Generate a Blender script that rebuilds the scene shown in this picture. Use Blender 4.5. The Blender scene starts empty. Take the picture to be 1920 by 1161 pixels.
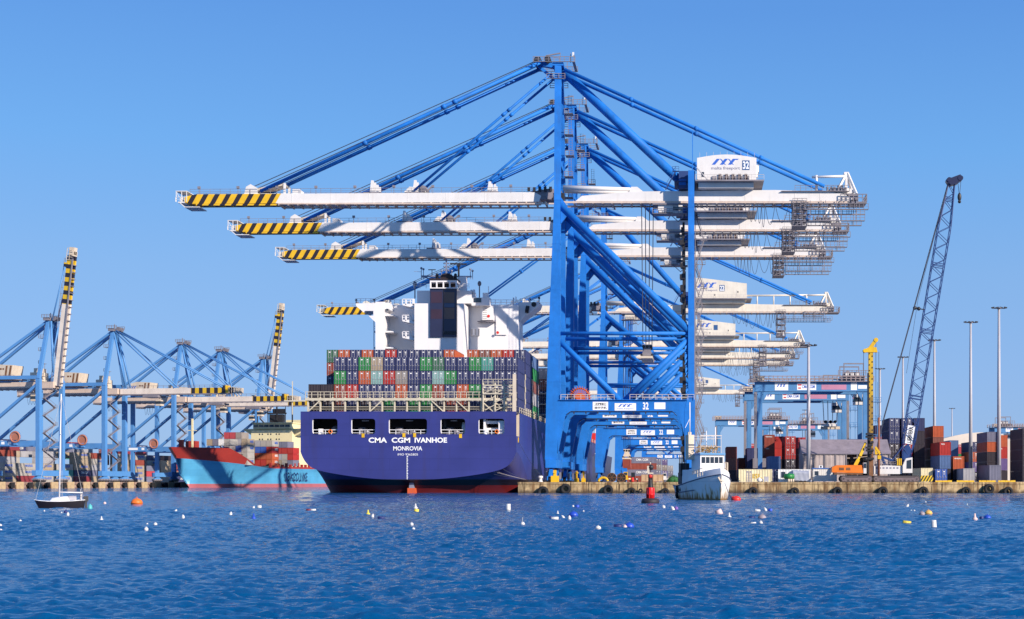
import bpy, bmesh, math, random
import numpy as np
from mathutils import Vector, Matrix
random.seed(7)
R = math.radians
C = bpy.context.scene.collection
# ------------------------------------------------------------------ camera
F, HX, HY, CH = 2700.0, 1295.0, 904.0, 2.2     # focal length in photo pixels, axis pixel, eye height
cam_d = bpy.data.cameras.new('camera')
cam = bpy.data.objects.new('camera', cam_d); C.objects.link(cam)
cam.location = (0, 0, CH); cam.rotation_euler = (R(90), 0, 0)
cam_d.sensor_width = 36.0; cam_d.lens = F/1920*36.0
cam_d.shift_x = (960-HX)/1920; cam_d.shift_y = (HY-580.5)/1920
cam_d.clip_start = 1.0; cam_d.clip_end = 30000
bpy.context.scene.camera = cam
# ------------------------------------------------------------------ sky and sun
SUN_EL, SUN_AZ = 24.0, 50.0          # the sun stands behind the camera, to its right
world = bpy.data.worlds.new('World'); bpy.context.scene.world = world; world.use_nodes = True
wn = world.node_tree.nodes; wl = world.node_tree.links
sky = wn.new('ShaderNodeTexSky'); sky.sky_type = 'NISHITA'; sky.sun_disc = False
sky.sun_elevation = R(SUN_EL); sky.sun_rotation = R(180-SUN_AZ)
sky.altitude = 0; sky.air_density = 1.0; sky.dust_density = 0.15; sky.ozone_density = 4.0
bg = wn['Background']; bg.inputs['Strength'].default_value = 0.10
hs = wn.new('ShaderNodeHueSaturation'); hs.inputs['Saturation'].default_value = 1.0
tint = wn.new('ShaderNodeMix'); tint.data_type = 'RGBA'; tint.blend_type = 'MULTIPLY'; tint.inputs[0].default_value = 1.0
tint.inputs[7].default_value = (0.80, 0.92, 1.05, 1)
wl.new(sky.outputs[0], hs.inputs['Color']); wl.new(hs.outputs[0], tint.inputs[6])
# the clear blue of this afternoon: deeper than the model's horizon, still falling off with height
wtc = wn.new('ShaderNodeTexCoord'); wsp = wn.new('ShaderNodeSeparateXYZ'); wl.new(wtc.outputs['Generated'], wsp.inputs[0])
wr = wn.new('ShaderNodeValToRGB'); wl.new(wsp.outputs[2], wr.inputs[0]); e = wr.color_ramp.elements
e[0].position = 0.0; e[0].color = (0.215, 0.335, 0.565, 1); e[1].position = 1.0; e[1].color = (0.030, 0.12, 0.40, 1)
for pos, c in ((0.07, (0.195, 0.335, 0.605)), (0.14, (0.172, 0.332, 0.610)), (0.22, (0.118, 0.310, 0.640)), (0.31, (0.083, 0.240, 0.585)), (0.6, (0.06, 0.20, 0.52))):
    e.new(pos).color = (*c, 1)
wm = wn.new('ShaderNodeVectorMath'); wm.operation = 'SCALE'; wm.inputs[3].default_value = 10.0; wl.new(wr.outputs[0], wm.inputs[0])
wx = wn.new('ShaderNodeMix'); wx.data_type = 'RGBA'; wx.inputs[0].default_value = 0.86
wl.new(tint.outputs[2], wx.inputs[6]); wl.new(wm.outputs[0], wx.inputs[7]); wl.new(wx.outputs[2], bg.inputs['Color'])
sun_d = bpy.data.lights.new('sun', 'SUN'); sun_d.energy = 4.9; sun_d.angle = R(0.5); sun_d.color = (1.0, 0.89, 0.77)
sun = bpy.data.objects.new('sun', sun_d); C.objects.link(sun)
sdir = Vector((math.sin(R(SUN_AZ))*math.cos(R(SUN_EL)), -math.cos(R(SUN_AZ))*math.cos(R(SUN_EL)), math.sin(R(SUN_EL))))
sun.rotation_euler = sdir.to_track_quat('Z', 'Y').to_euler(); sun.location = (100, -100, 150)
vs = bpy.context.scene.view_settings
vs.view_transform = 'Standard'; vs.look = 'None'; vs.gamma = 1; vs.use_curve_mapping = False; vs.exposure = 0.45

def at(px, py, Y):
    """a point of the photograph at depth Y, in metres"""
    return ((px-HX)*Y/F, Y, CH+(HY-py)*Y/F)
def X_(px, Y): return (px-HX)*Y/F
def Z_(py, Y): return CH+(HY-py)*Y/F
G = 2.2                                  # height of the quays above the water
# ------------------------------------------------------------------ materials
_m = {}
def paint(name, col, rough=0.5, var=0.16, scale=0.25, streak=0.0, streak_col=(0.12, 0.06, 0.03), spec=0.4, metal=0.0, streak_w=0.9):
    if name in _m: return _m[name]
    m = bpy.data.materials.new(name); m.use_nodes = True
    n, l = m.node_tree.nodes, m.node_tree.links
    b = n['Principled BSDF']; b.inputs['Roughness'].default_value = rough; b.inputs['Metallic'].default_value = metal
    b.inputs['Specular IOR Level'].default_value = spec
    tc = n.new('ShaderNodeTexCoord')
    nz = n.new('ShaderNodeTexNoise'); nz.inputs['Scale'].default_value = scale; nz.inputs['Detail'].default_value = 6; nz.inputs['Roughness'].default_value = 0.65
    l.new(tc.outputs['Object'], nz.inputs['Vector'])
    mr = n.new('ShaderNodeMapRange'); mr.inputs[1].default_value = 0.3; mr.inputs[2].default_value = 0.7
    mr.inputs[3].default_value = 1-var; mr.inputs[4].default_value = 1+var*0.6
    l.new(nz.outputs['Fac'], mr.inputs[0])
    mx = n.new('ShaderNodeMix'); mx.data_type = 'RGBA'; mx.blend_type = 'MULTIPLY'; mx.inputs[0].default_value = 1
    mx.inputs[6].default_value = (*col, 1); l.new(mr.outputs[0], mx.inputs[7])
    out = mx.outputs[2]
    if streak > 0:
        mp = n.new('ShaderNodeMapping'); mp.inputs['Scale'].default_value = (streak_w, streak_w, streak_w*0.09)
        l.new(tc.outputs['Object'], mp.inputs['Vector'])
        n2 = n.new('ShaderNodeTexNoise'); n2.inputs['Scale'].default_value = 1.0; n2.inputs['Detail'].default_value = 8; n2.inputs['Roughness'].default_value = 0.7
        l.new(mp.outputs[0], n2.inputs['Vector'])
        r2 = n.new('ShaderNodeMapRange'); r2.inputs[1].default_value = 0.52; r2.inputs[2].default_value = 0.75
        r2.inputs[3].default_value = 0; r2.inputs[4].default_value = streak
        l.new(n2.outputs['Fac'], r2.inputs[0])
        m2 = n.new('ShaderNodeMix'); m2.data_type = 'RGBA'; l.new(r2.outputs[0], m2.inputs[0]); l.new(out, m2.inputs[6])
        m2.inputs[7].default_value = (*streak_col, 1); out = m2.outputs[2]
    l.new(out, b.inputs['Base Color'])
    _m[name] = m; return m
def stripes(name, c1, c2, period, slope, duty=0.5, axis=0, rough=0.55):
    """slanted hazard stripes along an object axis"""
    m = bpy.data.materials.new(name); m.use_nodes = True
    n, l = m.node_tree.nodes, m.node_tree.links; b = n['Principled BSDF']; b.inputs['Roughness'].default_value = rough
    tc = n.new('ShaderNodeTexCoord'); sp = n.new('ShaderNodeSeparateXYZ'); l.new(tc.outputs['Object'], sp.inputs[0])
    mu = n.new('ShaderNodeMath'); mu.operation = 'MULTIPLY_ADD'; mu.inputs[1].default_value = -slope
    l.new(sp.outputs[2], mu.inputs[0]); l.new(sp.outputs[axis], mu.inputs[2])
    dv = n.new('ShaderNodeMath'); dv.operation = 'DIVIDE'; dv.inputs[1].default_value = period; l.new(mu.outputs[0], dv.inputs[0])
    fr = n.new('ShaderNodeMath'); fr.operation = 'FRACT'; l.new(dv.outputs[0], fr.inputs[0])
    gt = n.new('ShaderNodeMath'); gt.operation = 'GREATER_THAN'; gt.inputs[1].default_value = duty; l.new(fr.outputs[0], gt.inputs[0])
    mx = n.new('ShaderNodeMix'); mx.data_type = 'RGBA'; l.new(gt.outputs[0], mx.inputs[0])
    mx.inputs[6].default_value = (*c1, 1); mx.inputs[7].default_value = (*c2, 1)
    nz = n.new('ShaderNodeTexNoise'); nz.inputs['Scale'].default_value = 0.8; nz.inputs['Detail'].default_value = 5; l.new(tc.outputs['Object'], nz.inputs['Vector'])
    mr = n.new('ShaderNodeMapRange'); mr.inputs[3].default_value = 0.7; mr.inputs[4].default_value = 1.15; l.new(nz.outputs['Fac'], mr.inputs[0])
    m2 = n.new('ShaderNodeMix'); m2.data_type = 'RGBA'; m2.blend_type = 'MULTIPLY'; m2.inputs[0].default_value = 1
    l.new(mx.outputs[2], m2.inputs[6]); l.new(mr.outputs[0], m2.inputs[7]); l.new(m2.outputs[2], b.inputs['Base Color'])
    return m
def zsplit(name, bands, rough=0.45, streak=0.35, streak_col=(0.10, 0.06, 0.05), seams=0.8):
    """hull paint: bands = [(z_top, colour), ...] from the keel up; world-height bands with run-down stains"""
    m = bpy.data.materials.new(name); m.use_nodes = True
    n, l = m.node_tree.nodes, m.node_tree.links; b = n['Principled BSDF']; b.inputs['Roughness'].default_value = rough
    tc = n.new('ShaderNodeTexCoord'); sp = n.new('ShaderNodeSeparateXYZ'); l.new(tc.outputs['Object'], sp.inputs[0])
    out = None
    for i, (zt, col) in enumerate(bands):
        if out is None:
            rgb = n.new('ShaderNodeRGB'); rgb.outputs[0].default_value = (*col, 1); out = rgb.outputs[0]; zprev = zt; continue
        gt = n.new('ShaderNodeMath'); gt.operation = 'GREATER_THAN'; gt.inputs[1].default_value = zprev; l.new(sp.outputs[2], gt.inputs[0])
        mx = n.new('ShaderNodeMix'); mx.data_type = 'RGBA'; l.new(gt.outputs[0], mx.inputs[0]); l.new(out, mx.inputs[6]); mx.inputs[7].default_value = (*col, 1)
        out = mx.outputs[2]; zprev = zt
    nz = n.new('ShaderNodeTexNoise'); nz.inputs['Scale'].default_value = 0.12; nz.inputs['Detail'].default_value = 7; l.new(tc.outputs['Object'], nz.inputs['Vector'])
    mr = n.new('ShaderNodeMapRange'); mr.inputs[1].default_value = 0.3; mr.inputs[2].default_value = 0.7; mr.inputs[3].default_value = 0.82; mr.inputs[4].default_value = 1.14; l.new(nz.outputs['Fac'], mr.inputs[0])
    m1 = n.new('ShaderNodeMix'); m1.data_type = 'RGBA'; m1.blend_type = 'MULTIPLY'; m1.inputs[0].default_value = 1; l.new(out, m1.inputs[6]); l.new(mr.outputs[0], m1.inputs[7])
    mp = n.new('ShaderNodeMapping'); mp.inputs['Scale'].default_value = (0.5, 0.5, 0.05); l.new(tc.outputs['Object'], mp.inputs['Vector'])
    n2 = n.new('ShaderNodeTexNoise'); n2.inputs['Detail'].default_value = 9; n2.inputs['Roughness'].default_value = 0.72; n2.inputs['Scale'].default_value = 1; l.new(mp.outputs[0], n2.inputs['Vector'])
    r2 = n.new('ShaderNodeMapRange'); r2.inputs[1].default_value = 0.52; r2.inputs[2].default_value = 0.8; r2.inputs[3].default_value = 0; r2.inputs[4].default_value = streak; l.new(n2.outputs['Fac'], r2.inputs[0])
    m2 = n.new('ShaderNodeMix'); m2.data_type = 'RGBA'; l.new(r2.outputs[0], m2.inputs[0]); l.new(m1.outputs[2], m2.inputs[6]); m2.inputs[7].default_value = (*streak_col, 1)
    cb = n.new('ShaderNodeMath'); cb.operation = 'ADD'; l.new(sp.outputs[0], cb.inputs[0]); l.new(sp.outputs[1], cb.inputs[1])
    cv = n.new('ShaderNodeCombineXYZ'); l.new(cb.outputs[0], cv.inputs[0]); l.new(sp.outputs[2], cv.inputs[1])
    br = n.new('ShaderNodeTexBrick'); l.new(cv.outputs[0], br.inputs['Vector']); br.inputs['Scale'].default_value = 1.0
    br.inputs['Brick Width'].default_value = 8.0; br.inputs['Row Height'].default_value = 2.3; br.inputs['Mortar Size'].default_value = 0.05; br.inputs['Mortar Smooth'].default_value = 0.6
    br.inputs['Color1'].default_value = (1, 1, 1, 1); br.inputs['Color2'].default_value = (0.90, 0.91, 0.94, 1); br.inputs['Mortar'].default_value = (0.70, 0.72, 0.76, 1)
    m3 = n.new('ShaderNodeMix'); m3.data_type = 'RGBA'; m3.blend_type = 'MULTIPLY'; m3.inputs[0].default_value = seams; l.new(m2.outputs[2], m3.inputs[6]); l.new(br.outputs['Color'], m3.inputs[7])
    l.new(m3.outputs[2], b.inputs['Base Color'])
    return m
BLUE = paint('crane_blue_paint', (0.012, 0.165, 0.56), 0.6, 0.26, 0.22, 0.5, (0.035, 0.09, 0.22), spec=0.25)
BLUEL = paint('older_crane_blue_paint', (0.085, 0.25, 0.53), 0.5, 0.12, 0.2, 0.25, (0.13, 0.16, 0.22))
BLUEY = paint('yard_gantry_blue_paint', (0.075, 0.22, 0.44), 0.5, 0.14, 0.3, 0.3, (0.10, 0.12, 0.18))
WHITE = paint('white_paint', (0.70, 0.67, 0.64), 0.45, 0.08, 0.25, 0.22, (0.42, 0.32, 0.24))
WHITE2 = paint('aged_white_paint', (0.70, 0.645, 0.55), 0.5, 0.14, 0.25, 0.35, (0.36, 0.24, 0.15))
SHIPW = paint('ship_white_paint', (0.78, 0.76, 0.76), 0.42, 0.06, 0.15, 0.2, (0.55, 0.45, 0.36))
CREAM = paint('cream_paint', (0.62, 0.52, 0.40), 0.5, 0.14, 0.3, 0.3, (0.25, 0.15, 0.08))
CREAMY = paint('pale_yellow_paint', (0.78, 0.68, 0.40), 0.5, 0.08, 0.2, 0.2, (0.45, 0.33, 0.18))
PINKW = paint('old_girder_paint', (0.62, 0.49, 0.40), 0.5, 0.18, 0.2, 0.4, (0.25, 0.14, 0.10))
STEEL = paint('dull_steel', (0.22, 0.20, 0.22), 0.5, 0.25, 0.6)
RAIL = paint('railing_paint', (0.50, 0.46, 0.44), 0.5, 0.1, 0.6)
DARK = paint('dark_iron', (0.025, 0.024, 0.028), 0.5, 0.3, 0.8)
RUBBER = paint('black_rubber', (0.018, 0.017, 0.018), 0.8, 0.3, 2.0)
ROPE = paint('pale_rope', (0.50, 0.46, 0.42), 0.9, 0.2, 3)
CABLE = paint('dark_cable', (0.05, 0.06, 0.09), 0.6, 0.2, 3)
YEL = paint('yellow_paint', (0.72, 0.43, 0.015), 0.45, 0.15, 0.5, 0.4, (0.22, 0.10, 0.02))
ORANGE = paint('orange_paint', (0.80, 0.19, 0.015), 0.45, 0.15, 0.5, 0.2)
REDP = paint('red_paint', (0.62, 0.03, 0.02), 0.4, 0.12, 0.7)
GLASS = paint('dark_glass', (0.02, 0.03, 0.045), 0.08, 0.1, 0.3, spec=0.8)
NAVYG = paint('funnel_navy', (0.026, 0.029, 0.070), 0.28, 0.12, 0.3)
LOGOB = paint('logo_blue', (0.03, 0.12, 0.50), 0.5, 0.05, 1)
SIGNW = paint('sign_white', (0.82, 0.82, 0.82), 0.5, 0.05, 1)
BLACK = paint('black_paint', (0.012, 0.012, 0.014), 0.5, 0.2, 1)
WOOD = paint('crate_wood', (0.50, 0.33, 0.19), 0.8, 0.25, 1.2, 0.4, (0.25, 0.14, 0.07))
BROWN = paint('rusty_steel', (0.20, 0.09, 0.04), 0.75, 0.35, 1.0, 0.4, (0.08, 0.035, 0.02))
HAZ = stripes('boom_tip_stripes', (0.75, 0.44, 0.01), (0.02, 0.013, 0.02), 2.5, 0.55, 0.55)
HAZ2 = stripes('old_boom_tip_stripes', (0.72, 0.45, 0.02), (0.02, 0.018, 0.035), 3.0, 0.0, 0.5)
HAZ3 = stripes('barrier_stripes', (0.75, 0.5, 0.02), (0.015, 0.015, 0.015), 0.62, 0.6, 0.5)

# ------------------------------------------------------------------ mesh builder
class MB:
    def __init__(s): s.v = []; s.f = []; s.m = []; s.sm = []
    def add(s, verts, faces, mat=0, smooth=False):
        o = len(s.v); s.v.extend([tuple(p) for p in verts])
        for f in faces:
            s.f.append([i+o for i in f]); s.m.append(mat); s.sm.append(smooth)
        return s
    def box(s, x0, x1, y0, y1, z0, z1, mat=0):
        v = [(x0,y0,z0),(x1,y0,z0),(x1,y1,z0),(x0,y1,z0),(x0,y0,z1),(x1,y0,z1),(x1,y1,z1),(x0,y1,z1)]
        return s.add(v, [(0,3,2,1),(4,5,6,7),(0,1,5,4),(1,2,6,5),(2,3,7,6),(3,0,4,7)], mat)
    def frame(s, p, q):
        p = Vector(p); q = Vector(q); d = (q-p)
        d = d.normalized() if d.length > 1e-9 else Vector((0,0,1))
        up = Vector((0,0,1)) if abs(d.z) < 0.999 else Vector((0,1,0))
        a = d.cross(up).normalized(); b = a.cross(d).normalized()
        return p, q, a, b
    def beam(s, p, q, w, h, mat=0, w2=None, h2=None):
        p, q, a, b = s.frame(p, q); w2 = w if w2 is None else w2; h2 = h if h2 is None else h2
        v = []
        for c, ww, hh in ((p, w, h), (q, w2, h2)):
            for sx, sy in ((-1,-1),(1,-1),(1,1),(-1,1)): v.append(c+a*sx*ww/2+b*sy*hh/2)
        return s.add(v, [(0,3,2,1),(4,5,6,7),(0,1,5,4),(1,2,6,5),(2,3,7,6),(3,0,4,7)], mat)
    def tube(s, p, q, r, n=10, mat=0, r2=None, caps=True):
        p, q, a, b = s.frame(p, q); r2 = r if r2 is None else r2
        v = []
        for c, rr in ((p, r), (q, r2)):
            for i in range(n):
                t = 2*math.pi*i/n; v.append(c+a*math.cos(t)*rr+b*math.sin(t)*rr)
        s.add(v, [(i, (i+1)%n, n+(i+1)%n, n+i) for i in range(n)], mat, n > 5)
        if caps:
            o = len(s.v)-2*n
            s.f.append([o+i for i in range(n)][::-1]); s.m.append(mat); s.sm.append(False)
            s.f.append([o+n+i for i in range(n)]); s.m.append(mat); s.sm.append(False)
        return s
    def path(s, pts, r, n=4, mat=0):
        for a, b in zip(pts[:-1], pts[1:]): s.tube(a, b, r, n, mat, caps=False)
        return s
    def prism(s, poly, c0, c1, plane='xz', mat=0):
        """a polygon in a plane, extruded between c0 and c1 along the third axis"""
        n = len(poly)
        f = {'xz': lambda a, b, c: (a, c, b), 'xy': lambda a, b, c: (a, b, c), 'yz': lambda a, b, c: (c, a, b)}[plane]
        v = [f(a, b, c0) for a, b in poly]+[f(a, b, c1) for a, b in poly]
        return s.add(v, [tuple(range(n))[::-1], tuple(range(n, 2*n))]+[(i, (i+1)%n, n+(i+1)%n, n+i) for i in range(n)], mat)
    def lathe(s, prof, c=(0,0,0), n=16, mat=0, smooth=True):
        v = []; k = len(prof)
        for r, z in prof:
            for i in range(n):
                t = 2*math.pi*i/n; v.append((c[0]+r*math.cos(t), c[1]+r*math.sin(t), c[2]+z))
        fs = [(j*n+i, j*n+(i+1)%n, (j+1)*n+(i+1)%n, (j+1)*n+i) for j in range(k-1) for i in range(n)]
        return s.add(v, fs, mat, smooth)
    def ball(s, c, r, mat=0, n=12, k=8, sc=(1,1,1)):
        v = []
        for j in range(k+1):
            ph = math.pi*j/k
            for i in range(n):
                t = 2*math.pi*i/n
                v.append((c[0]+r*sc[0]*math.sin(ph)*math.cos(t), c[1]+r*sc[1]*math.sin(ph)*math.sin(t), c[2]+r*sc[2]*math.cos(ph)))
        return s.add(v, [(j*n+i, j*n+(i+1)%n, (j+1)*n+(i+1)%n, (j+1)*n+i) for j in range(k) for i in range(n)], mat, True)
    def torus(s, c, R1, r, axis='y', n=20, k=8, mat=0):
        v = []
        for i in range(n):
            t = 2*math.pi*i/n
            for j in range(k):
                p = 2*math.pi*j/k; rr = R1+r*math.cos(p); h = r*math.sin(p)
                a, b = rr*math.cos(t), rr*math.sin(t)
                q = {'y': (a, h, b), 'z': (a, b, h), 'x': (h, a, b)}[axis]
                v.append((c[0]+q[0], c[1]+q[1], c[2]+q[2]))
        return s.add(v, [(i*k+j, ((i+1)%n)*k+j, ((i+1)%n)*k+(j+1)%k, i*k+(j+1)%k) for i in range(n) for j in range(k)], mat, True)
    def grid(s, rows, mat=0, smooth=True):
        k = len(rows[0]); v = [p for r in rows for p in r]
        return s.add(v, [(j*k+i, j*k+i+1, (j+1)*k+i+1, (j+1)*k+i) for j in range(len(rows)-1) for i in range(k-1)], mat, smooth)
    def rail(s, p, q, h=1.1, step=2.5, r=0.045, mat=0, mid=True):
        p = Vector(p); q = Vector(q); L = (q-p).length; k = max(1, int(L/step))
        up = Vector((0,0,h))
        s.beam(p+up, q+up, 2*r, 2*r, mat)
        if mid: s.beam(p+up*0.52, q+up*0.52, 1.5*r, 1.5*r, mat)
        for i in range(k+1):
            c = p.lerp(q, i/k); s.beam(c, c+up, 2*r, 2*r, mat)
        return s
    def stairs(s, x0, x1, y, z0, z1, flight=4.0, w=0.8, mat=0, axis='x'):
        """a zigzag stair tower: landings, sloped flights and thin posts"""
        z = z0; k = 0
        while z+flight <= z1+0.01:
            a, b = (x0, x1) if k % 2 == 0 else (x1, x0)
            if axis == 'x':
                s.beam((a, y, z), (b, y, z+flight), w, 0.22, mat)
                s.box(min(b, b), b+0.001, y, y+0.001, z, z+0.001, mat) if False else None
                s.box(b-0.7, b+0.7, y-w/2, y+w/2, z+flight-0.08, z+flight+0.08, mat)
                s.beam((a, y-w/2, z+1), (b, y-w/2, z+flight+1), 0.07, 0.07, mat)
                s.rail((b-0.7, y-w/2, z+flight), (b+0.7, y-w/2, z+flight), 1.0, 0.7, 0.035, mat)
            else:
                s.beam((y, a, z), (y, b, z+flight), w, 0.22, mat)
                s.box(y-w/2, y+w/2, b-0.7, b+0.7, z+flight-0.08, z+flight+0.08, mat)
                s.beam((y+w/2, a, z+1), (y+w/2, b, z+flight+1), 0.07, 0.07, mat)
                s.rail((y+w/2, b-0.7, z+flight), (y+w/2, b+0.7, z+flight), 1.0, 0.7, 0.035, mat)
            z += flight; k += 1
        return s
    def mesh(s, name, mats, recalc=True):
        me = bpy.data.meshes.new(name); me.from_pydata(s.v, [], s.f)
        for m in (mats if isinstance(mats, (list, tuple)) else [mats]): me.materials.append(m)
        me.polygons.foreach_set('material_index', s.m); me.polygons.foreach_set('use_smooth', s.sm)
        if recalc:
            bm = bmesh.new(); bm.from_mesh(me); bmesh.ops.recalc_face_normals(bm, faces=bm.faces); bm.to_mesh(me); bm.free()
        me.update(); return me
    def build(s, name, mats, parent=None, loc=(0,0,0), rot=(0,0,0), label=None, recalc=True):
        o = bpy.data.objects.new(name, s.mesh(name, mats, recalc)); C.objects.link(o)
        o.location = loc; o.rotation_euler = rot
        if parent: o.parent = parent
        if label: o['label'] = label
        return o
def thing(name, label, cat, loc=(0,0,0), rz=0.0, group=None):
    o = bpy.data.objects.new(name, None); C.objects.link(o); o.location = loc; o.rotation_euler = (0,0,rz)
    o.empty_display_size = 0.5
    return tag(o, label, cat, group)
def tag(o, label, cat, group=None, kind=None):
    o['label'] = label; o['category'] = cat
    if group: o['group'] = group
    if kind: o['kind'] = kind
    return o
def structure(o): o['kind'] = 'structure'; return o
def dup(root, loc, label, group=None, skip=(), rz=None):
    r = root.copy(); C.objects.link(r); r.location = loc; r['label'] = label
    if rz is not None: r.rotation_euler = (0, 0, rz)
    if group: r['group'] = group
    for ch in list(root.children):
        if ch.name.split('.')[0] in skip: continue
        c = ch.copy(); C.objects.link(c); c.parent = r
        for g in list(ch.children):
            d = g.copy(); C.objects.link(d); d.parent = c
    return r
# ------------------------------------------------------------------ lettering and marks
_tx = {}
def text2d(s, bold=0.0):
    """2D outline of a string, scaled to height 1 with its left bottom corner at the origin; returns verts, faces, width"""
    k = (s, bold)
    if k in _tx: return _tx[k]
    cu = bpy.data.curves.new('text', 'FONT'); cu.body = s; cu.offset = bold; cu.resolution_u = 3; cu.fill_mode = 'FRONT'
    o = bpy.data.objects.new('text', cu); C.objects.link(o)
    dg = bpy.context.evaluated_depsgraph_get(); me = bpy.data.meshes.new_from_object(o.evaluated_get(dg))
    v = [(p.co.x, p.co.y) for p in me.vertices]; f = [list(p.vertices) for p in me.polygons]
    bpy.data.objects.remove(o); bpy.data.curves.remove(cu); bpy.data.meshes.remove(me)
    x0 = min(p[0] for p in v); y0 = min(p[1] for p in v); x1 = max(p[0] for p in v); y1 = max(p[1] for p in v)
    h = (y1-y0) or 1
    v = [((p[0]-x0)/h, (p[1]-y0)/h) for p in v]
    _tx[k] = (v, f, (x1-x0)/h); return _tx[k]
def put_text(mb, s, o, w, h, face='-y', mat=0, bold=0.02):
    """letters in a w x h box, o = left bottom corner, on a face looking to -y, +x or -x"""
    v, f, tw = text2d(s, bold)
    P = []
    for a, b in v:
        a = a/tw*w; b = b*h
        if face == '-y': P.append((o[0]+a, o[1], o[2]+b))
        elif face == '+x': P.append((o[0], o[1]+a, o[2]+b))
        elif face == '-x': P.append((o[0], o[1]-a, o[2]+b))
    mb.add(P, f, mat); return mb
def put_logo(mb, o, w, h, mat=0):
    """three slanted bars joined by curved swooshes, looking to -y"""
    u = w/3.4
    for k in range(3):
        x = k*u
        pts = [(x, 0), (x+0.42*u, 0)]
        for i in range(7):
            t = i/6; pts.append((x+0.42*u+t*0.62*u, h*t))
        for i in range(7):
            t = 1-i/6; pts.append((x+t*0.62*u, h*t*1.0))
        mb.add([(o[0]+a, o[1], o[2]+b) for a, b in pts[:-1]], [tuple(range(len(pts)-1))], mat)
        xt = x+0.62*u; sw = []
        for i in range(9):
            t = i/8; c = 0.5-0.5*math.cos(math.pi*t)
            sw.append((xt+0.3*u+t*0.75*u, h*(1-c)))
        up = [(a+0.17*u, b) for a, b in sw]
        for i in range(8):
            q = [sw[i], sw[i+1], up[i+1], up[i]]
            if k < 2: mb.add([(o[0]+a, o[1]-0.004, o[2]+b) for a, b in q], [(0,1,2,3)], mat)
    mb.add([(o[0]+a, o[1]-0.006, o[2]+b) for a, b in ((2*u+0.6*u, h), (3.4*u, h), (3.2*u, 0.8*h), (2.55*u, 0.86*h))], [(0,1,2,3)], mat)
    return mb
# ------------------------------------------------------------------ water, quays
def water():
    ys = np.concatenate([np.linspace(-60, 8, 8), np.exp(np.linspace(math.log(10), math.log(330), 1050)), np.exp(np.linspace(math.log(338), math.log(24000), 40))])
    t = np.concatenate([np.linspace(-4, -0.56, 10), np.linspace(-0.54, 0.30, 620), np.linspace(0.32, 4, 10)])
    Yg = np.repeat(ys[:, None], len(t), 1); Xg = t[None, :]*np.maximum(np.abs(Yg), 25)
    rng = np.random.default_rng(3); Z = np.zeros_like(Xg)
    for lam0, lam1, nw, amp in ((0.36, 0.75, 48, 0.0048), (0.75, 1.6, 20, 0.0046), (1.6, 5.0, 8, 0.003), (8, 24, 6, 0.010)):
        for i in range(nw):
            lam = math.exp(rng.uniform(math.log(lam0), math.log(lam1))); th = rng.normal(1.50, 0.34)
            kx, ky = 2*math.pi/lam*math.cos(th), 2*math.pi/lam*math.sin(th)
            fade = np.clip(2.0-Yg/(lam*170), 0, 1)
            ph = kx*Xg+ky*Yg+rng.uniform(0, 6.28)+0.6*np.sin(Xg*0.05+i)+0.6*np.sin(Yg*0.06+2*i)
            Z += amp*fade*(np.sin(ph)-0.3*np.cos(2*ph))
    Z *= 1.0+0.45*np.sin(Xg*0.11+0.07*Yg+1)*np.sin(Yg*0.09-0.04*Xg)
    Z[(Yg < 9) | (Yg > 330)] = 0
    v = np.stack([Xg, Yg, Z], -1).reshape(-1, 3); nr, nc = len(ys), len(t)
    idx = np.arange(nr*nc).reshape(nr, nc)
    q = np.stack([idx[:-1, :-1], idx[:-1, 1:], idx[1:, 1:], idx[1:, :-1]], -1).reshape(-1, 4)
    me = bpy.data.meshes.new('harbour_water'); me.vertices.add(len(v)); me.vertices.foreach_set('co', v.ravel().astype(np.float32))
    me.loops.add(q.size); me.loops.foreach_set('vertex_index', q.ravel().astype(np.int32))
    me.polygons.add(len(q)); me.polygons.foreach_set('loop_start', np.arange(0, q.size, 4, dtype=np.int32))
    me.polygons.foreach_set('use_smooth', np.ones(len(q), bool)); me.update(calc_edges=True)
    m = bpy.data.materials.new('harbour_water'); m.use_nodes = True; n, l = m.node_tree.nodes, m.node_tree.links
    b = n['Principled BSDF']; b.inputs['Roughness'].default_value = 0.04; b.inputs['IOR'].default_value = 1.33; b.inputs['Specular Tint'].default_value = (0.45, 0.85, 1.0, 1)
    ge = n.new('ShaderNodeNewGeometry')
    nb = n.new('ShaderNodeTexNoise'); nb.inputs['Scale'].default_value = 0.02; nb.inputs['Detail'].default_value = 4; l.new(ge.outputs['Position'], nb.inputs['Vector'])
    cr = n.new('ShaderNodeMix'); cr.data_type = 'RGBA'; l.new(nb.outputs['Fac'], cr.inputs[0])
    cr.inputs[6].default_value = (0.000, 0.056, 0.172, 1); cr.inputs[7].default_value = (0.000, 0.090, 0.240, 1)
    l.new(cr.outputs[2], b.inputs['Base Color'])
    mp = n.new('ShaderNodeMapping'); mp.inputs['Scale'].default_value = (0.9, 2.2, 1); l.new(ge.outputs['Position'], mp.inputs['Vector'])
    n1 = n.new('ShaderNodeTexNoise'); n1.inputs['Scale'].default_value = 3.4; n1.inputs['Detail'].default_value = 6; n1.inputs['Roughness'].default_value = 0.62; l.new(mp.outputs[0], n1.inputs['Vector'])
    bu = n.new('ShaderNodeBump'); bu.inputs['Strength'].default_value = 0.50; bu.inputs['Distance'].default_value = 0.22; l.new(n1.outputs['Fac'], bu.inputs['Height'])
    l.new(bu.outputs[0], b.inputs['Normal'])
    me.materials.append(m)
    o = bpy.data.objects.new('water', me); C.objects.link(o); structure(o)
water()
CONC = paint('quay_concrete', (0.47, 0.36, 0.22), 0.88, 0.55, 0.8, 1.0, (0.10, 0.05, 0.025), streak_w=1.1)
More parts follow.
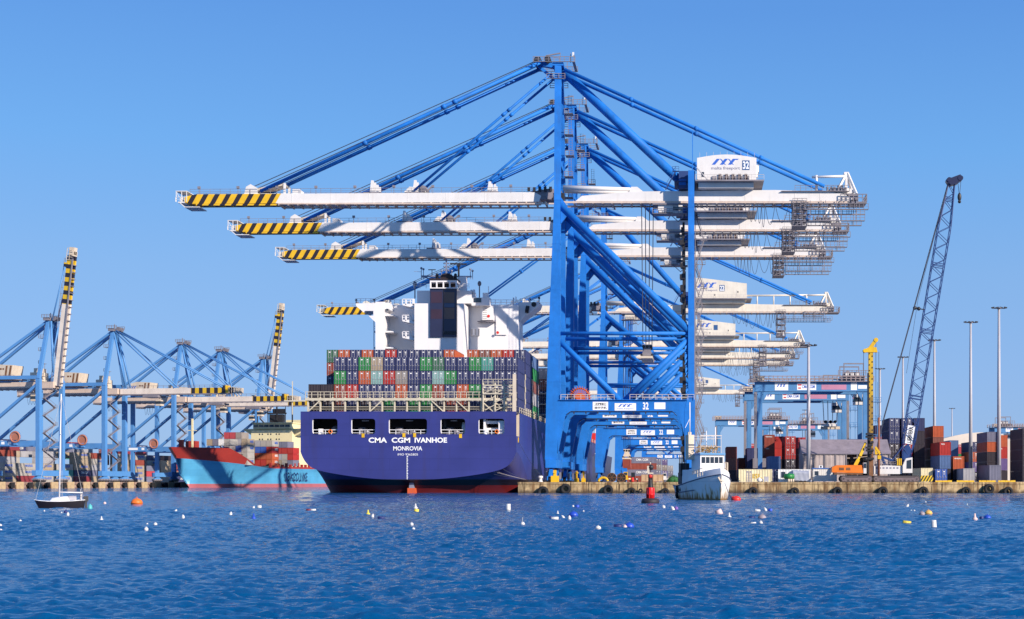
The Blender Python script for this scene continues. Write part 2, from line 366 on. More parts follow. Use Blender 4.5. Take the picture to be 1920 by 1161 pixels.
def quay_face(name, col, wet, stain):
    """weathered concrete: rust and damp running down the face, a dark tide band with a ragged edge"""
    m = bpy.data.materials.new(name); m.use_nodes = True; n, l = m.node_tree.nodes, m.node_tree.links; b = n['Principled BSDF']; b.inputs['Roughness'].default_value = 0.88
    g = n.new('ShaderNodeNewGeometry'); sp = n.new('ShaderNodeSeparateXYZ'); l.new(g.outputs['Position'], sp.inputs[0])
    def noise(scale, sx, sz, det=7, rough=0.65):
        mp = n.new('ShaderNodeMapping'); mp.inputs['Scale'].default_value = (sx, sx, sz); l.new(g.outputs['Position'], mp.inputs['Vector'])
        z = n.new('ShaderNodeTexNoise'); z.inputs['Scale'].default_value = scale; z.inputs['Detail'].default_value = det; z.inputs['Roughness'].default_value = rough; l.new(mp.outputs[0], z.inputs['Vector']); return z.outputs['Fac']
    def rng(src, a, c, lo, hi):
        r = n.new('ShaderNodeMapRange'); r.inputs[1].default_value = a; r.inputs[2].default_value = c; r.inputs[3].default_value = lo; r.inputs[4].default_value = hi; l.new(src, r.inputs[0]); return r.outputs[0]
    def mix(f, a, c):
        x = n.new('ShaderNodeMix'); x.data_type = 'RGBA'; l.new(f, x.inputs[0])
        for s, v in ((6, a), (7, c)):
            if isinstance(v, tuple): x.inputs[s].default_value = (*v, 1)
            else: l.new(v, x.inputs[s])
        return x.outputs[2]
    base = mix(rng(noise(0.5, 1, 1), 0.38, 0.62, 0, 1), tuple(0.55*c for c in col), tuple(1.12*c for c in col))
    c1 = mix(rng(noise(1.0, 0.9, 0.10), 0.46, 0.60, 0, 0.85), base, stain)
    c2 = mix(rng(noise(1.0, 2.2, 0.16), 0.55, 0.64, 0, 0.95), c1, tuple(0.35*c for c in stain))
    ad = n.new('ShaderNodeMath'); ad.operation = 'MULTIPLY_ADD'; ad.inputs[1].default_value = -1.5; l.new(noise(0.8, 1, 0.3), ad.inputs[0]); l.new(sp.outputs[2], ad.inputs[2])
    c3 = mix(rng(ad.outputs[0], -0.55, 0.05, 0.85, 0), c2, wet); l.new(c3, b.inputs['Base Color'])
    bu = n.new('ShaderNodeBump'); bu.inputs['Strength'].default_value = 0.5; bu.inputs['Distance'].default_value = 0.08; l.new(noise(2.0, 1, 1, 9), bu.inputs['Height']); l.new(bu.outputs[0], b.inputs['Normal'])
    return m
CONC = quay_face('quay_concrete_face', (0.52, 0.37, 0.19), (0.05, 0.032, 0.02), (0.17, 0.085, 0.03))
APRON = paint('apron_concrete', (0.36, 0.33, 0.29), 0.9, 0.25, 0.1)
def quay(name, x0, x1, y0, y1, step=6.0):
    """a concrete apron with a slightly uneven, jointed face and a coping edge"""
    mb = MB()
    mb.box(x0+0.2, x1, y0+0.2, y1, -6, G-0.03, 1)
    x = x0
    while x < min(x1, x0+170):                              # face blocks and coping, with open joints
        w = min(step, x1-x)
        j = random.uniform(-0.04, 0.04)
        mb.box(x+0.03, x+w-0.03, y0+j, y0+0.9, -5, G-0.42, 0)
        mb.box(x+0.015, x+w-0.015, y0-0.10+j, y0+1.6, G-0.40, G, 0)
        x += w
    return mb, name
mb, nm = quay('quay', -34.6, 600, 288.5, 3000)
y = 288.5                                                   # the berth face along the ship
while y < 520:
    mb.box(-34.7, -33.2, y+0.03, y+7.97, G-0.40, G+0.003, 0); mb.box(-34.55, -33.5, y+0.05, y+7.95, -5, G-0.42, 0); y += 8
structure(mb.build('quay', [CONC, APRON]))
# the far quay runs away to the right at an angle of its own
QA = math.atan(0.1835); QD = Vector((math.sin(QA), math.cos(QA), 0)); QN = Vector((math.cos(QA), -math.sin(QA), 0))
def qp(off, D, z=0.0):
    """a point at depth D, off metres landward of the far quay's edge"""
    return Vector((-310.4+0.1835*D-off/math.cos(QA), D, z))
mb = MB(); mb.box(-1500, -0.6, -120, 3000, -6, G-0.03, 1)
y = -100.0
while y < 420:
    mb.box(-1.4, 0, y+0.04, y+9.96, G-0.9, G, 0); mb.box(-1.4, -0.3, y+0.04, y+9.96, -5, G-0.93, 0); y += 10
structure(mb.build('far_quay', [quay_face('far_quay_face', (0.42, 0.30, 0.24), (0.16, 0.10, 0.09), (0.20, 0.10, 0.07)), APRON], None, qp(0, 460), (0, 0, -QA)))
# ------------------------------------------------------------------ ship-to-shore cranes on the main quay
PW = 0.85
def sts_crane(label, loc, gz=64.2, tipx=-112.5, rearx=36.0, newer=True, number='32'):
    """x is measured from the landside rail (water to -x), y from the boom's middle plane; z is height above the water"""
    root = thing('ship_to_shore_crane', label, 'gantry crane', loc, 0, 'blue ship to shore cranes on the main quay')
    dz = gz-64.2; top = 94.0; WH = WHITE if newer else WHITE2
    for sy in (-6, 6):
        mb = MB()
        mb.prism([(-31.7,7.1),(-29.1,7.1),(-28.9,13),(-28.35,20.3),(-28.35,63.5+dz),(-29.7,63.5+dz),(-30.9,34),(-31.4,20.3)], sy-0.9, sy+0.9)
        for z in (24, 32, 44, 54): mb.box(-31.05+(z-24)*0.03, -28.30, sy-0.935, sy+0.935, z, z+0.10)       # weld bands
        mb.build('waterside_leg', BLUE, root)
        mb = MB()
        mb.prism([(-1.3,7.1),(0.95,7.1),(0.95,20.3),(0.8,22),(0.8,70+dz),(-0.55,70+dz),(-0.55,21.5),(-1.3,18)], sy-0.9, sy+0.9)
        for z in (28, 40, 52, 62+dz): mb.box(-0.6, 0.84, sy-0.935, sy+0.935, z, z+0.10)
        mb.build('landside_leg', BLUE, root)
        mb = MB()
        mb.prism([(-28.95,20.0),(-1.0,20.0),(-1.0,11),(-2.2,15.6),(-3.2,17.4),(-26.3,17.4),(-27.4,16.4),(-28.95,8.5)], sy-PW, sy+PW)
        mb.box(-28.6, -0.8, sy-1.25, sy+1.25, 20.0, 20.12)
        if sy < 0:
            mb.path([(-27, sy-0.95, 16.9), (-26, sy-0.95, 17.55), (-4, sy-0.95, 17.55), (-3, sy-0.95, 16.6)], 0.07, 4, 1)
            for k in range(9): mb.box(-25.5+k*2.6, -25.25+k*2.6, sy-1.0, sy-0.85, 17.0, 17.6, 1)
        pb = mb.build('portal_beam', [BLUE, DARK], root)
        if sy < 0:
            yq = sy-PW-0.012
            sg = MB(); sg.box(X_(1152,313)+0.05, X_(1193,313)-0.05, yq-0.03, yq, 17.75, 19.35)
            s2 = sg.build('sign', SIGNW, root)
            mk = MB(); put_logo(mk, (-15.8, yq-0.045, 18.55), 3.2, 0.6); put_text(mk, 'malta freeport', (-16.0, yq-0.045, 17.95), 3.6, 0.35, bold=0.005)
            mk.build('lettering', LOGOB, s2)
            sg = MB(); sg.box(-21.3, -17.95, yq-0.03, yq, 17.85, 19.65); s3 = sg.build('sign', SIGNW, root)
            mk = MB(); put_text(mk, 'ZPMC', (-20.8, yq-0.045, 18.95), 2.4, 0.45, bold=0.03)
            mk.box(-21.0,-18.3,yq-0.042,yq-0.03,18.82,18.87)
            put_text(mk, '\u632f\u534e\u6e2f\u673a', (-20.9, yq-0.045, 18.1), 2.6, 0.5); mk.build('lettering', DARK, s3)
            sg = MB(); sg.box(-7.9, -5.5, yq-0.03, yq, 18.05, 19.5); sg.build('sign', SIGNW, root)
            mk = MB(); put_text(mk, number, (-10.4, yq-0.01, 17.95), 1.25, 1.6, bold=0.03); mk.build('number', SIGNW, root)
        mb = MB(); mb.rail((-28.2, sy-1.2, 20.12), (-16.6, sy-1.2, 20.12), 1.1, 1.4, 0.05); mb.rail((-13.2, sy-1.2, 20.12), (0.8, sy-1.2, 20.12), 1.1, 1.4, 0.05)
        mb.build('railing', RAIL, root)
        # lower bracing
        mb = MB(); mb.tube((-28.6, sy, 33.0), (-15.4, sy, 20.0), 0.62, 12); mb.build('brace', BLUE, root)
        mb = MB(); mb.tube((-0.6, sy, 33.2), (-14.4, sy, 20.0), 0.62, 12); mb.build('brace', BLUE, root)
        mb = MB(); mb.tube((-28.5, sy, 34.6), (-0.5, sy, 34.6), 0.42, 12); mb.build('tie_tube', BLUE, root)
        mb = MB(); mb.tube((-28.4, sy, 62.6+dz), (-0.4, sy, 35.2), 0.78, 16)
        mb.prism([(-28.3, 64.3+dz), (-28.3, 58.5+dz), (-26.6, 60.6+dz), (-26.9, 62.4+dz)], sy-0.3, sy+0.3); mb.build('main_diagonal', BLUE, root)
        # mast above the boom
        s1 = sy/6.0
        mb = MB(); mb.beam((-29.05, sy, 63.5+dz), (-29.2, s1*2.6, top), 1.45, 1.45); mb.build('mast', BLUE, root)
        if sy < 0:
            mb = MB(); mb.tube((-28.2, 0, top-0.6), (-1.6, 0, 68.4+dz), 1.0, 16)
            mb.prism([(-28.5, top), (-28.5, top-3.0), (-26.6, top-2.4), (-27.4, top-0.2)], -0.3, 0.3); mb.box(-2.6, -1.0, -4.0, 4.0, 67.4+dz, 68.6+dz); mb.build('upper_diagonal', BLUE, root)
        mb = MB(); mb.tube((-27.8, s1*2.3, top-0.8), (rearx-6.5, s1*2.4, 67.4+dz), 0.40, 10)
        for t in (0.25, 0.5, 0.75):
            a = Vector((-27.8, s1*2.3, top-0.8)).lerp(Vector((rearx-6.5, s1*2.4, 67.4+dz)), t); b = a+(Vector((rearx, 0, 67.4+dz))-Vector((-27.8, 0, top))).normalized()*0.8
            mb.tube(a, b, 0.5, 10)
        mb.build('backstay', BLUE, root)
        # forestays: two bars to the outer boom, two to the inner
        bx = lambda x: 66.3+dz+(x+29)*0.006
        o1, o2 = tipx+17.5, tipx+51.5
        for nm, ax, az, ex, rr in (('outer_forestay', -33.0, top+0.9, o1, 0.40), ('inner_forestay', -30.6, top-1.6, o2, 0.28)):
            a = Vector((ax, s1*2.2, az)); b = Vector((ex, s1*2.0, bx(ex)+0.5))
            mb = MB(); mb.tube(a, b, rr, 10)
            for t in (0.3, 0.34, 0.62): p = a.lerp(b, t); mb.tube(p, p+(b-a).normalized()*0.9, rr*1.35, 10)
            mb.build(nm, BLUE, root)
        a = Vector((-33.2, s1*1.2, top+1.9)); b = Vector((o1-2.0, s1*1.2, bx(o1)+1.6))
        mb = MB(); mb.tube(a, b, 0.10, 5); mb.tube(a+Vector((0, .3*s1, -.35)), b+Vector((3, .3*s1, -0.2)), 0.10, 5); mb.build('hoist_rope', CABLE, root)
    for (x0, x1) in ((-31.5, -29.2), (-1.2, 0.9)):
        mb = MB(); mb.box(x0, x1, -7.6, 7.6, 5.3, 7.08); mb.build('sill_beam', BLUE, root)
        for sy in (-6, 6):
            xc = (x0+x1)/2; mb = MB()
            mb.prism([(sy-3.6, 3.4), (sy+3.6, 3.4), (sy+2.6, 4.2), (sy+0.7, 5.29), (sy-0.7, 5.29), (sy-2.6, 4.2)], xc-0.35, xc+0.35, 'yz', 0)
            for k in (-3, -1, 1, 3):
                mb.prism([(sy+k-0.9, 2.6), (sy+k+0.9, 2.6), (sy+k+0.5, 3.5), (sy+k-0.5, 3.5)], xc-0.62, xc-0.40, 'yz', 0)
                mb.prism([(sy+k-0.9, 2.6), (sy+k+0.9, 2.6), (sy+k+0.5, 3.5), (sy+k-0.5, 3.5)], xc+0.40, xc+0.62, 'yz', 0)
                mb.tube((xc-0.3, sy+k, 2.72), (xc+0.3, sy+k, 2.72), 0.5, 12, 1)
            mb.box(xc-1.0, xc-0.66, sy-1.2, sy+1.0, 2.7, 4.6, 2); mb.box(xc+0.66, xc+0.95, sy-0.8, sy+1.2, 2.9, 4.4, 2)
            mb.build('bogie', [BLUE, DARK, STEEL], root)
    for (x, z, hh) in ((-29.3, 61.0+dz, 2.0), (0.1, 61.2+dz, 2.0), (-29.2, 72+dz*0.5, 1.0), (-29.2, top-4, 1.0)):
        w = 5.1 if z < 64+dz else (4.6 if z < 80 else 2.3)
        mb = MB(); mb.box(x-0.6, x+0.6, -w, w, z, z+hh); mb.build('cross_beam', BLUE, root)
    # apex head: sheaves, platforms, masts
    mb = MB(); mb.box(-30.4, -28.0, -3.4, 3.4, top-0.2, top+0.5); mb.beam((-29.3, 0, top+0.4), (-34.0, 0, top+1.2), 1.2, 1.0); mb.beam((-30, 0, top-2.6), (-34.0, 0, top+0.8), 0.6, 0.6)
    mb.build('apex_head', BLUE, root)
    mb = MB()
    for yy in (-2.2, -1.1, 0, 1.1, 2.2): mb.tube((-33.8, yy-0.12, top+1.3), (-33.8, yy+0.12, top+1.3), 0.85, 14); mb.tube((-31.6, yy-0.12, top+1.6), (-31.6, yy+0.12, top+1.6), 0.7, 14)
    mb.tube((-33.8, -2.4, top+1.3), (-33.8, 2.4, top+1.3), 0.3, 8); mb.tube((-31.6, -2.4, top+1.6), (-31.6, 2.4, top+1.6), 0.3, 8); mb.beam((-33.8, 0, top+1.3), (-31.6, 0, top+1.6), 0.5, 0.4); mb.build('sheave', DARK, root)
    mb = MB()
    for zz, xa, xb in ((top+0.5, -34.6, -25.4), (top-3.2, -31.6, -27.6)):
        mb.box(xa, xb, -3.9, -3.6, zz, zz+0.1); mb.box(xa, xb, 3.6, 3.9, zz, zz+0.1)
        mb.rail((xa, -3.85, zz), (xb, -3.85, zz), 1.1, 1.1, 0.06); mb.rail((xa, 3.85, zz), (xb, 3.85, zz), 1.1, 1.1, 0.06)
    mb.box(-26.0, -25.4, -3.9, 3.9, top+0.42, top+0.52)
    for (x, yy, h) in ((-29.0, 0, 3.6), (-26.4, -3, 2.6), (-27.6, 2, 2.2), (-25.6, -3.8, 2.0)): mb.beam((x, yy, top+0.5), (x, yy, top+h), 0.14, 0.14)
    mb.beam((-29, 0, top+3.5), (-32.2, 0, top+2.9), 0.25, 0.25); mb.beam((-29, 0, top+2.4), (-32.2, 0, top+2.9), 0.12, 0.12)
    mb.build('apex_platform', STEEL, root)
    mb = MB(); mb.box(-26.0, -25.6, -3.8, -3.4, top+1.6, top+2.6); mb.build('floodlight', WH, root)
    # ladders and landings beside the mast and inside the legs
    mb = MB()
    z = 66+dz
    while z < top-6:
        xs = -27.9 if int(z) % 2 == 0 else -27.7
        mb.box(xs-0.4, xs+1.5, 2.6, 5.2, z, z+0.1); mb.rail((xs-0.4, 2.6, z), (xs+1.5, 2.6, z), 1.1, 0.9, 0.05)
        for k in (0, 0.7): mb.beam((xs+0.4+k, 3.2, z), (xs+0.4+k, 3.2, z+4.2), 0.07, 0.07)
        for h in np.arange(0.5, 4.2, 0.6): mb.beam((xs+0.3, 3.2, z+h), (xs+1.2, 3.2, z+h), 0.05, 0.05)
        z += 4.7
    mb.build('ladder', STEEL, root)
    mb = MB(); mb.stairs(1.2, 3.0, 4.6, 8, 63+dz, 5.4, 0.25)
    for x in (1.05,): mb.beam((x, 4.1, 7.2), (x, 4.1, 64+dz), 0.13, 0.13)
    mb.build('stairs', STEEL, root)
    mb = MB()                                               # cable runs and landings on the inner face of the landside legs
    z = 9.0
    while z < 60+dz:
        w = 0.9+0.7*random.random(); mb.box(-0.9-w, -1.35, 5.0, 7.0, z, z+0.12); mb.box(-1.0-w, -1.4, 4.95, 5.05, z, z+1.0+0.4*random.random())
        mb.box(-1.5-0.5*random.random(), -1.3, -5.2, -4.2, z+1.5, z+2.4)
        z += 2.6
    mb.beam((-1.6, 6, 8), (-1.6, 6, 61+dz), 0.5, 0.5); mb.build('cable_run', DARK, root)
    # boom
    bz = lambda x: 64.1+dz+(x+29)*0.006
    xs0 = tipx+21.5
    def girder_box(mb, pts, hw, m=0): mb.prism(pts, -hw, hw, 'xz', m)
    mb = MB(); girder_box(mb, [(xs0-0.6, bz(xs0)), (-33.5, bz(-33)), (-33.0, bz(-33)+1.3), (-34.5, bz(-33)+2.1), (xs0+0.6, bz(xs0)+2.1)], 2.25)
    k = xs0+3
    while k < -36: mb.box(k, k+0.08, -2.28, 2.28, bz(k)+0.1, bz(k)+2.06); k += 8.5
    mb.build('boom', WH, root)
    mb = MB()
    mb.box(xs0, -28, -2.6, -2.3, bz(-70)-0.42, bz(-70)-0.12); mb.box(xs0, -28, 2.3, 2.6, bz(-70)-0.42, bz(-70)-0.12)
    k = xs0
    while k < -29: mb.box(k, k+0.3, -2.5, 2.5, bz(k)-0.5, bz(k)-0.02); k += 2.1
    mb.build('trolley_rail', PINKW, root)
    mb = MB(); girder_box(mb, [(tipx+0.8, bz(tipx)+0.35), (tipx+2.2, bz(tipx)), (xs0-0.6, bz(xs0)), (xs0+0.6, bz(xs0)+2.1), (tipx+3.4, bz(tipx)+2.1), (tipx+1.0, bz(tipx)+1.6)], 2.26)
    mb.box(tipx+3.4, xs0, -2.55, -2.25, bz(tipx)-0.42, bz(tipx)-0.06); mb.build('boom_tip', HAZ, root)
    mb = MB(); z = bz(tipx)
    mb.box(tipx-0.6, tipx+0.9, -2.3, 2.3, z+0.2, z+0.45); mb.box(tipx-0.2, tipx+0.8, -1.6, 1.6, z+0.45, z+1.7)
    mb.box(tipx-1.1, tipx+1.4, -2.4, 2.4, z+2.7, z+2.85)
    for xx in (tipx-1.0, tipx+0.2, tipx+1.3):
        for yy in (-2.3, 2.3): mb.beam((xx, yy, z+0.4), (xx, yy, z+2.75), 0.13, 0.13)
    mb.beam((tipx-1.0, -2.3, z+2.7), (tipx+0.2, -2.3, z+0.5), 0.1, 0.1); mb.rail((tipx-1.1, -2.4, z+0.45), (tipx+0.9, -2.4, z+0.45), 1.0, 1, 0.04)
    mb.box(tipx+0.8, tipx+4.2, -2.4, 2.4, z-0.8, z-0.65); mb.beam((tipx+0.9, -2.3, z-0.7), (tipx-0.3, -2.3, z+0.3), 0.15, 0.15)
    mb.build('tip_platform', WH, root)
    mb = MB(); mb.rail((tipx+2, -2.2, bz(tipx)+2.1), (-35, -2.2, bz(-35)+2.1), 1.1, 2.2, 0.035); mb.rail((tipx+2, 2.2, bz(tipx)+2.1), (-35, 2.2, bz(-35)+2.1), 1.1, 2.2, 0.035)
    for k in range(9):
        x = tipx+4+k*8.6; mb.beam((x, -2.2, bz(x)+2), (x, -2.2, bz(x)+3.8), 0.1, 0.1); mb.box(x-0.3, x+0.3, -2.4, -2.0, bz(x)+3.3, bz(x)+3.8)
    mb.build('railing', STEEL, root)
    # stay anchors and sheave pylons on the boom
    z = bz(o1)+2.1
    mb = MB(); mb.prism([(o1-3.6, z), (o1-0.6, z), (o1-0.8, z+1.4), (o1-2.2, z+2.2), (o1-3.2, z+1.6)], -2, 2); mb.beam((o1+5.3, -1.8, z), (o1+5.3, -1.8, z+2.4), 0.45, 0.45); mb.beam((o1+5.3, 1.8, z), (o1+5.3, 1.8, z+2.4), 0.45, 0.45)
    mb.box(o1+7, o1+8.6, -1.8, 1.8, z, z+1.1); mb.box(o1-3.6, o1+8.6, -2.05, 2.05, z-0.02, z+0.12); mb.build('stay_anchor', WH, root)
    mb = MB(); mb.beam((o1-1.2, 0, z+0.9), (o1+5.2, 0, z+2.3), 3.6, 0.55); mb.build('anchor_frame', CREAM, root)
    for i, x in enumerate((o1+24.5, o2, tipx+68)):
        z = bz(x)+2.1; mb = MB()
        mb.box(x-1.8, x+2.0, -1.9, 1.9, z, z+0.35, 1)
        for yy in (-1.2, 1.2):
            mb.prism([(x-0.5, z+0.3), (x+0.6, z+0.3), (x+0.3, z+3.0-0.4*(i==2)), (x-0.2, z+3.0-0.4*(i==2))], yy-0.25, yy+0.25)
            mb.prism([(x+0.8, z+0.3), (x+1.5, z+0.3), (x+1.4, z+2.0), (x+0.95, z+2.0)], yy-0.2, yy+0.2)
        if i == 1:
            mb.prism([(x-2.4, z+0.3), (x+2.6, z+0.3), (x+1.2, z+1.4), (x-1.2, z+1.5)], -1.6, 1.6, 'xz', 0); mb.tube((x+1.9, -1.9, z+1.0), (x+1.9, 1.9, z+1.0), 0.75, 12, 1); mb.beam((x+2.2, 0, z+0.5), (x+3.6, 0, z+2.0), 0.3, 0.3, 1)
        mb.build('sheave_pylon', [WH, STEEL], root)
    # hinge
    mb = MB(); z = 64.2+dz
    mb.prism([(-35.5, z+2.1), (-31, z+2.9), (-28.5, z+2.3), (-28.5, z+0.4), (-33, z+0.4), (-34.5, z+1.4)], -1.9, 1.9, 'xz', 0)
    mb.tube((-31.2, -2.2, z+1.3), (-31.2, 2.2, z+1.3), 0.9, 14, 0); mb.box(-30.4, -28.0, -2.2, 2.2, z+0.2, z+1.8, 1)
    for k in range(5): mb.box(-36+k*1.2, -35.4+k*1.2, -2.5, -2.2, z+2.1, z+2.8+0.4*random.random(), 1)
    mb.build('boom_hinge', [STEEL, DARK], root)
    # fixed girder
    mb = MB(); g = [(-25.4, z), (-24.0, z+1.15), (-12.9, z+2.1), (18.6, z+2.45), (rearx-6.2, z+2.1), (rearx-2.2, z+1.6), (rearx-0.3, z+0.5), (rearx-1.0, z)]
    girder_box(mb, g, 2.25)
    for k in range(8): mb.box(-10+k*5.5, -9.9+k*5.5, -2.29, 2.29, z+0.1, z+1.9)
    mb.build('girder', WH, root)
    mb = MB(); mb.box(-28, rearx-1, -2.6, -2.28, z-0.5, z-0.1); mb.box(-28, rearx-1, 2.28, 2.6, z-0.5, z-0.1)
    k = -28.0
    while k < rearx-1: mb.box(k, k+0.3, -2.5, 2.5, z-0.62, z-0.02); k += 2.1
    mb.build('trolley_rail', PINKW, root)
    mb = MB(); mb.tube((-28.2, -1.6, z+3.05), (-13.2, -1.6, z+2.7), 0.6, 12, 0, 0.42); mb.tube((-28.2, 1.6, z+3.05), (-13.2, 1.6, z+2.7), 0.6, 12, 0, 0.42); mb.prism([(-13.6, z+2.0), (-10.5, z+2.2), (-11.8, z+3.2), (-13.2, z+3.2)], -2, 2, 'xz', 0); mb.build('hinge_strut', WH, root)
    # machinery house on the girder
    hx0, hx1 = (1.4, 14.4) if newer else (1.8, 18.7)
    hz0 = z+4.0; yf = -4.6
    if newer:
        n = 12; ph = [(hx0, hz0)]+[(hx0+(hx1-hx0)*i/n, hz0+5.0+0.75*math.sin(math.pi*i/n)) for i in range(n+1)]+[(hx1, hz0)]
    else:
        ph = [(hx0, hz0-1.2), (hx0, hz0+6.9), (hx0+3, hz0+6.7), (hx1, hz0+5.0), (hx1, hz0-0.4), (hx1-2, hz0-0.4), (hx1-3.5, hz0-1.2)]
    mb = MB(); mb.prism(ph, yf, 4.6)
    if newer: mb.box(hx1, hx1+0.7, -1.5, 1.5, hz0+2.6, hz0+4.2); mb.box(hx1, hx1+0.4, -3, -2, hz0+1.2, hz0+2.4)
    house = mb.build('machinery_house', WH, root)
    mk = MB(); yq = yf-0.012
    if newer: lx, lw, lz, lh = 4.6, 6.0, hz0+3.5, 1.3
    else: lx, lw, lz, lh = 2.1, 6.6, hz0+3.6, 1.7
    put_logo(mk, (lx, yq, lz), lw, lh); mk.build('logo', LOGOB, house)
    mk = MB(); put_text(mk, 'malta freeport', (lx-0.1, yq, lz-1.25-0.1*(not newer)), lw*1.05, 0.85, bold=0.012); mk.build('lettering', paint('lettering_grey', (0.16, 0.17, 0.26), 0.6), house)
    mk = MB(); nx, nz, nw, nh = (11.3, hz0+2.35, 1.6, 2.1) if newer else (9.6, hz0+2.4, 1.7, 2.1)
    mk.box(nx, nx+nw, yq-0.03, yq, nz, nz+nh); nb = mk.build('number_plate', paint('plate_blue', (0.03, 0.10, 0.26), 0.5), house)
    mk = MB(); put_text(mk, number, (nx+0.12, yq-0.045, nz+0.2), nw-0.24, nh-0.4, bold=0.03); mk.build('number', SIGNW, nb)
    if newer:
        for k in range(5):
            x = 6.1+k*1.42; mb = MB(); mb.box(x, x+0.62, yf-0.35, yf, hz0+0.15, hz0+1.42); mb.box(x+0.75, x+1.05, yf-0.3, yf, hz0+0.1, hz0+1.05, 1); mb.build('vent', [paint('vent_brown', (0.07, 0.035, 0.03), 0.7), STEEL], house)
        mb = MB(); mb.box(4.7, 5.6, yf-0.3, yf, hz0+0.1, hz0+1.0); mb.build('vent', STEEL, house)
        mb = MB(); mb.box(2.3, 2.95, yf-0.02, yf+0.02, hz0+0.8, hz0+1.9); mb.build('window', GLASS, house)
    else:
        for x, zz in ((7.6, hz0+0.6), (15.3, hz0+1.6)): mb = MB(); mb.box(x, x+0.9, yf-0.05, yf, zz-0.8, zz+1.2); mb.box(x+0.28, x+0.6, yf-0.08, yf-0.04, zz+0.3, zz+0.9, 1); mb.build('door', [WH, DARK], house)
    mb = MB(); mb.box(hx0-0.4, hx1+1.6, yf-1.4, 5.6, hz0-0.35, hz0-0.05); mb.build('house_platform', STEEL, root)
    mb = MB(); mb.box(hx0+0.3, hx1-0.6, yf+0.2, 4.4, hz0-1.5, hz0-0.36); mb.box(hx0+1, hx0+2, -2.2, 2.2, z+2.4, hz0-1.4); mb.box(hx1-4, hx1-3, -2.2, 2.2, z+2.4, hz0-1.4); mb.build('house_base', WH, root)
    mb = MB(); mb.rail((hx0-0.4, yf-1.35, hz0-0.05), (hx1+1.6, yf-1.35, hz0-0.05), 1.1, 1.3, 0.04)
    for k in range(9): x = hx0+0.6+k*(hx1-hx0-1)/8; mb.beam((x, yf+0.1, hz0+5.2-(0.2*k if not newer else 0)), (x, yf+0.1, hz0+6.2-(0.2*k if not newer else -0.2*math.sin(k*0.4))), 0.06, 0.06)
    mb.beam((hx0-0.1, yf-1.3, hz0+2.6), (hx0+2.2, yf-1.3, hz0), 0.5, 0.15); mb.build('railing', RAIL, root)
    mb = MB(); mb.beam((hx0-1.0, -4.2, hz0), (hx0-1.0, -4.2, hz0+11), 0.16, 0.16); mb.build('lightning_rod', BLUE, root)
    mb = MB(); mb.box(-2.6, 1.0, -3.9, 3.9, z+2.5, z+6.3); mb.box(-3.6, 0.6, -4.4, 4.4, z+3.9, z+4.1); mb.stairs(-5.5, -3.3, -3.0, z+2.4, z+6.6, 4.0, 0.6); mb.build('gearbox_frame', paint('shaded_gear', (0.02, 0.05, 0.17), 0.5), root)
    # rear end: pylon, walkways hung under the girder, cable loops
    rx = rearx
    mb = MB(); zz = z+2.0
    for yy in (-1.8, 1.8):
        mb.beam((rx-3.8, yy, zz), (rx-1.5, yy*0.4, zz+4.4), 0.5, 0.45); mb.beam((rx+0.6, yy, zz-0.3), (rx-1.2, yy*0.4, zz+4.4), 0.7, 0.5); mb.beam((rx-1.5, yy, zz), (rx-1.4, yy*0.4, zz+4.0), 0.35, 0.35)
    mb.box(rx-2.0, rx-0.9, -1, 1, zz+4.1, zz+4.7); mb.tube((rx-9.2, -1.7, zz+3.4), (rx-2, -1.7, zz+3.6), 0.28, 8); mb.tube((rx-8.2, -1.7, zz-0.2), (rx-8.2, -1.7, zz+3.8), 0.3, 8)
    if not newer:
        for k in range(5): mb.tube((rx-8.2-k*5.5, -1.7, zz), (rx-8.2-k*5.5, -1.7, zz+3.6), 0.22, 8)
        mb.tube((rx-31, -1.7, zz+3.3), (rx-8, -1.7, zz+3.5), 0.3, 8)
    mb.prism([(rx-6.5, zz-0.2), (rx-0.5, zz-0.2), (rx+0.5, zz+0.4), (rx-1.2, zz+1.0), (rx-5.0, zz+1.0)], -1.6, 1.6); mb.build('rear_pylon', WH, root)
    mb = MB(); mb.box(rx-1, rx+2.8, -2.8, 2.8, z-0.5, z-0.2); mb.box(rx-1.2, rx+0.9, -2.2, 2.2, z+0.2, z+1.6); mb.rail((rx-3, -2.8, z-0.2), (rx+2.8, -2.8, z-0.2), 1.6, 0.9, 0.08); mb.rail((rx+2.8, -2.8, z-0.2), (rx+2.8, 2.8, z-0.2), 1.6, 0.9, 0.08); mb.rail((rx-13, -2.6, z+2.2), (rx-1, -2.6, z+2.2), 1.2, 1.1, 0.05)
    mb.box(rx-16, rx-1, -2.8, -2.0, z+2.05, z+2.18)
    for k in range(6): mb.box(rx-6+k*0.8, rx-5.6+k*0.8, -2.4, -1.6, z+2.2, z+3.0+0.5*random.random())
    mb.build('rear_platform', STEEL, root)
    mb = MB()
    if newer: lv = ((rx-11, rx+3.1, z-1.9), (rx-10, rx+2.3, z-4.4))
    else: lv = ((rx-16, rx+0.3, z-2.9), (rx-9, rx-2.5, z-1.2))
    for xa, xb, zf in lv:
        for yy in (-3.2, 2.6): mb.box(xa, xb, yy, yy+0.7, zf-0.16, zf)
        mb.rail((xa, -3.2, zf), (xb, -3.2, zf), 1.15, 1.0, 0.05); mb.rail((xa, 3.3, zf), (xb, 3.3, zf), 1.15, 1.0, 0.05)
        k = xa+0.3
        while k < xb-1:
            for yy in (-3.0, 3.0): mb.beam((k, yy, zf), (k, yy, z), 0.13, 0.13)
            k += 3.4
    mb.build('hung_walkway', STEEL, root)
    mb = MB(); cx = rx-12.2 if newer else rx-17; low = z-5.6 if newer else z-8.4
    for xx in (cx-1.1, cx+0.5, cx+1.6):
        for yy in (-2.6, 2.6): mb.beam((xx, yy, low), (xx, yy, z-0.3), 0.18, 0.18)
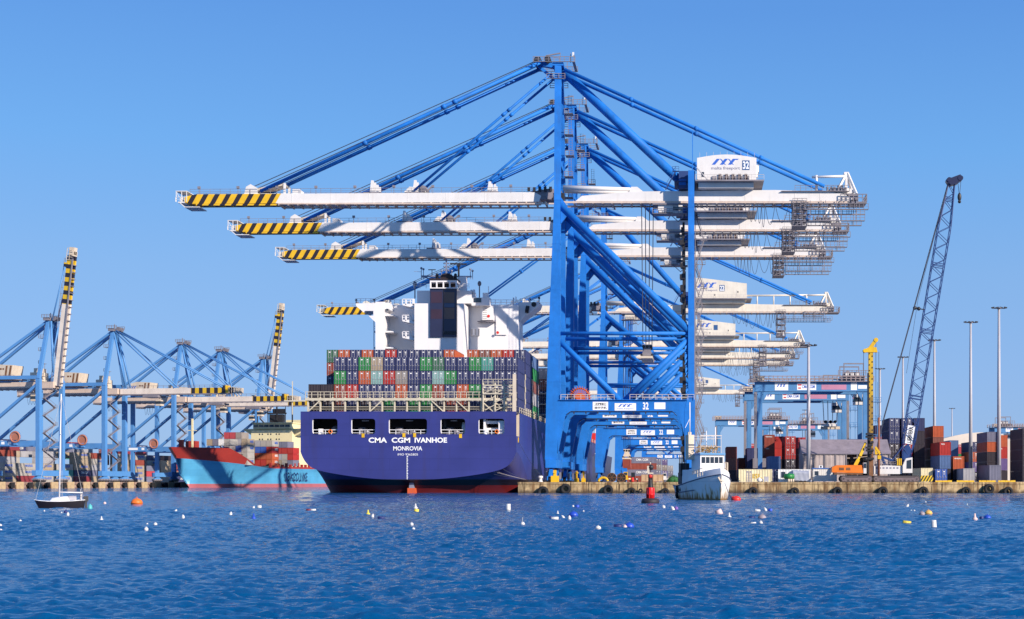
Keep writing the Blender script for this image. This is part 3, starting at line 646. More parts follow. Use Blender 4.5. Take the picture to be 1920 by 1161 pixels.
    for k in range(5):
        zz = low+k*(z-low-0.5)/4; mb.box(cx-1.3, cx+1.8, -2.8, 2.8, zz, zz+0.12); mb.rail((cx-1.3, -2.8, zz), (cx+1.8, -2.8, zz), 1.0, 1.0, 0.05)
        if k < 4: mb.beam((cx-1.1, -2.7, zz), (cx+1.6, -2.7, zz+(z-low-0.5)/4), 0.16, 0.16)
    mb.box(cx-1.0, cx+1.0, -1.5, 1.5, low+0.3, low+1.4); mb.build('maintenance_cage', STEEL, root)
    mb = MB(); x = 12.0 if newer else 14.0
    end = rx-12 if newer else rx-18
    spans = []
    while x < end: 
        w = random.choice((0.8, 0.9, 1.0, 2.2, 3.0)); spans.append((x, min(x+w, end))); x += w
    for xa, xb in spans:
        dep = 3.2+2.2*random.random(); yy = -2.9
        mb.path([(xa+(xb-xa)*i/8, yy, z-0.6-dep*(1-((i-4)/4)**2)) for i in range(9)], 0.055, 4)
    mb.build('festoon_cable', CABLE, root)
    # trolley with the driver's cab
    tx = -5.2 if newer else -20.0
    mb = MB(); mb.box(tx-3.2, tx+2.6, -2.9, 2.9, z-0.9, z-0.5, 1); mb.box(tx-2.0, tx+1.2, -2.4, 2.0, z-2.5, z-0.9, 0); mb.box(tx+1.2, tx+3.4, -2.2, -0.2, z-2.7, z-0.9, 0); mb.box(tx+1.3, tx+3.42, -2.22, -0.18, z-2.0, z-1.2, 2)
    mb.rail((tx-3.2, -2.9, z-2.75), (tx+4.4, -2.9, z-2.75), 1.0, 0.9, 0.05, 1); mb.box(tx-3.2, tx+4.4, -2.95, 0.5, z-2.87, z-2.75, 1); mb.beam((tx+0.5, -2.5, z-2.8), (tx+2.5, -2.5, z-4.6), 0.16, 0.16, 1); mb.beam((tx+4.2, -2.5, z-2.8), (tx+2.4, -2.5, z-4.6), 0.16, 0.16, 1)
    mb.build('trolley', [WH, STEEL, GLASS], root)
    return root
near_crane = sts_crane('nearest blue quay crane, numbered 32, its boom reaching over the navy ship stern', (0, 320, 0))
near_crane_parts = ('spreader', 'spreader_rope', 'cable_reel')
c2 = dup(near_crane, (0, 355.6, 0), 'second blue quay crane, lower in view just behind the crane numbered 32', 'blue ship to shore cranes on the main quay')
c3 = dup(near_crane, (0, 396, 0), 'third blue quay crane, its boom the lowest of three white booms above the bridge', 'blue ship to shore cranes on the main quay')
def end_spreader(root, x, z, ztop, m1, loc_y=0.0):
    """a spreader seen end-on: head block above, frame below, four ropes to the trolley"""
    mb = MB(); mb.prism([(x-1.25, z+0.9), (x+1.25, z+0.9), (x+1.0, z+1.6), (x+0.7, z+2.2), (x+1.1, z+3.4), (x-1.1, z+3.4), (x-0.7, z+2.2), (x-1.0, z+1.6)], -2.2, 2.2, 'xz', 0)
    mb.box(x-1.3, x+1.3, -6.1, 6.1, z, z+0.5, 1); mb.box(x-1.35, x-0.95, -6.1, 6.1, z+0.5, z+1.0, 2); mb.box(x+0.95, x+1.35, -6.1, 6.1, z+0.5, z+1.0, 2)
    for k in (-0.8, 0, 0.8): mb.tube((x+k, -2.3, z+2.9), (x+k, 2.3, z+2.9), 0.33, 10, 2)
    mb.build('spreader', [m1, CREAM, DARK], root)
    mb = MB()
    for k in (-1.0, -0.35, 0.35, 1.0):
        for yy in (-1.5, 1.5): mb.tube((x+k, yy, z+3.2), (x+k*1.3, yy, ztop), 0.05, 4)
    mb.build('spreader_rope', CABLE, root)
end_spreader(near_crane, -9.6, 29.2, 63.4, STEEL)
mb = MB()
mb.torus((-24.6, 0, 20.9), 2.1, 0.16, 'y', 28, 6); mb.torus((-24.6, 0.5, 20.9), 2.1, 0.16, 'y', 28, 6)
for k in range(28):
    t = 2*math.pi*k/28; mb.beam((-24.6+1.2*math.cos(t), -0.2, 20.9+1.2*math.sin(t)), (-24.6+2.6*math.cos(t), -0.2, 20.9+2.6*math.sin(t)), 0.14, 0.14)
mb.tube((-24.6, -0.3, 20.9), (-24.6, 0.8, 20.9), 1.15, 20)
mb.build('cable_reel', paint('reel_orange', (0.55, 0.10, 0.02), 0.5), near_crane)
crane4 = sts_crane('older blue quay crane numbered 22, its striped boom end showing beyond the ship bridge', (0, 484, 0), 59.3, -124.0, 47.0, False, '22')
c5 = dup(crane4, (0, 606, 0), 'blue quay crane numbered 22 type standing next beyond it, seen below its rear girder', 'blue ship to shore cranes on the main quay')
c5['label'] = 'blue quay crane behind crane 22, with the second sloped white machine house'
c6 = dup(crane4, (0, 662, 0), 'far blue quay crane, its rear girder just below the second sloped machine house', 'blue ship to shore cranes on the main quay')
c7 = dup(crane4, (0, 702, 0), 'far blue quay crane, lowest of the three rear girders bunched above the yard gantries', 'blue ship to shore cranes on the main quay')
c8 = dup(crane4, (0, 930, 0), 'most distant quay crane, its cream girder level with the yard gantry tops', 'blue ship to shore cranes on the main quay')
end_spreader(crane4, -21.4, 9.8, 58.7, CREAM)

# ------------------------------------------------------------------ older cranes on the far quay
def far_crane(label, loc, boom_up=False, rz=0.0):
    """x from the waterside rail (water to +x), y along the quay, z above the water"""
    root = thing('ship_to_shore_crane', label, 'gantry crane', loc, rz, 'older light blue cranes on the far quay')
    top = 58.3
    for sy in (-6.5, 6.5):
        s1 = sy/6.5
        mb = MB(); mb.beam((0, sy, 6.2), (0, sy, 37.5), 1.5, 1.4); mb.build('waterside_leg', BLUEL, root)
        mb = MB(); mb.beam((-26, sy, 6.2), (-26, sy, 38.5), 1.4, 1.3); mb.build('landside_leg', BLUEL, root)
        mb = MB(); mb.beam((0, sy, 37.5), (0, s1*0.9, top), 1.15, 1.1); mb.build('mast', BLUEL, root)
        mb = MB(); mb.box(-25.3, -0.75, sy-0.6, sy+0.6, 14.6, 16.4); mb.build('portal_beam', BLUEL, root)
        mb = MB(); mb.box(-25.3, -0.75, sy-0.45, sy+0.45, 37.4, 38.6); mb.build('tie_beam', BLUEL, root)
        mb = MB(); mb.beam((-0.6, sy, 35.5), (-25.4, sy, 16.6), 0.95, 0.9); mb.build('brace', BLUEL, root)
        mb = MB(); mb.beam((-0.3, s1*0.9, top-0.5), (-27.5, s1*3, 39.2), 0.85, 0.85); mb.build('back_strut', BLUEL, root)
    mb = MB()
    yq = -6.5-0.615
    mb.box(-19.5, -15.5, yq-0.02, yq, 15.1, 16.0); mb.box(-13.8, -12.6, yq-0.02, yq, 15.1, 16.0); mb.box(-11.2, -10.0, yq-0.02, yq, 15.1, 16.0); mb.build('sign', SIGNW, root)
    for x in (0, -26):
        mb = MB(); mb.box(x-0.8, x+0.8, -9.2, 9.2, 4.4, 6.19); mb.build('sill_beam', BLUEL, root)
        for sy in (-6.5, 6.5):
            mb = MB(); mb.prism([(sy-3, 3.2), (sy+3, 3.2), (sy+0.8, 4.39), (sy-0.8, 4.39)], x-0.5, x+0.5, 'yz')
            for k in (-2.4, -0.8, 0.8, 2.4): mb.tube((x-0.4, sy+k, 2.75), (x+0.4, sy+k, 2.75), 0.52, 12, 1); mb.box(x-0.65, x+0.65, sy+k-0.6, sy+k+0.6, 2.8, 3.4, 2)
            mb.build('bogie', [BLUEL, DARK, STEEL], root)
    mb = MB(); mb.box(-1.2, 1.0, -2.4, 2.4, top-0.4, top+0.5); mb.box(-1.6, 2.4, -2.6, -2.4, top+0.5, top+0.6); mb.rail((-1.6, -2.6, top+0.5), (2.4, -2.6, top+0.5), 1.1, 0.9, 0.07)
    mb.rail((-1.6, 2.6, top+0.5), (2.4, 2.6, top+0.5), 1.1, 0.9, 0.07); mb.beam((0, 0, top), (0, 0, top+2.4), 0.2, 0.2); mb.beam((1.5, 0, top+0.2), (3.4, 0, top-0.2), 0.8, 0.5)
    for yy in (-1.2, 0, 1.2): mb.tube((2.2, yy-0.15, top+0.3), (2.2, yy+0.15, top+0.3), 0.8, 12)
    mb.build('apex_head', STEEL, root)
    # girder, boom, machinery house
    mb = MB(); mb.box(-38, 2.5, -2.3, -0.9, 34.6, 36.7); mb.box(-38, 2.5, 0.9, 2.3, 34.6, 36.7); mb.box(-38, 2.5, -2.7, -2.32, 34.1, 34.5, 1); mb.box(-38.6, -36.5, -2.2, 2.2, 33.9, 37.6)
    k = -37.0
    while k < 2: mb.box(k, k+0.25, -2.5, 2.5, 34.1, 34.58, 1); k += 2.4
    mb.build('girder', [PINKW, STEEL], root)
    bo = MB()
    bo.box(0, 28.3, -1.25, -0.45, -0.8, 1.2); bo.box(0, 28.3, 0.45, 1.25, -0.8, 1.2); bo.box(0, 44, -1.6, -1.27, -1.3, -0.85, 1)
    k = 1.0
    while k < 44: bo.box(k, k+0.25, -1.3, 1.3, -1.25, -0.82, 1); k += 2.4
    bo.rail((1, -1.2, 1.2), (44, -1.2, 1.2), 1.0, 2.0, 0.05, 1)
    boom = bo.build('boom', [paint('old_boom_white', (0.74, 0.64, 0.54), 0.5, 0.15, 0.2, 0.3, (0.3, 0.18, 0.12)), STEEL], root, (3.0, 0, 35.4), (0, -R(83) if boom_up else 0, 0))
    mb = MB(); mb.box(28.31, 45, -1.27, -0.43, -0.8, 1.2); mb.box(28.31, 45, 0.43, 1.27, -0.8, 1.2); mb.box(41, 42.5, -1.5, 1.5, 0.4, 2.0); mb.build('boom_tip', HAZ2, boom)
    mb = MB(); mb.box(45.0, 46.6, -1.2, 1.2, -0.9, 0.8); mb.box(45.4, 48.0, -0.9, 0.9, -0.9, 1.0); mb.rail((43.5, -1.5, -0.9), (47.5, -1.5, -0.9), 2.2, 0.9, 0.07); mb.build('tip_platform', CREAM, boom)
    mb = MB()
    if boom_up:
        c = math.cos(R(83)); s = math.sin(R(83))
        p = lambda d, h: (3+d*c-h*s, 0, 35.4+d*s+h*c)
        for yy in (-1.4, 1.4):
            a = p(41, 1.6); mb.tube((a[0], yy, a[2]), (1.6, yy, top-0.4), 0.22, 6); mb.tube((1.2, yy, top-0.6), (2.0, yy, 40), 0.35, 6); b = p(20, 1.6); mb.tube((b[0], yy, b[2]), (1.6, yy, 44), 0.25, 6)
    else:
        for yy in (-1.4, 1.4):
            mb.tube((1.4, yy, top-0.2), (44, yy, 36.8), 0.28, 6); mb.tube((1.0, yy, top-0.6), (25, yy, 36.8), 0.26, 6); mb.tube((0.6, yy, top-1), (5.5, yy, 37), 0.34, 6)
    mb.build('forestay', BLUEL, root)
    mb = MB(); mb.prism([(-22, 38.0), (-13.2, 38.0), (-12.4, 42.6), (-18.5, 42.9), (-22, 42.0)], -3, 3); mb.box(-22.4, -11.5, -3.6, 3.6, 37.6, 37.98, 1); mb.rail((-22.4, -3.5, 38), (-11.5, -3.5, 38), 1.1, 1.3, 0.06, 1)
    house = mb.build('machinery_house', [CREAM, STEEL], root)
    mb = MB(); mb.prism([(-14.2, 38.2), (-13.4, 38.2), (-12.7, 42.4), (-13.4, 42.4)], -3.03, -2.98); mb.prism([(-15.6, 38.2), (-14.9, 38.2), (-14.3, 42.4), (-15.0, 42.4)], -3.03, -2.98); mb.box(-17.4, -16.6, -3.03, -2.98, 41.0, 41.6); mb.box(-16.3, -15.7, -3.03, -2.98, 41.0, 41.6); mb.build('marking', BROWN, house)
    mb = MB(); put_logo(mb, (-21.8, -3.02, 40.2), 3.4, 1.0); mb.build('logo', LOGOB, house)
    mb = MB(); mb.box(-6, -2.5, -2.6, 2.6, 37, 40); mb.box(-5, -3, -2, 2, 40, 41.5); mb.rail((-6.5, -2.8, 37), (-1, -2.8, 37), 1.2, 1, 0.06); mb.build('hoist_gear', CREAM, root)
    mb = MB(); t0 = -8 if boom_up else 16
    mb.box(t0-3, t0+3, -2.8, 2.8, 33.2, 34.0); mb.box(t0-2, t0+0.8, -2.2, 2.2, 34.0, 34.05); mb.build('trolley', STEEL, root)
    mb = MB(); mb.box(t0+1.2, t0+3.2, -1.2, 1.2, 30.2, 32.4); mb.box(t0+1.15, t0+3.25, -1.25, 1.25, 30.9, 31.9, 1); mb.beam((t0+2.2, 0, 32.4), (t0+2.2, 0, 33.3), 0.3, 0.3); mb.build('driver_cab', [CREAM, GLASS], root)
    mb = MB(); mb.tube((-8, -7.9, 17.6), (-8, -7.2, 17.6), 1.35, 24, 0); mb.torus((-8, -7.9, 17.6), 1.75, 0.3, 'y', 28, 6, 0)
    for k in range(24):
        t = 2*math.pi*k/24; mb.beam((-8+1.2*math.cos(t), -7.7, 17.6+1.2*math.sin(t)), (-8+2.25*math.cos(t), -7.7, 17.6+2.25*math.sin(t)), 0.16, 0.16, 1)
    mb.box(-8.6, -7.4, -7.9, -7.12, 14.9, 16.6, 1); mb.build('cable_reel', [paint('reel_faded', (0.42, 0.16, 0.10), 0.6), BLUEL], root)
    mb = MB(); mb.stairs(-3.2, 3.2, -0.4, 7, 34, 3.0, 0.8, axis='y'); mb.build('stairs', STEEL, root)
    mb = MB()
    z = 38.5
    while z < top-4:
        mb.box(-2.4, -0.6, -3.2, -1.2, z, z+0.12); mb.rail((-2.4, -3.2, z), (-0.6, -3.2, z), 1.1, 0.8, 0.06); mb.beam((-1.5, -2, z), (-1.0, -1.7, z+4.4), 0.5, 0.12); z += 4.4
    mb.build('ladder', STEEL, root)
    mb = MB(); x = -34.0
    while x < -28: mb.path([(x+1.2*i/6, -2.8, 34-3.0*(1-((i-3)/3)**2)) for i in range(7)], 0.05, 4); x += 1.2
    mb.build('festoon_cable', CABLE, root)
    return root
grp = 'older light blue cranes on the far quay'
def qc(X, D): return (X, D, 0)
fa = far_crane('light blue crane with striped boom raised upright, behind the moored dark sailing boat', qc(-221.4, 498), True, -QA)
fb = far_crane('light blue crane with lowered boom, next to the raised boom behind the sailing boat', qc(-213.2, 533), False, -QA)
fc = dup(fb, qc(-206.3, 584.5), 'light blue crane with lowered boom, its legs just behind the red bow', grp)
fd = dup(fb, qc(-200.9, 616), 'light blue crane with lowered boom, fourth mast along behind the red bow', grp)
fe = dup(fa, qc(-193.5, 653), 'light blue crane with striped boom raised, farthest along beside the yellow bridge', grp)
# ------------------------------------------------------------------ shipping containers
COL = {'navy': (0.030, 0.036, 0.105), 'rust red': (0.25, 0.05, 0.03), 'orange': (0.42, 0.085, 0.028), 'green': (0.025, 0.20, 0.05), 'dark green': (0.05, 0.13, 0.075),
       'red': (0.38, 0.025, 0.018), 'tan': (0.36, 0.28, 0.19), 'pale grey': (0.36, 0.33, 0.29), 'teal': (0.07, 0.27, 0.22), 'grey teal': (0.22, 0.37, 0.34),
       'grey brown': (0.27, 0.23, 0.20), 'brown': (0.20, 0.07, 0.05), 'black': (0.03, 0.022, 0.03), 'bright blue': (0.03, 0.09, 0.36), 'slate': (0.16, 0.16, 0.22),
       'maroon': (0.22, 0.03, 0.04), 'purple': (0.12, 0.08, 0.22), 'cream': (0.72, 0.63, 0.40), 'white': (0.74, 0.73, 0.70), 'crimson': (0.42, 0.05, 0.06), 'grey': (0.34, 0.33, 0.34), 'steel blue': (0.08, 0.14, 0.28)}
_cm = {}
MARK = paint('container_marking', (0.80, 0.78, 0.74), 0.6, 0.1, 2)
ROD = paint('lock_rod_steel', (0.38, 0.37, 0.40), 0.45, 0.2, 2)
def cmat(col):
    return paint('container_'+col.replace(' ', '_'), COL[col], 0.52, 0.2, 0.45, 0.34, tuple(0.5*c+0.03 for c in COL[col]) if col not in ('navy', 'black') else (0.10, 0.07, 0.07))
def corr(mb, u0, u1, fixed, axis, sgn, z0, z1, n, depth=0.045):
    """one corrugated wall: trapezoid ribs pressed inwards"""
    rows = [[], []]; w = (u1-u0)/n
    for i in range(n):
        a = u0+i*w
        for t, d in ((0, 0), (0.35, 0), (0.5, 1), (0.85, 1)):
            u = a+t*w; c = fixed-sgn*depth*d
            for r, z in ((0, z0), (1, z1)): rows[r].append((c, u, z) if axis == 'x' else (u, c, z))
    for r, z in ((0, z0), (1, z1)): rows[r].append((fixed, u1, z) if axis == 'x' else (u1, fixed, z))
    mb.grid(rows, 0, False)
def container_mesh(L, H, kind):
    """kind: 'door' = lock-rod doors at the -y end, 'end' = corrugated end at -y; base centre of the -y end is the origin"""
    W = 2.438; h = W/2; mb = MB(); p = 0.10; e = 0.012
    for x in (-h+e, h-p-e):
        for yy in (e, L-p-e): mb.box(x, x+p, yy, yy+p, 0.006, H-0.006)
    for x in (-h+e, h-p-e): mb.box(x, x+p, p+e, L-p-e, 0.02, 0.16); mb.box(x, x+p, p+e, L-p-e, H-0.11, H-0.01)
    for yy in (e, L-p-e): mb.box(-h+p+e, h-p-e, yy, yy+p, 0.02, 0.16); mb.box(-h+p+e, h-p-e, yy, yy+p, H-0.13, H-0.01)
    corr(mb, p+e, L-p-e, -h+0.035, 'x', -1, 0.14, H-0.09, max(10, int(L*1.8))); corr(mb, p+e, L-p-e, h-0.035, 'x', 1, 0.14, H-0.09, max(10, int(L*1.8)))
    corr(mb, -h+p, h-p, L-0.04, 'y', 1, 0.14, H-0.12, 7)
    if kind == 'end': corr(mb, -h+p, h-p, 0.04, 'y', -1, 0.14, H-0.12, 7)
    mb.add([(-h+0.05, 0.05, H-0.03), (h-0.05, 0.05, H-0.03), (h-0.05, L-0.05, H-0.03), (-h+0.05, L-0.05, H-0.03)], [(0,1,2,3)])
    mb.add([(-h+0.05, 0.05, 0.1), (h-0.05, 0.05, 0.1), (h-0.05, L-0.05, 0.1), (-h+0.05, L-0.05, 0.1)], [(3,2,1,0)])
    return mb
def door_mesh(H, side):
    """one door leaf with two lock rods, cams, hinges and small marks"""
    x0, x1 = (-1.115, -0.012) if side < 0 else (0.012, 1.115)
    mb = MB(); mb.box(x0, x1, 0.045, 0.085, 0.165, H-0.135, 0)
    for k in range(3): mb.box(x0+0.05, x1-0.05, 0.03, 0.046, 0.35+k*(H-0.6)/3, 0.35+k*(H-0.6)/3+(H-0.6)/3-0.25, 0)
    for f in (0.25, 0.72):
        x = x0+f*(x1-x0); mb.tube((x, 0.005, 0.06), (x, 0.005, H-0.05), 0.032, 6, 1)
        for z in (0.2, 1.15, H-0.35): mb.box(x-0.07, x+0.07, -0.03, 0.04, z, z+0.1, 1)
        mb.box(x-0.02, x+0.34, -0.025, 0.0, 0.98, 1.04, 1)
    xo = x0 if side < 0 else x1
    for z in (0.5, 1.3, H-0.5): mb.box(xo-0.04, xo+0.04, 0.0, 0.05, z, z+0.14, 0)
    if side > 0:
        mb.box(x0+0.42, x1-0.35, 0.022, 0.03, H-0.62, H-0.42, 2); mb.box(x0+0.45, x1-0.4, 0.022, 0.03, H-0.9, H-0.8, 2); mb.box(x0+0.45, x1-0.42, 0.022, 0.03, H-1.15, H-1.07, 2)
    else: mb.box(x0+0.35, x1-0.35, 0.022, 0.03, H-0.62, H-0.42, 2)
    return mb
def cmesh(col, L, H, kind):
    k = (col, L, H, kind)
    if k not in _cm:
        b = (L, H, kind)
        if b not in _cm: _cm[b] = container_mesh(L, H, kind).mesh('container', STEEL)
        me = _cm[b].copy(); me.materials[0] = cmat(col); _cm[k] = me
    return _cm[k]
def dmesh(col, H, side):
    k = (col, H, side)
    if k not in _cm:
        b = ('door', H, side)
        if b not in _cm: _cm[b] = door_mesh(H, side).mesh('door', [STEEL, ROD, MARK])
        me = _cm[b].copy(); me.materials[0] = cmat(col); _cm[k] = me
    return _cm[k]
_lm = {}
def lmesh(s, w, h, face, mat=None):
    k = (s, w, h, face, mat)
    if k not in _lm:
        mb = MB(); put_text(mb, s, (0,0,0), w, h, face, bold=0.02); _lm[k] = mb.mesh('lettering', mat or MARK, False)
    return _lm[k]
def container(x, y, z, col, label, group, L=12.19, H=2.6, kind='end', rz=0.0, text=None, tside='-y', tmat=None):
    o = bpy.data.objects.new('shipping_container', cmesh(col, L, H, kind)); C.objects.link(o)
    o.location = (x, y, z); o.rotation_euler = (0, 0, rz); tag(o, label, 'container', group)
    if kind == 'door':
        for s in (-1, 1):
            d = bpy.data.objects.new('door', dmesh(col, H, s)); C.objects.link(d); d.parent = o
    if text:
        big = len(text) > 5
        if tside == '-y': me, lo = lmesh(text, 1.5 if big else 0.85, 0.28, '-y', tmat), (-0.95, -0.004, H-0.62)
        elif tside == '+x': me, lo = lmesh(text, 5.0 if L > 8 else 2.8, 1.0, '+x', tmat), (1.232, L*0.42, H*0.42)
        else: me, lo = lmesh(text, 5.0 if L > 8 else 2.8, 1.0, '-x', tmat), (-1.232, L*0.58, H*0.42)
        d = bpy.data.objects.new('lettering', me); C.objects.link(d); d.parent = o; d.location = lo
    return o
ORD = ['first', 'second', 'third', 'fourth', 'fifth', 'sixth', 'seventh', 'eighth', 'ninth', 'tenth', 'eleventh', 'twelfth', 'thirteenth', 'fourteenth', 'fifteenth', 'sixteenth', 'seventeenth', 'eighteenth', 'nineteenth', 'twentieth']
# ------------------------------------------------------------------ the navy container ship, stern to the camera
SX, SY = -56.4, 288.0
ship = thing('container_ship', 'large navy blue container ship, stern to the camera, moored beside the blue cranes', 'container ship', (SX, SY, 0))
HULLM = zsplit('navy_hull_paint', [(1.55, (0.17, 0.014, 0.014)), (2.75, (0.014, 0.011, 0.022)), (99, (0.034, 0.040, 0.195))], 0.42, 0.42, (0.045, 0.030, 0.055))  # black band above the red puts the counter's shade into the paint
def smooth(t): t = max(0, min(1, t)); return t*t*(3-2*t)
HB, DK = 21.55, 16.3
def zb0(u): u = abs(u); return 2.6+2.7*u*u+2.9*u**20
ds = [0, 1, 2.2, 3.6, 5.2, 7, 9, 11.5, 14.5, 18, 22, 27, 33, 41, 52, 70, 100, 150, 215, 235, 255, 272, 288, 302, 314, 324, 331, 334]
def wdk(d): return 1.0 if d < 262 else max(0.02, 1-((d-262)/72.5)**2.4)
def wwl(d): return 1.0 if d < 215 else max(0.012, 1-((d-215)/116)**1.5)
us = [math.sin(math.pi/2*(i/22-1)) for i in range(45)]
mb = MB(); rows = []
for d in ds:
    r = []
    for u in us:
        S = smooth(d/(9.0+30*u*u+10*abs(u)**12)); z = zb0(u)+(-7.5-zb0(u))*S
        r.append((u*HB*(wwl(d) if d > 214 else 1), d, z))
    rows.append(r)
mb.grid(rows)
sheer = lambda d: DK+(0 if d < 270 else 3.5*((d-270)/64)**1.5)
for s in (-1, 1):
    lo, mid, hi, = [], [], []
    for i, d in enumerate(ds):
        p = rows[i][0 if s < 0 else -1]
        lo.append(p); q = 0.55 if d > 215 else 0
        xw = abs(p[0]); xd = HB*wdk(d); xm = xw+(xd-xw)*0.45
        mid.append((s*xm, d, 11.4)); hi.append((s*xd, d, sheer(d)))
    mb.grid([lo, mid])
    if s < 0: mb.grid([mid, hi])
    else: mb.grid([mid[4:], hi[4:]])
mb.add([(-HB, 0, 0), (HB, 0, 0)], [])
hull = mb.build('hull', HULLM, ship)
# stern plate with its five mooring openings
def plate_with_holes(name, outer, holes, depth, mat, parent, y0):
    cu = bpy.data.curves.new(name, 'CURVE'); cu.dimensions = '2D'; cu.fill_mode = 'BOTH'; cu.extrude = depth/2
    for pts in [outer]+holes:
        sp = cu.splines.new('POLY'); sp.points.add(len(pts)-1); sp.use_cyclic_u = True
        for q, (a, b) in zip(sp.points, pts): q.co = (a, b, 0, 1)
    o = bpy.data.objects.new(name, cu); C.objects.link(o)
    me = bpy.data.meshes.new_from_object(o.evaluated_get(bpy.context.evaluated_depsgraph_get()))
    bpy.data.objects.remove(o); bpy.data.curves.remove(cu)
    me.transform(Matrix(((1,0,0,0),(0,0,1,y0),(0,1,0,0),(0,0,0,1)))); me.materials.clear(); me.materials.append(mat)
    for p in me.polygons: p.use_smooth = False
    ob = bpy.data.objects.new(name, me); C.objects.link(ob); ob.parent = parent; return ob
def rrect(x0, x1, z0, z1, r, n=4):
    pts = []
    for cx, cz, a0 in ((x1-r, z1-r, 0), (x0+r, z1-r, 90), (x0+r, z0+r, 180), (x1-r, z0+r, 270)):
        for i in range(n+1): t = R(a0+90*i/n); pts.append((cx+r*math.cos(t), cz+r*math.sin(t)))
    return pts
cr = lambda a: X_(550+a/3.9184, SY)-SX
holes = [rrect(cr(a), cr(b), 11.75, 14.85, 0.55) for a, b in ((140, 327), (426, 604), (702, 984), (1082, 1264), (1361, 1552))]
outer = [(u*HB, zb0(u)) for u in us]+[(HB, DK), (-HB, DK)]
tr = plate_with_holes('transom', outer, holes, 0.24, HULLM, ship, -0.13)
INT = paint('mooring_deck_paint', (0.10, 0.09, 0.10), 0.6, 0.2, 0.5)
mb = MB(); mb.box(-HB+0.05, HB-0.05, 0.05, 16, 11.1, 11.38); mb.box(-HB+0.05, HB-0.05, 14.8, 15.0, 11.38, DK-0.25); mb.box(-HB+0.02, HB-0.02, 0.05, 300, DK-0.25, DK-0.02)
for x in (-14.5, -6.3, 6.4, 14.6): mb.box(x-0.3, x+0.3, 5, 6, 11.38, DK-0.26)
mb.build('mooring_deck', INT, ship)
for i, (a, b) in enumerate(((140, 327), (426, 604), (702, 984), (1082, 1264), (1361, 1552))):
    x0, x1 = cr(a), cr(b); mb = MB()
    mb.rail((x0+0.1, 0.25, 11.4), (x1-0.1, 0.25, 11.4), 1.25, 1.2, 0.06)
    mb.box(x0-0.05, x0+0.14, -0.02, 0.2, 11.9, 14.7); mb.build('railing', SHIPW, ship)
    mb = MB(); c = (x0+x1)/2
    if i in (0, 4):
        mb.box(c-1.6, c-0.8, 1.0, 1.8, 11.4, 12.9, 1); mb.torus((c+1.0, 0.2, 12.3), 0.33, 0.1, 'y', 16, 6, 2)
        if i == 4: mb.box(x1-1.3, x1-0.2, 0.6, 4, 11.4, 14.5, 1); mb.box(x0+0.9, x0+1.3, 0.6, 4, 11.4, 14.8, 1); mb.box(x0+1.3, x1-1.3, 1.2, 1.5, 13.9, 14.5, 1); mb.box(x0+1.2, x1-1.2, 2, 3, 12.8, 13.1, 1)
        else: mb.ball((c+1.4, 3, 12.6), 1.0, 0)
    else:
        for xx in ((c-0.9, c+0.9) if i == 2 else (c+0.6*(1 if i == 1 else 1.2),)):
            mb.box(xx-0.5, xx-0.1, 0.0, 0.6, 11.3, 12.5, 0); mb.box(xx+0.1, xx+0.5, 0.0, 0.6, 11.3, 12.2, 0); mb.tube((xx-0.5, 0.5, 12.2), (xx+0.5, 0.5, 12.2), 0.3, 10, 0)
        mb.box(c-1.0, c+0.4, 3.0, 3.2, 14.5, 14.65, 1)
        if i == 3: mb.tube((x1-1.0, 3, 13.2), (x1-0.2, 3, 13.2), 1.15, 18, 1)
        mb.tube((x0+0.8, 3, 12.6), (x0+2.2, 3, 12.6), 0.7, 14, 0); mb.box(x0+0.7, x1-0.3, 2.4, 3.6, 11.39, 11.95, 0)
    mb.build('mooring_winch', [STEEL, SHIPW, ORANGE], ship)
mb = MB()
for x, zz in ((cr(515), 11.55), (cr(815), 11.62), (cr(893), 11.62), (cr(1230), 11.45)): mb.box(x-0.28, x+0.28, -0.36, -0.26, zz-0.45, zz+0.35)
mb.box(HB+0.0, HB+0.1, 2.6, 3.4, 10.2, 11.2); mb.build('fairlead', YEL, ship)
mb = MB(); yq = -0.27
for s, a, b, z0, z1 in (('CMA', 555, 690, 10.05, 11.1), ('CGM', 724, 860, 10.05, 11.1), ('IVANHOE', 893, 1131, 10.05, 11.1), ('MONROVIA', 736, 949, 8.5, 9.35), ('IMO 9365805', 769, 917, 7.5, 7.92)):
    put_text(mb, s, (cr(a), yq, z0), cr(b)-cr(a), z1-z0, bold=0.03 if z1-z0 > 1 else (0.015 if z1-z0 > 0.8 else 0.0))
mb.build('lettering', paint('hull_lettering', (0.88, 0.87, 0.84), 0.5, 0.05), ship)
mb = MB(); x = cr(841)
for k in range(14): mb.box(x-0.10, x+0.10 if k % 2 else x+0.02, -0.31 if 2.75+k*0.34 > 2.7 else 0, -0.28, 2.75+k*0.34, 2.95+k*0.34)
mb.box(x-0.16, x-0.11, -0.31, -0.28, 2.8, 7.4); mb.build('draught_marks', SIGNW, ship)
mb = MB(); mb.prism([(cr(835), -3), (cr(887), -3), (cr(887), 1.0), (cr(835), 1.0)], 0.4, 5.5, 'xz', 0); mb.prism([(cr(841), 1.0), (cr(878), 1.0), (cr(874), 2.55), (cr(845), 2.55)], 1.2, 4.5, 'xz', 1); mb.build('rudder', [paint('rudder_red', (0.62, 0.10, 0.03), 0.6), paint('rudder_post', (0.20, 0.22, 0.30), 0.6)], ship)
mb = MB(); mb.box(HB-0.75, HB-0.12, 0.1, 0.7, 11.4, DK+7.5); mb.box(HB-0.9, HB-0.05, 4.6, 5.2, 11.4, DK); mb.build('corner_post', CREAM, ship)
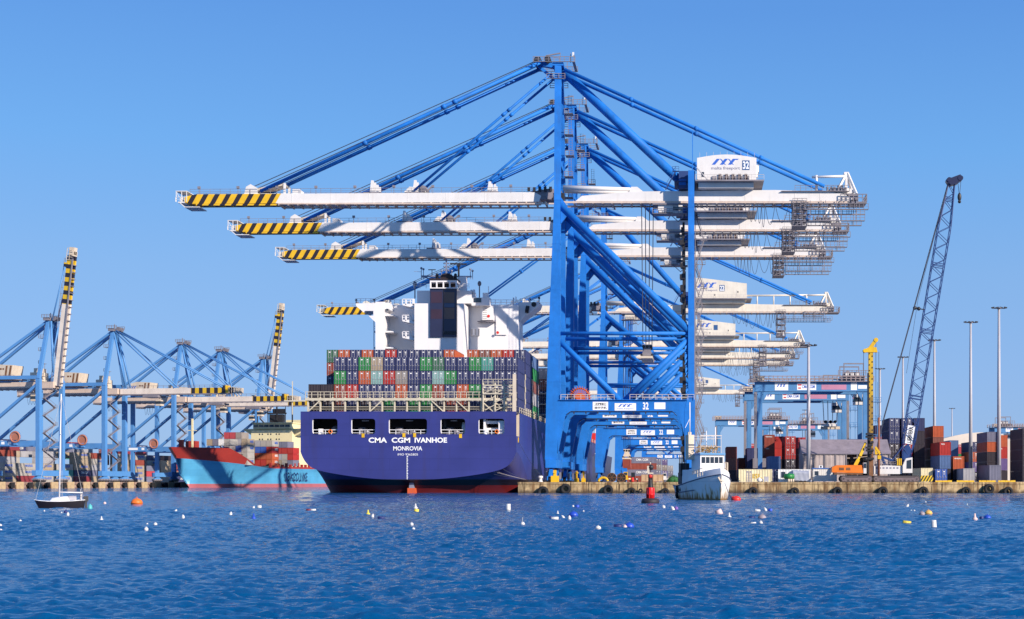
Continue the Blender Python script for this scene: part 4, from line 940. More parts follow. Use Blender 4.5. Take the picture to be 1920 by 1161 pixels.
# lashing bridges and stern framework
LB = paint('lashing_bridge_cream', (0.56, 0.50, 0.38), 0.55, 0.15, 0.4, 0.3, (0.25, 0.16, 0.09))
mb = MB(); yb = 3.0
xs = [-20.9+2.5*i for i in range(17)]
for i, x in enumerate(xs):
    mb.box(x-0.14, x+0.14, yb-0.2, yb+0.2, DK, DK+3.0); mb.box(x-0.05, x+0.05, yb-0.15, yb+0.05, DK+3.0, DK+4.1)
mb.box(-21.4, 21.2, yb-0.5, yb+0.5, DK+2.35, DK+2.85); mb.box(-21.4, 21.2, yb-0.12, yb-0.06, DK+1.05, DK+1.15); mb.box(-21.4, 21.2, yb-0.12, yb-0.06, DK+0.6, DK+0.68)
for i in (0, 5, 10, 12, 14, 15):
    a, b = (xs[i], xs[i+1]) if i < 8 else (xs[i+1], xs[i])
    mb.beam((a, yb-0.3, DK+0.05), (b, yb-0.3, DK+2.35), 0.32, 0.2)
mb.build('lashing_bridge', LB, ship)
mb = MB(); mb.rail((-21.3, yb-0.5, DK+2.85), (21.2, yb-0.5, DK+2.85), 1.25, 1.25, 0.055); mb.build('railing', LB, ship)
mb = MB()
for x in (14.6, 17.0, 18.8, 20.6):
    mb.box(x-0.13, x+0.13, yb-0.75, yb-0.45, DK, DK+6.0)
for z in (DK+3.6, DK+5.3): mb.box(14.5, 20.8, yb-0.9, yb-0.2, z, z+0.22); mb.rail((14.5, yb-0.9, z+0.2), (20.8, yb-0.9, z+0.2), 1.1, 1.0, 0.05)
for z in (DK+0.3, DK+2.0, DK+3.8): mb.beam((17, yb-0.8, z), (20.4, yb-0.8, z+1.5), 0.16, 0.16); mb.beam((17, yb-0.85, z+1.2), (15, yb-0.85, z+0.1), 0.14, 0.14)
for z in (DK+0.9, DK+1.5, DK+4.4): mb.box(17.2, 20.4, yb-0.7, yb-0.4, z, z+0.12)
mb.build('stair_tower', LB, ship)
mb = MB(); mb.beam((-23.8, 2.0, DK-0.5), (-23.8, 2.0, DK+6.2), 0.16, 0.16); mb.box(-25.4, -21.3, 1.6, 2.4, DK+2.1, DK+2.35); mb.build('side_platform', LB, ship)
bays = [5.2, 19.0, 33.0]+[68.5+14.4*k for k in range(8)]
for b in bays[1:]:
    mb = MB(); x = HB-0.45; yb2 = b-0.85
    for xx in (x, x-2.5, x-5): mb.box(xx-0.14, xx+0.14, yb2-0.35, yb2+0.35, DK, DK+7.6)
    for z in (DK+2.4, DK+5.0, DK+7.6): mb.box(x-7.5, x+0.2, yb2-0.45, yb2+0.45, z, z+0.16); mb.rail((x+0.18, yb2-0.45, z), (x+0.18, yb2+0.45, z), 1.1, 0.4, 0.05)
    for k in range(3): mb.box(x-0.1, x+0.25, yb2+2.5+3.6*k, yb2+2.9+3.6*k, DK, DK+1.7)
    mb.box(x-0.02, x+0.12, yb2+0.3, yb2+10.1, DK, DK+0.12); mb.build('lashing_bridge', LB, ship)
mb = MB(); mb.rail((HB-0.1, 6, DK), (HB-0.1, 255, DK), 1.1, 3.2, 0.05); mb.build('railing', LB, ship)
# accommodation block
hx = lambda px, Yw: X_(px, Yw)-SX
def hb(mb, px0, px1, py0, py1, yl, depth, m=0):
    """a box of the bridge front read off the photo at its own depth yl (metres ahead of the stern)"""
    Yw = SY+yl; mb.box(hx(px0, Yw), hx(px1, Yw), yl, yl+depth, max(DK, Z_(py1, Yw)), Z_(py0, Yw), m)
house = MB()
hb(house, 720, 972, 572, 700, 58.0, 9); hb(house, 704, 720, 566, 700, 52.0, 15)
house = house.build('accommodation_block', SHIPW, ship)
mb = MB(); hb(mb, 777, 869, 569, 700, 49.0, 9.2); hb(mb, 782, 884, 545, 569, 54, 8); mb.build('engine_casing', SHIPW, ship)
mb = MB(); Yw = SY+55
for z0 in (594, 625, 655): mb.box(hx(704.3, Yw), hx(741, Yw), 53.0, 57.95, Z_(z0, Yw), Z_(z0, Yw)+0.35)
mb.box(hx(704.3, Yw), hx(733, Yw), 52.6, 57.95, Z_(582, Yw), Z_(570, Yw)); mb.box(hx(704.2, Yw), hx(705.6, Yw), 52.7, 53.0, Z_(660, Yw), Z_(570, Yw)); mb.build('side_deck', SHIPW, ship)
mb = MB()
for z0 in (594, 625): mb.rail((hx(705, Yw), 53.1, Z_(z0, Yw)+0.35), (hx(719, Yw), 53.1, Z_(z0, Yw)+0.35), 1.1, 0.8, 0.05)
mb.build('railing', SHIPW, ship)
for z0 in (563, 593, 624):                                   # stern balconies beside the casing
    mb = MB(); Yw = SY+50.5; zt = Z_(z0+9, Yw)
    mb.prism([(hx(755, Yw), zt-0.1), (hx(777, Yw)-0.02, zt-0.7), (hx(777, Yw)-0.02, zt+0.25), (hx(755, Yw), zt+0.25)], 50.2, 55)
    mb.rail((hx(755, Yw), 50.3, zt+0.25), (hx(777, Yw), 50.3, zt+0.25), 1.1, 0.9, 0.08); mb.box(hx(761, Yw)-0.1, hx(762, Yw), 50.2, 50.4, zt, zt+1.2); mb.box(hx(776, Yw)-0.3, hx(777, Yw)-0.02, 50.2, 50.5, zt, zt+1.4)
    mb.build('balcony', SHIPW, ship)
for yl, pts in ((51.8, [(667, 569), (703.6, 569), (703.6, 604), (697, 598), (691, 592), (700, 592), (700, 583), (684, 583), (682, 586), (668, 574)]), (60.0, [(972, 567), (1011, 566), (1008, 575), (985, 592), (972, 604)])):
    mb = MB(); Yw = SY+yl; mb.prism([(hx(a, Yw), Z_(b, Yw)) for a, b in pts], yl, yl+7.5); mb.build('bridge_wing', SHIPW, ship)
Yw = SY+60
mb = MB()
for a, b in ((667, 704), (975, 1010)): mb.rail((hx(a, Yw), 60, Z_(568, Yw)), (hx(b, Yw), 60, Z_(568, Yw)), 1.0, 1.0, 0.05)
Yw2 = SY+58
mb.rail((hx(720, Yw2), 58.1, Z_(571, Yw2)), (hx(760, Yw2), 58.1, Z_(571, Yw2)), 1.1, 1.2, 0.06); mb.rail((hx(918, Yw2), 58.1, Z_(571, Yw2)), (hx(971, Yw2), 58.1, Z_(571, Yw2)), 1.1, 1.2, 0.06)
mb.rail((hx(782, Yw2), 54.1, Z_(545, Yw2)), (hx(884, Yw2), 54.1, Z_(545, Yw2)), 1.1, 1.4, 0.05); mb.build('railing', SHIPW, ship)
mb = MB(); Yw = SY+60
mb.tube((hx(986, Yw), 59.8, Z_(580, Yw)), (hx(992, Yw), 59.8, Z_(581, Yw)), 0.9, 14); mb.tube((hx(1001, Yw), 59.8, Z_(571, Yw)), (hx(1001, Yw), 60.1, Z_(571, Yw)), 0.6, 12)
for a, b in ((666, 562), (700, 562), (993, 560), (1010, 558)): mb.beam((hx(a, Yw), 61, Z_(569, Yw)), (hx(a, Yw), 61, Z_(b, Yw)), 0.2, 0.2); mb.ball((hx(a, Yw), 61, Z_(b, Yw)), 0.3)
mb.build('wing_light', DARK, ship)
Yc = SY+48.6
mb = MB(); hb(mb, 806, 856.5, 541, 632, 48.6, 0.39); pan = mb.build('funnel_panel', NAVYG, ship)
mb = MB()
for a, b, c, d in ((808, 829, 547, 568), (808, 829, 580, 598)): hb(mb, a, b, c, d, 48.57, 0.03, 0)  # two left squares: reflections in the dark panel, put in as colour
for a, b, c, d in ((833, 852, 548, 568), (833, 852, 577, 598)): hb(mb, a, b, c, d, 48.57, 0.03, 1)
hb(mb, 833, 852, 569, 576, 48.58, 0.02, 2); hb(mb, 831, 832, 541, 632, 48.56, 0.03, 3); mb.build('marking', [paint('reflection_brown', (0.045, 0.025, 0.045), 0.4), paint('brown_square', (0.16, 0.095, 0.075), 0.4), paint('pale_band', (0.075, 0.10, 0.17), 0.4), BLACK], pan)
mb = MB()
for k in range(6): hb(mb, 831+k*4.2, 834+k*4.2, 621, 627, 48.4, 0.2)
mb.build('vent', DARK, pan)
mb = MB(); hb(mb, 806, 856.5, 539.2, 541, 48.2, 4.8); hb(mb, 806, 856.5, 525, 529, 48.2, 4.8)
for a in (806, 817.5, 830, 842, 854): hb(mb, a, a+2.4, 529, 539.2, 48.2, 0.4)
hb(mb, 806, 856.5, 529, 539.2, 52.2, 0.8, 1); mb.build('funnel_top', [SHIPW, DARK], ship)
mb = MB(); hb(mb, 805, 857, 522, 525, 48.0, 5.2); hb(mb, 808, 855, 529.2, 539, 51, 0.5)
w = (hx(849, Yc)-hx(826, Yc))/2; mb.prism([(hx(826, Yc), Z_(522, Yc))]+[(hx(837.5, Yc)-w*math.cos(R(180*i/10)), Z_(519, Yc)+0.8*math.sin(R(180*i/10))) for i in range(11)]+[(hx(849, Yc), Z_(522, Yc))], 48.6, 52.6)
mb.build('funnel_cap', paint('soot_brown', (0.03, 0.018, 0.02), 0.6), ship)
for a in (819, 853.5): mb = MB(); mb.tube((hx(a, Yc), 49, Z_(522, Yc)), (hx(a, Yc), 49, Z_(515, Yc)), 0.36, 12); mb.ball((hx(a, Yc), 49, Z_(515, Yc)), 0.36); mb.build('exhaust_pipe', DARK, ship)
mb = MB(); Ym = SY+56; q = lambda a, b: (hx(a, Ym), 56, Z_(b, Ym))
mb.beam(q(837, 530), q(837, 484), 0.35, 0.35); mb.beam(q(790, 518), q(884, 519), 0.3, 0.35); mb.beam(q(806, 523), q(790, 518), 0.2, 0.25); mb.beam(q(866, 523), q(884, 518), 0.2, 0.25)
for a, t in ((790, 503), (794, 505), (882, 505), (886, 508), (828, 508), (847, 508)): mb.beam(q(a, 524), q(a, t), 0.14, 0.14); mb.ball(q(a, t), 0.28)
for t in (494, 500, 507): mb.beam(q(833, t), q(841, t), 0.15, 0.15); mb.ball(q(833, t), 0.22); mb.ball(q(841, t), 0.22)
mb.beam(q(776, 509), q(790, 510), 0.08, 0.08); mb.build('mast', paint('mast_grey', (0.20, 0.22, 0.30), 0.5), ship)
mb = MB(); mb.beam(q(860, 548), q(860, 497), 0.4, 0.4); mb.box(hx(860, Ym), hx(868, Ym)+0.9, 55, 57, Z_(546, Ym), Z_(520, Ym), 1); mb.beam(q(860, 500), q(860, 497), 0.8, 0.6); mb.beam(q(844, 494.5), q(875, 495.5), 0.25, 0.35); mb.build('radar', [DARK, SHIPW], ship); mb = MB(); mb.beam(q(803, 506), q(817, 506), 0.15, 0.2); mb.beam(q(810, 523), q(810, 506), 0.16, 0.16); mb.build('radar', [DARK, SHIPW], ship)
for (a, b, r) in ((778, 533, 0.8), (899, 532, 0.75)): mb = MB(); mb.beam(q(a, 560), q(a, b+3), 0.25, 0.25); mb.ball(q(a, b), r*0.62, 0, 12, 8, (1, 1, 1.4)); mb.build('satellite_dome', STEEL, ship)
mb = MB(); Yr = SY+56
for (a, b, c, d, yy, dd) in ((884, 918, 558, 573, 55, 3), (886, 890, 543, 560, 55.4, 1), (905, 914, 549, 562, 55.2, 2), (900, 925, 573, 600, 57, 1.0), (930, 950, 592, 628, 57.6, 0.4), (883, 899, 616, 629, 57.2, 0.8)): hb(mb, a, b, c, d, yy, dd)
hb(mb, 888, 902, 559, 567, 54.9, 0.1, 1); hb(mb, 895, 928, 602, 603.3, 56.2, 1.8, 2)
for a in (915, 932): mb.tube((hx(a, Yr), 56.9, Z_(592 if a < 920 else 623, Yr)), (hx(a, Yr), 57.0, Z_(592 if a < 920 else 623, Yr)), 0.35, 10, 3)
mb.beam((hx(917, Yr), 55, Z_(565, Yr)), (hx(917, Yr), 55, Z_(538, Yr)), 0.15, 0.15, 0); mb.tube((hx(884, Yr), 55, Z_(545, Yr)), (hx(893, Yr), 55, Z_(552, Yr)), 0.18, 6)
mb.build('deck_locker', [SHIPW, GLASS, STEEL, REDP], ship)
mb = MB()
for a, b in ((883, 886), (890, 893), (896, 899)): hb(mb, a, b, 617, 628, 57.15, 0.05)
for k in range(7): hb(mb, 905+0.2*k, 913, 575+3.5*k, 575.8+3.5*k, 56.9, 0.1)
mb.build('ladder', RAIL, ship)
mb = MB()
for a in (713, 724): hb(mb, a, a+4, 579, 583, 52.55, 0.1)
mb.build('window', GLASS, ship)
mb = MB()
for a, b in ((962, 965),): hb(mb, 961.5, 963.5, 558, 572, 59, 1); hb(mb, 966.5, 967.5, 556, 572, 59, 1)
mb.build('vent_pipe', SHIPW, ship)
# the boxes on deck
TB = DK+0.25; TH = 2.78
def colx(c): return SX-20.0+2.5*c
grpI = 'containers on the aft deck of the navy ship'
tiername = {0: 'behind the cream rail', 1: 'second tier', 2: 'third tier', 3: 'fourth tier', 4: 'top tier'}
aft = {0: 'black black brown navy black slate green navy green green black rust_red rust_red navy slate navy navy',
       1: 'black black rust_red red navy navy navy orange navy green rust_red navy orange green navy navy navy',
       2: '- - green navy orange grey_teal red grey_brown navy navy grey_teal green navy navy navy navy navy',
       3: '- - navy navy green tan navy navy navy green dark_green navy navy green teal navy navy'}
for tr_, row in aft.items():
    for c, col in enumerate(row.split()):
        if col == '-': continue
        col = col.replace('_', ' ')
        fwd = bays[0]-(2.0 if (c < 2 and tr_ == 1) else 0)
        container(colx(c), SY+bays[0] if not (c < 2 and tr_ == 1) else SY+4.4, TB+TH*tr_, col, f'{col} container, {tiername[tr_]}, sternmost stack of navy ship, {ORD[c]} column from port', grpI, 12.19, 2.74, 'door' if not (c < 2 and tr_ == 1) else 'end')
b2 = {4: 'dark_green orange navy orange navy red navy navy navy navy orange - orange brown orange red navy', 3: 'rust_red teal navy navy navy navy navy navy navy navy navy navy navy navy navy navy navy'}
for tr_, row in b2.items():
    for c, col in enumerate(row.split()):
        if col == '-' or (tr_ == 3 and c not in (0, 1, 15, 16)): continue
        col = col.replace('_', ' ')
        nm = 'uppermost row' if tr_ == 4 else 'second row down'
        container(colx(c), SY+bays[1], TB+TH*tr_, col, f'{col} container, {nm} at the navy ship bridge front, {ORD[c]} column from port', grpI, 12.19, 2.74, 'door')
for c in (0, 1):
    container(colx(c), SY+bays[1], TB+TH*2, 'navy', f'navy container under the {("rust red", "teal")[c]} one at the port edge of the navy ship', grpI, 12.19, 2.74, 'door')
rnd = random.Random(11)
pal = ['navy']*4+['rust red', 'rust red', 'red', 'green', 'grey', 'steel blue', 'slate', 'white', 'brown']
for bi, b in enumerate(bays[1:]):
    for t in range(5 if bi != 6 else 4):
        if bi == 0 and t in (3, 4): continue
        col = rnd.choice(pal) if bi > 0 else ['navy', 'navy', 'navy'][t]
        if bi == 1 and t == 4: col = 'steel blue'
        container(colx(16), SY+b, TB+TH*t, col, f'{col} container, navy ship starboard edge, {ORD[t]} tier, {ORD[bi]} stack past the sternmost', 'containers along the starboard edge of the navy ship', 12.19, 2.74, 'door')
    if bi in (1, 2, 3):
        col = rnd.choice(pal); container(colx(15), SY+b, TB+TH*4, col, f'{col} top tier container next to the starboard edge, {ORD[bi]} stack from the stern', 'containers along the starboard edge of the navy ship', 12.19, 2.74, 'door')
# mooring lines
for k, (a, b, lab) in enumerate((((cr(515)+SX, SY-0.3, 11.3), (-33.6, SY+1.6, 2.7), 'long pale mooring rope from the second stern opening down to the quay corner'),
                       ((cr(815)+SX, SY-0.3, 11.3), (-33.4, SY+1.6, 2.75), 'pale mooring rope from the middle stern opening down to the quay corner'),
                       ((cr(893)+SX, SY-0.3, 11.3), (-33.2, SY+1.7, 2.7), 'pale mooring rope beside the middle one, down to the quay corner'),
                       ((cr(1230)+SX, SY-0.3, 11.2), (-33.5, SY+1.8, 2.8), 'steep mooring rope from the fourth stern opening down to the quay corner'),
                       ((SX+HB+0.1, SY+3, 10.4), (-30.6, SY+16, 2.8), 'dark mooring rope from the ship side fairlead down to the white bollard'))):
    mb = MB(); A, B = Vector(a), Vector(b); mb.path([A.lerp(B, i/14)-Vector((0, 0, 0.9*(1-((i-7)/7)**2))) for i in range(15)], 0.034, 5)
    tag(mb.build('mooring_rope', (CABLE if k in (0, 3) else paint('worn_rope', (0.30, 0.27, 0.27), 0.9)) if k < 4 else CABLE, None), lab, 'rope', 'mooring ropes of the navy ship')
# ------------------------------------------------------------------ the pale blue ship at the far quay
PX, PY = -195.3, 541.0
blue_ship = thing('container_ship', 'pale blue container ship with red bow and pale yellow bridge at the far quay', 'container ship', (PX, PY, 0), -QA)
HM2 = zsplit('pale_blue_hull_paint', [(1.5, (0.42, 0.12, 0.13)), (99, (0.085, 0.345, 0.55))], 0.45, 0.25, (0.10, 0.22, 0.32))
BOWR = paint('bow_red', (0.33, 0.035, 0.025), 0.5, 0.15, 0.2, 0.3, (0.25, 0.05, 0.04))
ds = [0, 0.8, 2, 4, 7, 11, 16, 22, 28, 34, 40, 47, 55, 65, 80, 100, 130, 160]
def hw(d, lv):
    """half breadth at level lv: 0 keel, 1 waterline, 2 knuckle, 3 deck"""
    off = (15, 13, 4.0, 0)[lv]; ln = (56, 52, 42, 36)[lv]
    t = max(0, min(1, (d-off)/ln)); return 14.0*(1-(1-t)**(1.7 if lv < 2 else 2.1))
mb = MB(); br = MB()
for s in (-1, 1):
    lv = []
    for k, zz in enumerate((-7, 0.3)):
        lv.append([(s*hw(d, k), max(d, (15, 13)[k]-0.001), zz) for d in ds])
    kn = lambda d: 11.6 if d < 1 else (11.6-min(1, d/52)*3.8)
    md = [(s*((hw(d,1)+hw(d,2))/2*0.92), max(d, 7.5), 5.0) for d in ds]
    k2 = [(s*hw(d, 2), max(d, 4.0), kn(d)) for d in ds]
    mb.grid([lv[0], lv[1], md, k2])
    dk = [(s*hw(d, 3), d, 15.4 if d < 22 else max(kn(d)+0.02, 15.4-(d-22)*0.36)) for d in ds]
    br.grid([[p for p, d in zip(k2, ds) if d < 56], [p for p, d in zip(dk, ds) if d < 56]])
mb.add([(-13.6, 55, 7.75), (13.6, 55, 7.75), (13.6, 160, 7.75), (-13.6, 160, 7.75)], [(0,1,2,3)]); mb.box(-13.9, 13.9, 159, 160, -5, 7.8)
mb.build('hull', HM2, blue_ship); br.build('bow_bulwark', BOWR, blue_ship)
mb = MB(); mb.add([(s*hw(d, 2)*0.97, max(d, 4.2), 13.2) for s in (-1, 1) for d in (4.5, 12, 20, 30, 45)], [(0,5,6,1),(1,6,7,2),(2,7,8,3),(3,8,9,4)]); mb.box(-2, 2, 14, 17, 13.2, 18.0); mb.box(-0.8, 0.8, 7, 8, 13.2, 18.3); mb.build('forecastle_deck', BOWR, blue_ship)
mb = MB(); mb.beam((2.0, 12, 13.2), (2.0, 12, 26.5), 0.6, 0.6); mb.beam((0.2, 12, 22), (3.8, 12, 22), 0.25, 0.25); mb.build('foremast', CREAMY, blue_ship)
mb = MB(); put_text(mb, 'S E A G O', (14.06, 65.5, 2.5), 12.2, 3.8, '+x', bold=0.03); put_text(mb, 'L I N E', (14.06, 78.9, 2.5), 7.4, 3.8, '+x', bold=0.03); mb.build('lettering', paint('hull_letter_navy', (0.015, 0.03, 0.10), 0.6), blue_ship)
mb = MB()
for d, zz in ((18, 6.4), (30, 9.2)): 
    x = (hw(d, 1)+hw(d, 2))/2*0.92; mb.box(x+0.15, x+0.9, d, d+1.4, zz, zz+1.0)
mb.build('anchor', DARK, blue_ship)
mb = MB(); d = 18.0
mb.box(13.4, 13.9, 52, 155, 7.75, 8.6)
while d < 70: d += 2
for k in range(28): mb.box(12.9, 13.8, 53+k*3.6, 54+k*3.6, 8.6, 9.2+1.2*random.random())
mb.build('deck_fittings', BOWR, blue_ship)
Yh = 83.0
mb = MB(); mb.box(-10.5, 8.6, Yh, Yh+14, 7.75, 24.6); mb.box(-14.6, 14.6, Yh+1.5, Yh+8, 24.6, 25.3); mb.box(-9.8, 7.6, Yh+0.5, Yh+10, 25.3, 27.6); mb.prism([(-14.6, 24.6), (-10.5, 24.6), (-10.5, 22.0)], Yh+2, Yh+6); mb.prism([(14.6, 24.6), (8.6, 24.6), (8.6, 22.0)], Yh+2, Yh+6); mb.box(-10.2, 8.0, Yh-0.1, Yh+10, 27.6, 28.0)
h2 = mb.build('accommodation_block', CREAMY, blue_ship)
for row in range(3):
    for c in (-6.5, -2.6, 1.3):
        for o in (0, 1.3): mb = MB(); mb.box(c+o-0.28, c+o+0.28, Yh-0.06, Yh, 18.2+row*2.2, 18.8+row*2.2); mb.build('window', GLASS, h2)
mb = MB()
for k in range(7): mb.box(-9.6+k*2.45, -7.5+k*2.45, Yh+0.42, Yh+0.49, 26.0, 27.0)
mb.build('bridge_window', GLASS, h2)
mb = MB(); mb.box(-5, 3.5, Yh+22, Yh+30, 7.75, 30.0); mb.build('funnel', CREAMY, blue_ship)
mb = MB(); mb.beam((0, Yh+3, 28), (0, Yh+3, 38), 0.5, 0.5); mb.beam((-4.5, Yh+3, 32), (4.5, Yh+3, 32), 0.4, 0.6); mb.box(-3.4, 2.8, Yh+3, Yh+5, 28.0, 31.6); mb.box(-2, 3.6, Yh+3, Yh+4, 32, 34); mb.beam((-4.2, Yh+3, 28), (-4.2, Yh+3, 36), 0.25, 0.25); mb.beam((4.0, Yh+3, 28), (4.0, Yh+3, 35), 0.25, 0.25); mb.beam((-9, Yh+3, 28), (-9, Yh+3, 31), 0.3, 0.3); mb.beam((7.2, Yh+3, 28), (7.2, Yh+3, 35), 0.45, 0.45)
mb.build('mast', DARK, blue_ship)
def sship(stackname, d, cols, z0=8.9, L=6.06):
    for ci, lst in enumerate(cols):
        for t, col in enumerate(lst.split()):
            col = col.replace('_', ' ')
            if col == '-': continue
            tx = {'pale grey': 'MAERSK', 'grey': 'MAERSK', 'tan': 'MAERSK', 'orange': 'HAMBURG', 'red': 'HAMBURG', 'bright blue': 'CMA'}.get(col) if ci == 0 and rnd.random() < 0.75 else None
            tm = LOGOB if col in ('pale grey', 'grey', 'tan') else None
            p = Vector((PX, PY, 0))+QN*(12.5-2.5*ci)+QD*d
            container(p.x, p.y, z0+2.62*t, col, f'{col} container on the pale blue ship, {stackname} stack, {ORD[ci]} row in, {ORD[t]} tier', 'containers on the pale blue ship', L, 2.6, 'end', -QA, tx, '+x', tm)
sship('nearest', 33, ['pale_grey pale_grey pale_grey tan', 'pale_grey grey bright_blue grey grey_brown', 'tan pale_grey grey slate crimson', 'grey tan grey tan crimson', '- - - pale_grey'])
sship('middle', 54, ['orange orange red pale_grey', 'red orange bright_blue pale_grey', 'red orange bright_blue grey', 'brown red tan grey'])
sship('last', 73, ['slate red red -', 'pale_grey pale_grey red slate', 'tan grey red slate', 'brown tan tan grey'])
sship('forward', 24, ['- - -', '- - pale_grey', '- - white', '- - slate', '- - tan'], 11.2)
# ------------------------------------------------------------------ boxes in the far yard
pal2 = ['pale grey']*4+['tan']*5+['grey']*2+['rust red', 'rust red', 'orange', 'red', 'crimson', 'navy', 'navy', 'slate', 'grey brown', 'grey brown', 'maroon', 'teal', 'black']
rowname = ('front row', 'second row back', 'third row back')
for r_, (off, D0, nst, cap) in enumerate(((74, 578, 11, 5), (79, 588, 11, 6), (92, 600, 9, 7))):
    for k in range(nst):
        D = D0+k*12.9*math.cos(QA)+(5 if k > 5 else 0); p = qp(off, D)
        ht = cap-(rnd.random() < 0.35)-(rnd.random() < 0.2)
        lo = 0 if r_ == 0 else max(0, cap-2-(rnd.random() < 0.4))
        if r_ == 0 and k in (3, 8): ht = 3
        for t in range(lo, ht):
            col = rnd.choice(pal2)
            if t >= 5: col = rnd.choice(['navy', 'tan', 'slate', 'maroon', 'grey'])
            container(p.x, p.y, G+2.6*t, col, f'{col} container, far yard {rowname[r_]}, {ORD[t]} tier, {ORD[k]} stack from the photo edge', 'containers stacked in the far yard', 12.19, 2.6, 'door' if r_ else 'end', -QA,
                      'MAERSK' if col in ('pale grey', 'tan', 'white') and rnd.random() < 0.7 else ('CMA CGM' if col == 'navy' else None), '+x', LOGOB if col != 'navy' else None)
# ------------------------------------------------------------------ yard gantries
def yard_gantry(label, loc, tx=20.0, hang=None, span=24.9):
    root = thing('yard_gantry', label, 'yard gantry', loc, 0, 'blue yard gantries among the container stacks')
    g0 = G
    for x in (0.6, span-0.6):
        for sy in (-5.2, 5.2):
            mb = MB(); mb.beam((x, sy, g0+3.0), (x, sy, 22.6), 1.0, 0.95)
            if sy < 0: mb.box(x-1.35 if x < 5 else x+0.70, x-0.72 if x < 5 else x+1.3, sy-0.5, sy+0.4, g0+3.5, 22.5, 1)
            mb.build('leg', [BLUEY, STEEL], root)
        mb = MB(); mb.box(x-0.7, x+0.7, -7.4, 7.4, g0+1.9, g0+2.98); mb.build('sill_beam', BLUEY, root)
        for k in (-6.2, -3.4, 3.4, 6.2): mb = MB(); mb.tube((x-0.35, k, g0+0.8), (x+0.35, k, g0+0.8), 0.8, 16, 0); mb.tube((x-0.37, k, g0+0.8), (x+0.37, k, g0+0.8), 0.4, 12, 1); mb.build('wheel', [RUBBER, BLUEY], root)
        mb = MB(); mb.box(x-1.5, x+1.5, -2.4, 2.4, g0+3.1, g0+5.4); mb.build('power_unit', STEEL, root)
    for sy in (-5.2, 5.2):
        mb = MB(); mb.box(-0.6, span+0.6, sy-0.7, sy+0.7, 22.6, 24.9); mb.prism([(1.3, 22.6), (2.6, 22.6), (1.3, 20.4)], sy-0.5, sy+0.5); mb.prism([(span-1.3, 22.6), (span-2.6, 22.6), (span-1.3, 20.4)], sy-0.5, sy+0.5); b = mb.build('girder', BLUEY, root)
        mb = MB(); mb.box(-1.6, span+1.2, sy-1.6, sy-0.72, 24.75, 24.9); mb.rail((-1.6, sy-1.55, 24.9), (span+1.2, sy-1.55, 24.9), 1.1, 1.0, 0.07); mb.rail((-1.6, sy-0.9, 24.9), (span+1.2, sy-0.9, 24.9), 1.1, 1.0, 0.07); mb.build('walkway', paint('walkway_grey', (0.30, 0.24, 0.24), 0.6), root)
        if sy < 0:
            yq = sy-0.71
            mb = MB(); mb.box(8.9, 13.2, yq-0.02, yq, 22.9, 24.5); s1 = mb.build('sign', SIGNW, root)
            mb = MB(); put_text(mb, 'CMA CGM', (10.0, yq-0.03, 23.3), 2.9, 0.75, bold=0.03); mb.build('lettering', LOGOB, s1)
            mb = MB(); mb.box(9.05, 9.9, yq-0.03, yq-0.02, 23.9, 24.15); mb.box(9.15, 9.8, yq-0.03, yq-0.02, 23.2, 23.5); mb.build('logo', REDP, s1)
            mb = MB(); mb.box(3.9, 6.9, yq-0.02, yq, 22.85, 24.6); s2 = mb.build('sign', SIGNW, root)
            mb = MB(); put_logo(mb, (4.3, yq-0.03, 23.6), 2.3, 0.7); mb.build('logo', LOGOB, s2)
            mb = MB(); mb.box(14.4, 20.0, yq-0.02, yq, 23.0, 24.1); mb.build('sign', paint('faded_pink_sign', (0.50, 0.22, 0.33), 0.6, 0.2), root)
            mb = MB(); mb.box(21.0, 22.4, yq-0.02, yq, 22.9, 24.6); mb.build('sign', SIGNW, root)
            mb = MB(); mb.box(22.65, 24.6, yq-0.02, yq, 23.2, 24.0); mb.build('sign', SIGNW, root)
    mb = MB(); mb.box(-0.9, 1.4, -6.2, -4.6, 24.95, 26.0); mb.build('sheave_housing', CREAM, root)
    mb = MB(); mb.box(tx-2.4, tx+2.4, -5.8, 5.8, 25.3, 26.2); mb.box(tx-1.6, tx+1.6, -3, 3, 26.2, 27.2); mb.tube((tx-1.2, -3.2, 26.9), (tx-1.2, 3.2, 26.9), 0.6, 12)
    for xx in (tx-2.2, tx+2.2): mb.beam((xx, -4.5, 26.2), (xx, -4.5, 29.0), 0.22, 0.22); mb.beam((xx, 4.5, 26.2), (xx, 4.5, 29.0), 0.22, 0.22)
    mb.box(tx-2.3, tx+2.3, -4.6, -4.4, 28.8, 29.1); mb.box(tx-2.3, tx+2.3, 4.4, 4.6, 28.8, 29.1)
    mb.rail((tx-3.6, -5.8, 26.2), (tx+3.6, -5.8, 26.2), 1.1, 0.9, 0.07)
    for xx in (tx-1.4, tx-0.2, tx+0.9): mb.box(xx-0.4, xx+0.3, -4.2, -3.4, 26.2, 26.9, 1)
    mb.build('trolley', [STEEL, WHITE], root)
    mb = MB(); mb.box(tx+0.3, tx+3.0, -2.2, 0, 19.8, 22.2); mb.box(tx+0.25, tx+3.05, -2.25, 0.05, 20.5, 21.5, 1); mb.beam((tx+1.6, -1, 22.2), (tx+1.6, -1, 25.3), 0.5, 0.5); mb.build('driver_cab', [WHITE, GLASS], root)
    if hang:
        mb = MB(); mb.box(tx-2.4, tx+2.4, -0.7, 0.7, hang, hang+0.7, 1); mb.box(tx-1.6, tx+1.6, -1, 1, hang+0.7, hang+1.3, 0); mb.prism([(tx-1.2, hang+1.3), (tx+1.2, hang+1.3), (tx+0.5, hang+2.2), (tx-0.5, hang+2.2)], -0.8, 0.8, 'xz', 0)
        for k in (-1.2, 0, 1.2): mb.tube((tx+k, -0.8, hang+1.9), (tx+k, 0.8, hang+1.9), 0.4, 10, 2)
        mb.build('spreader', [WHITE, CREAM, DARK], root)
        mb = MB()
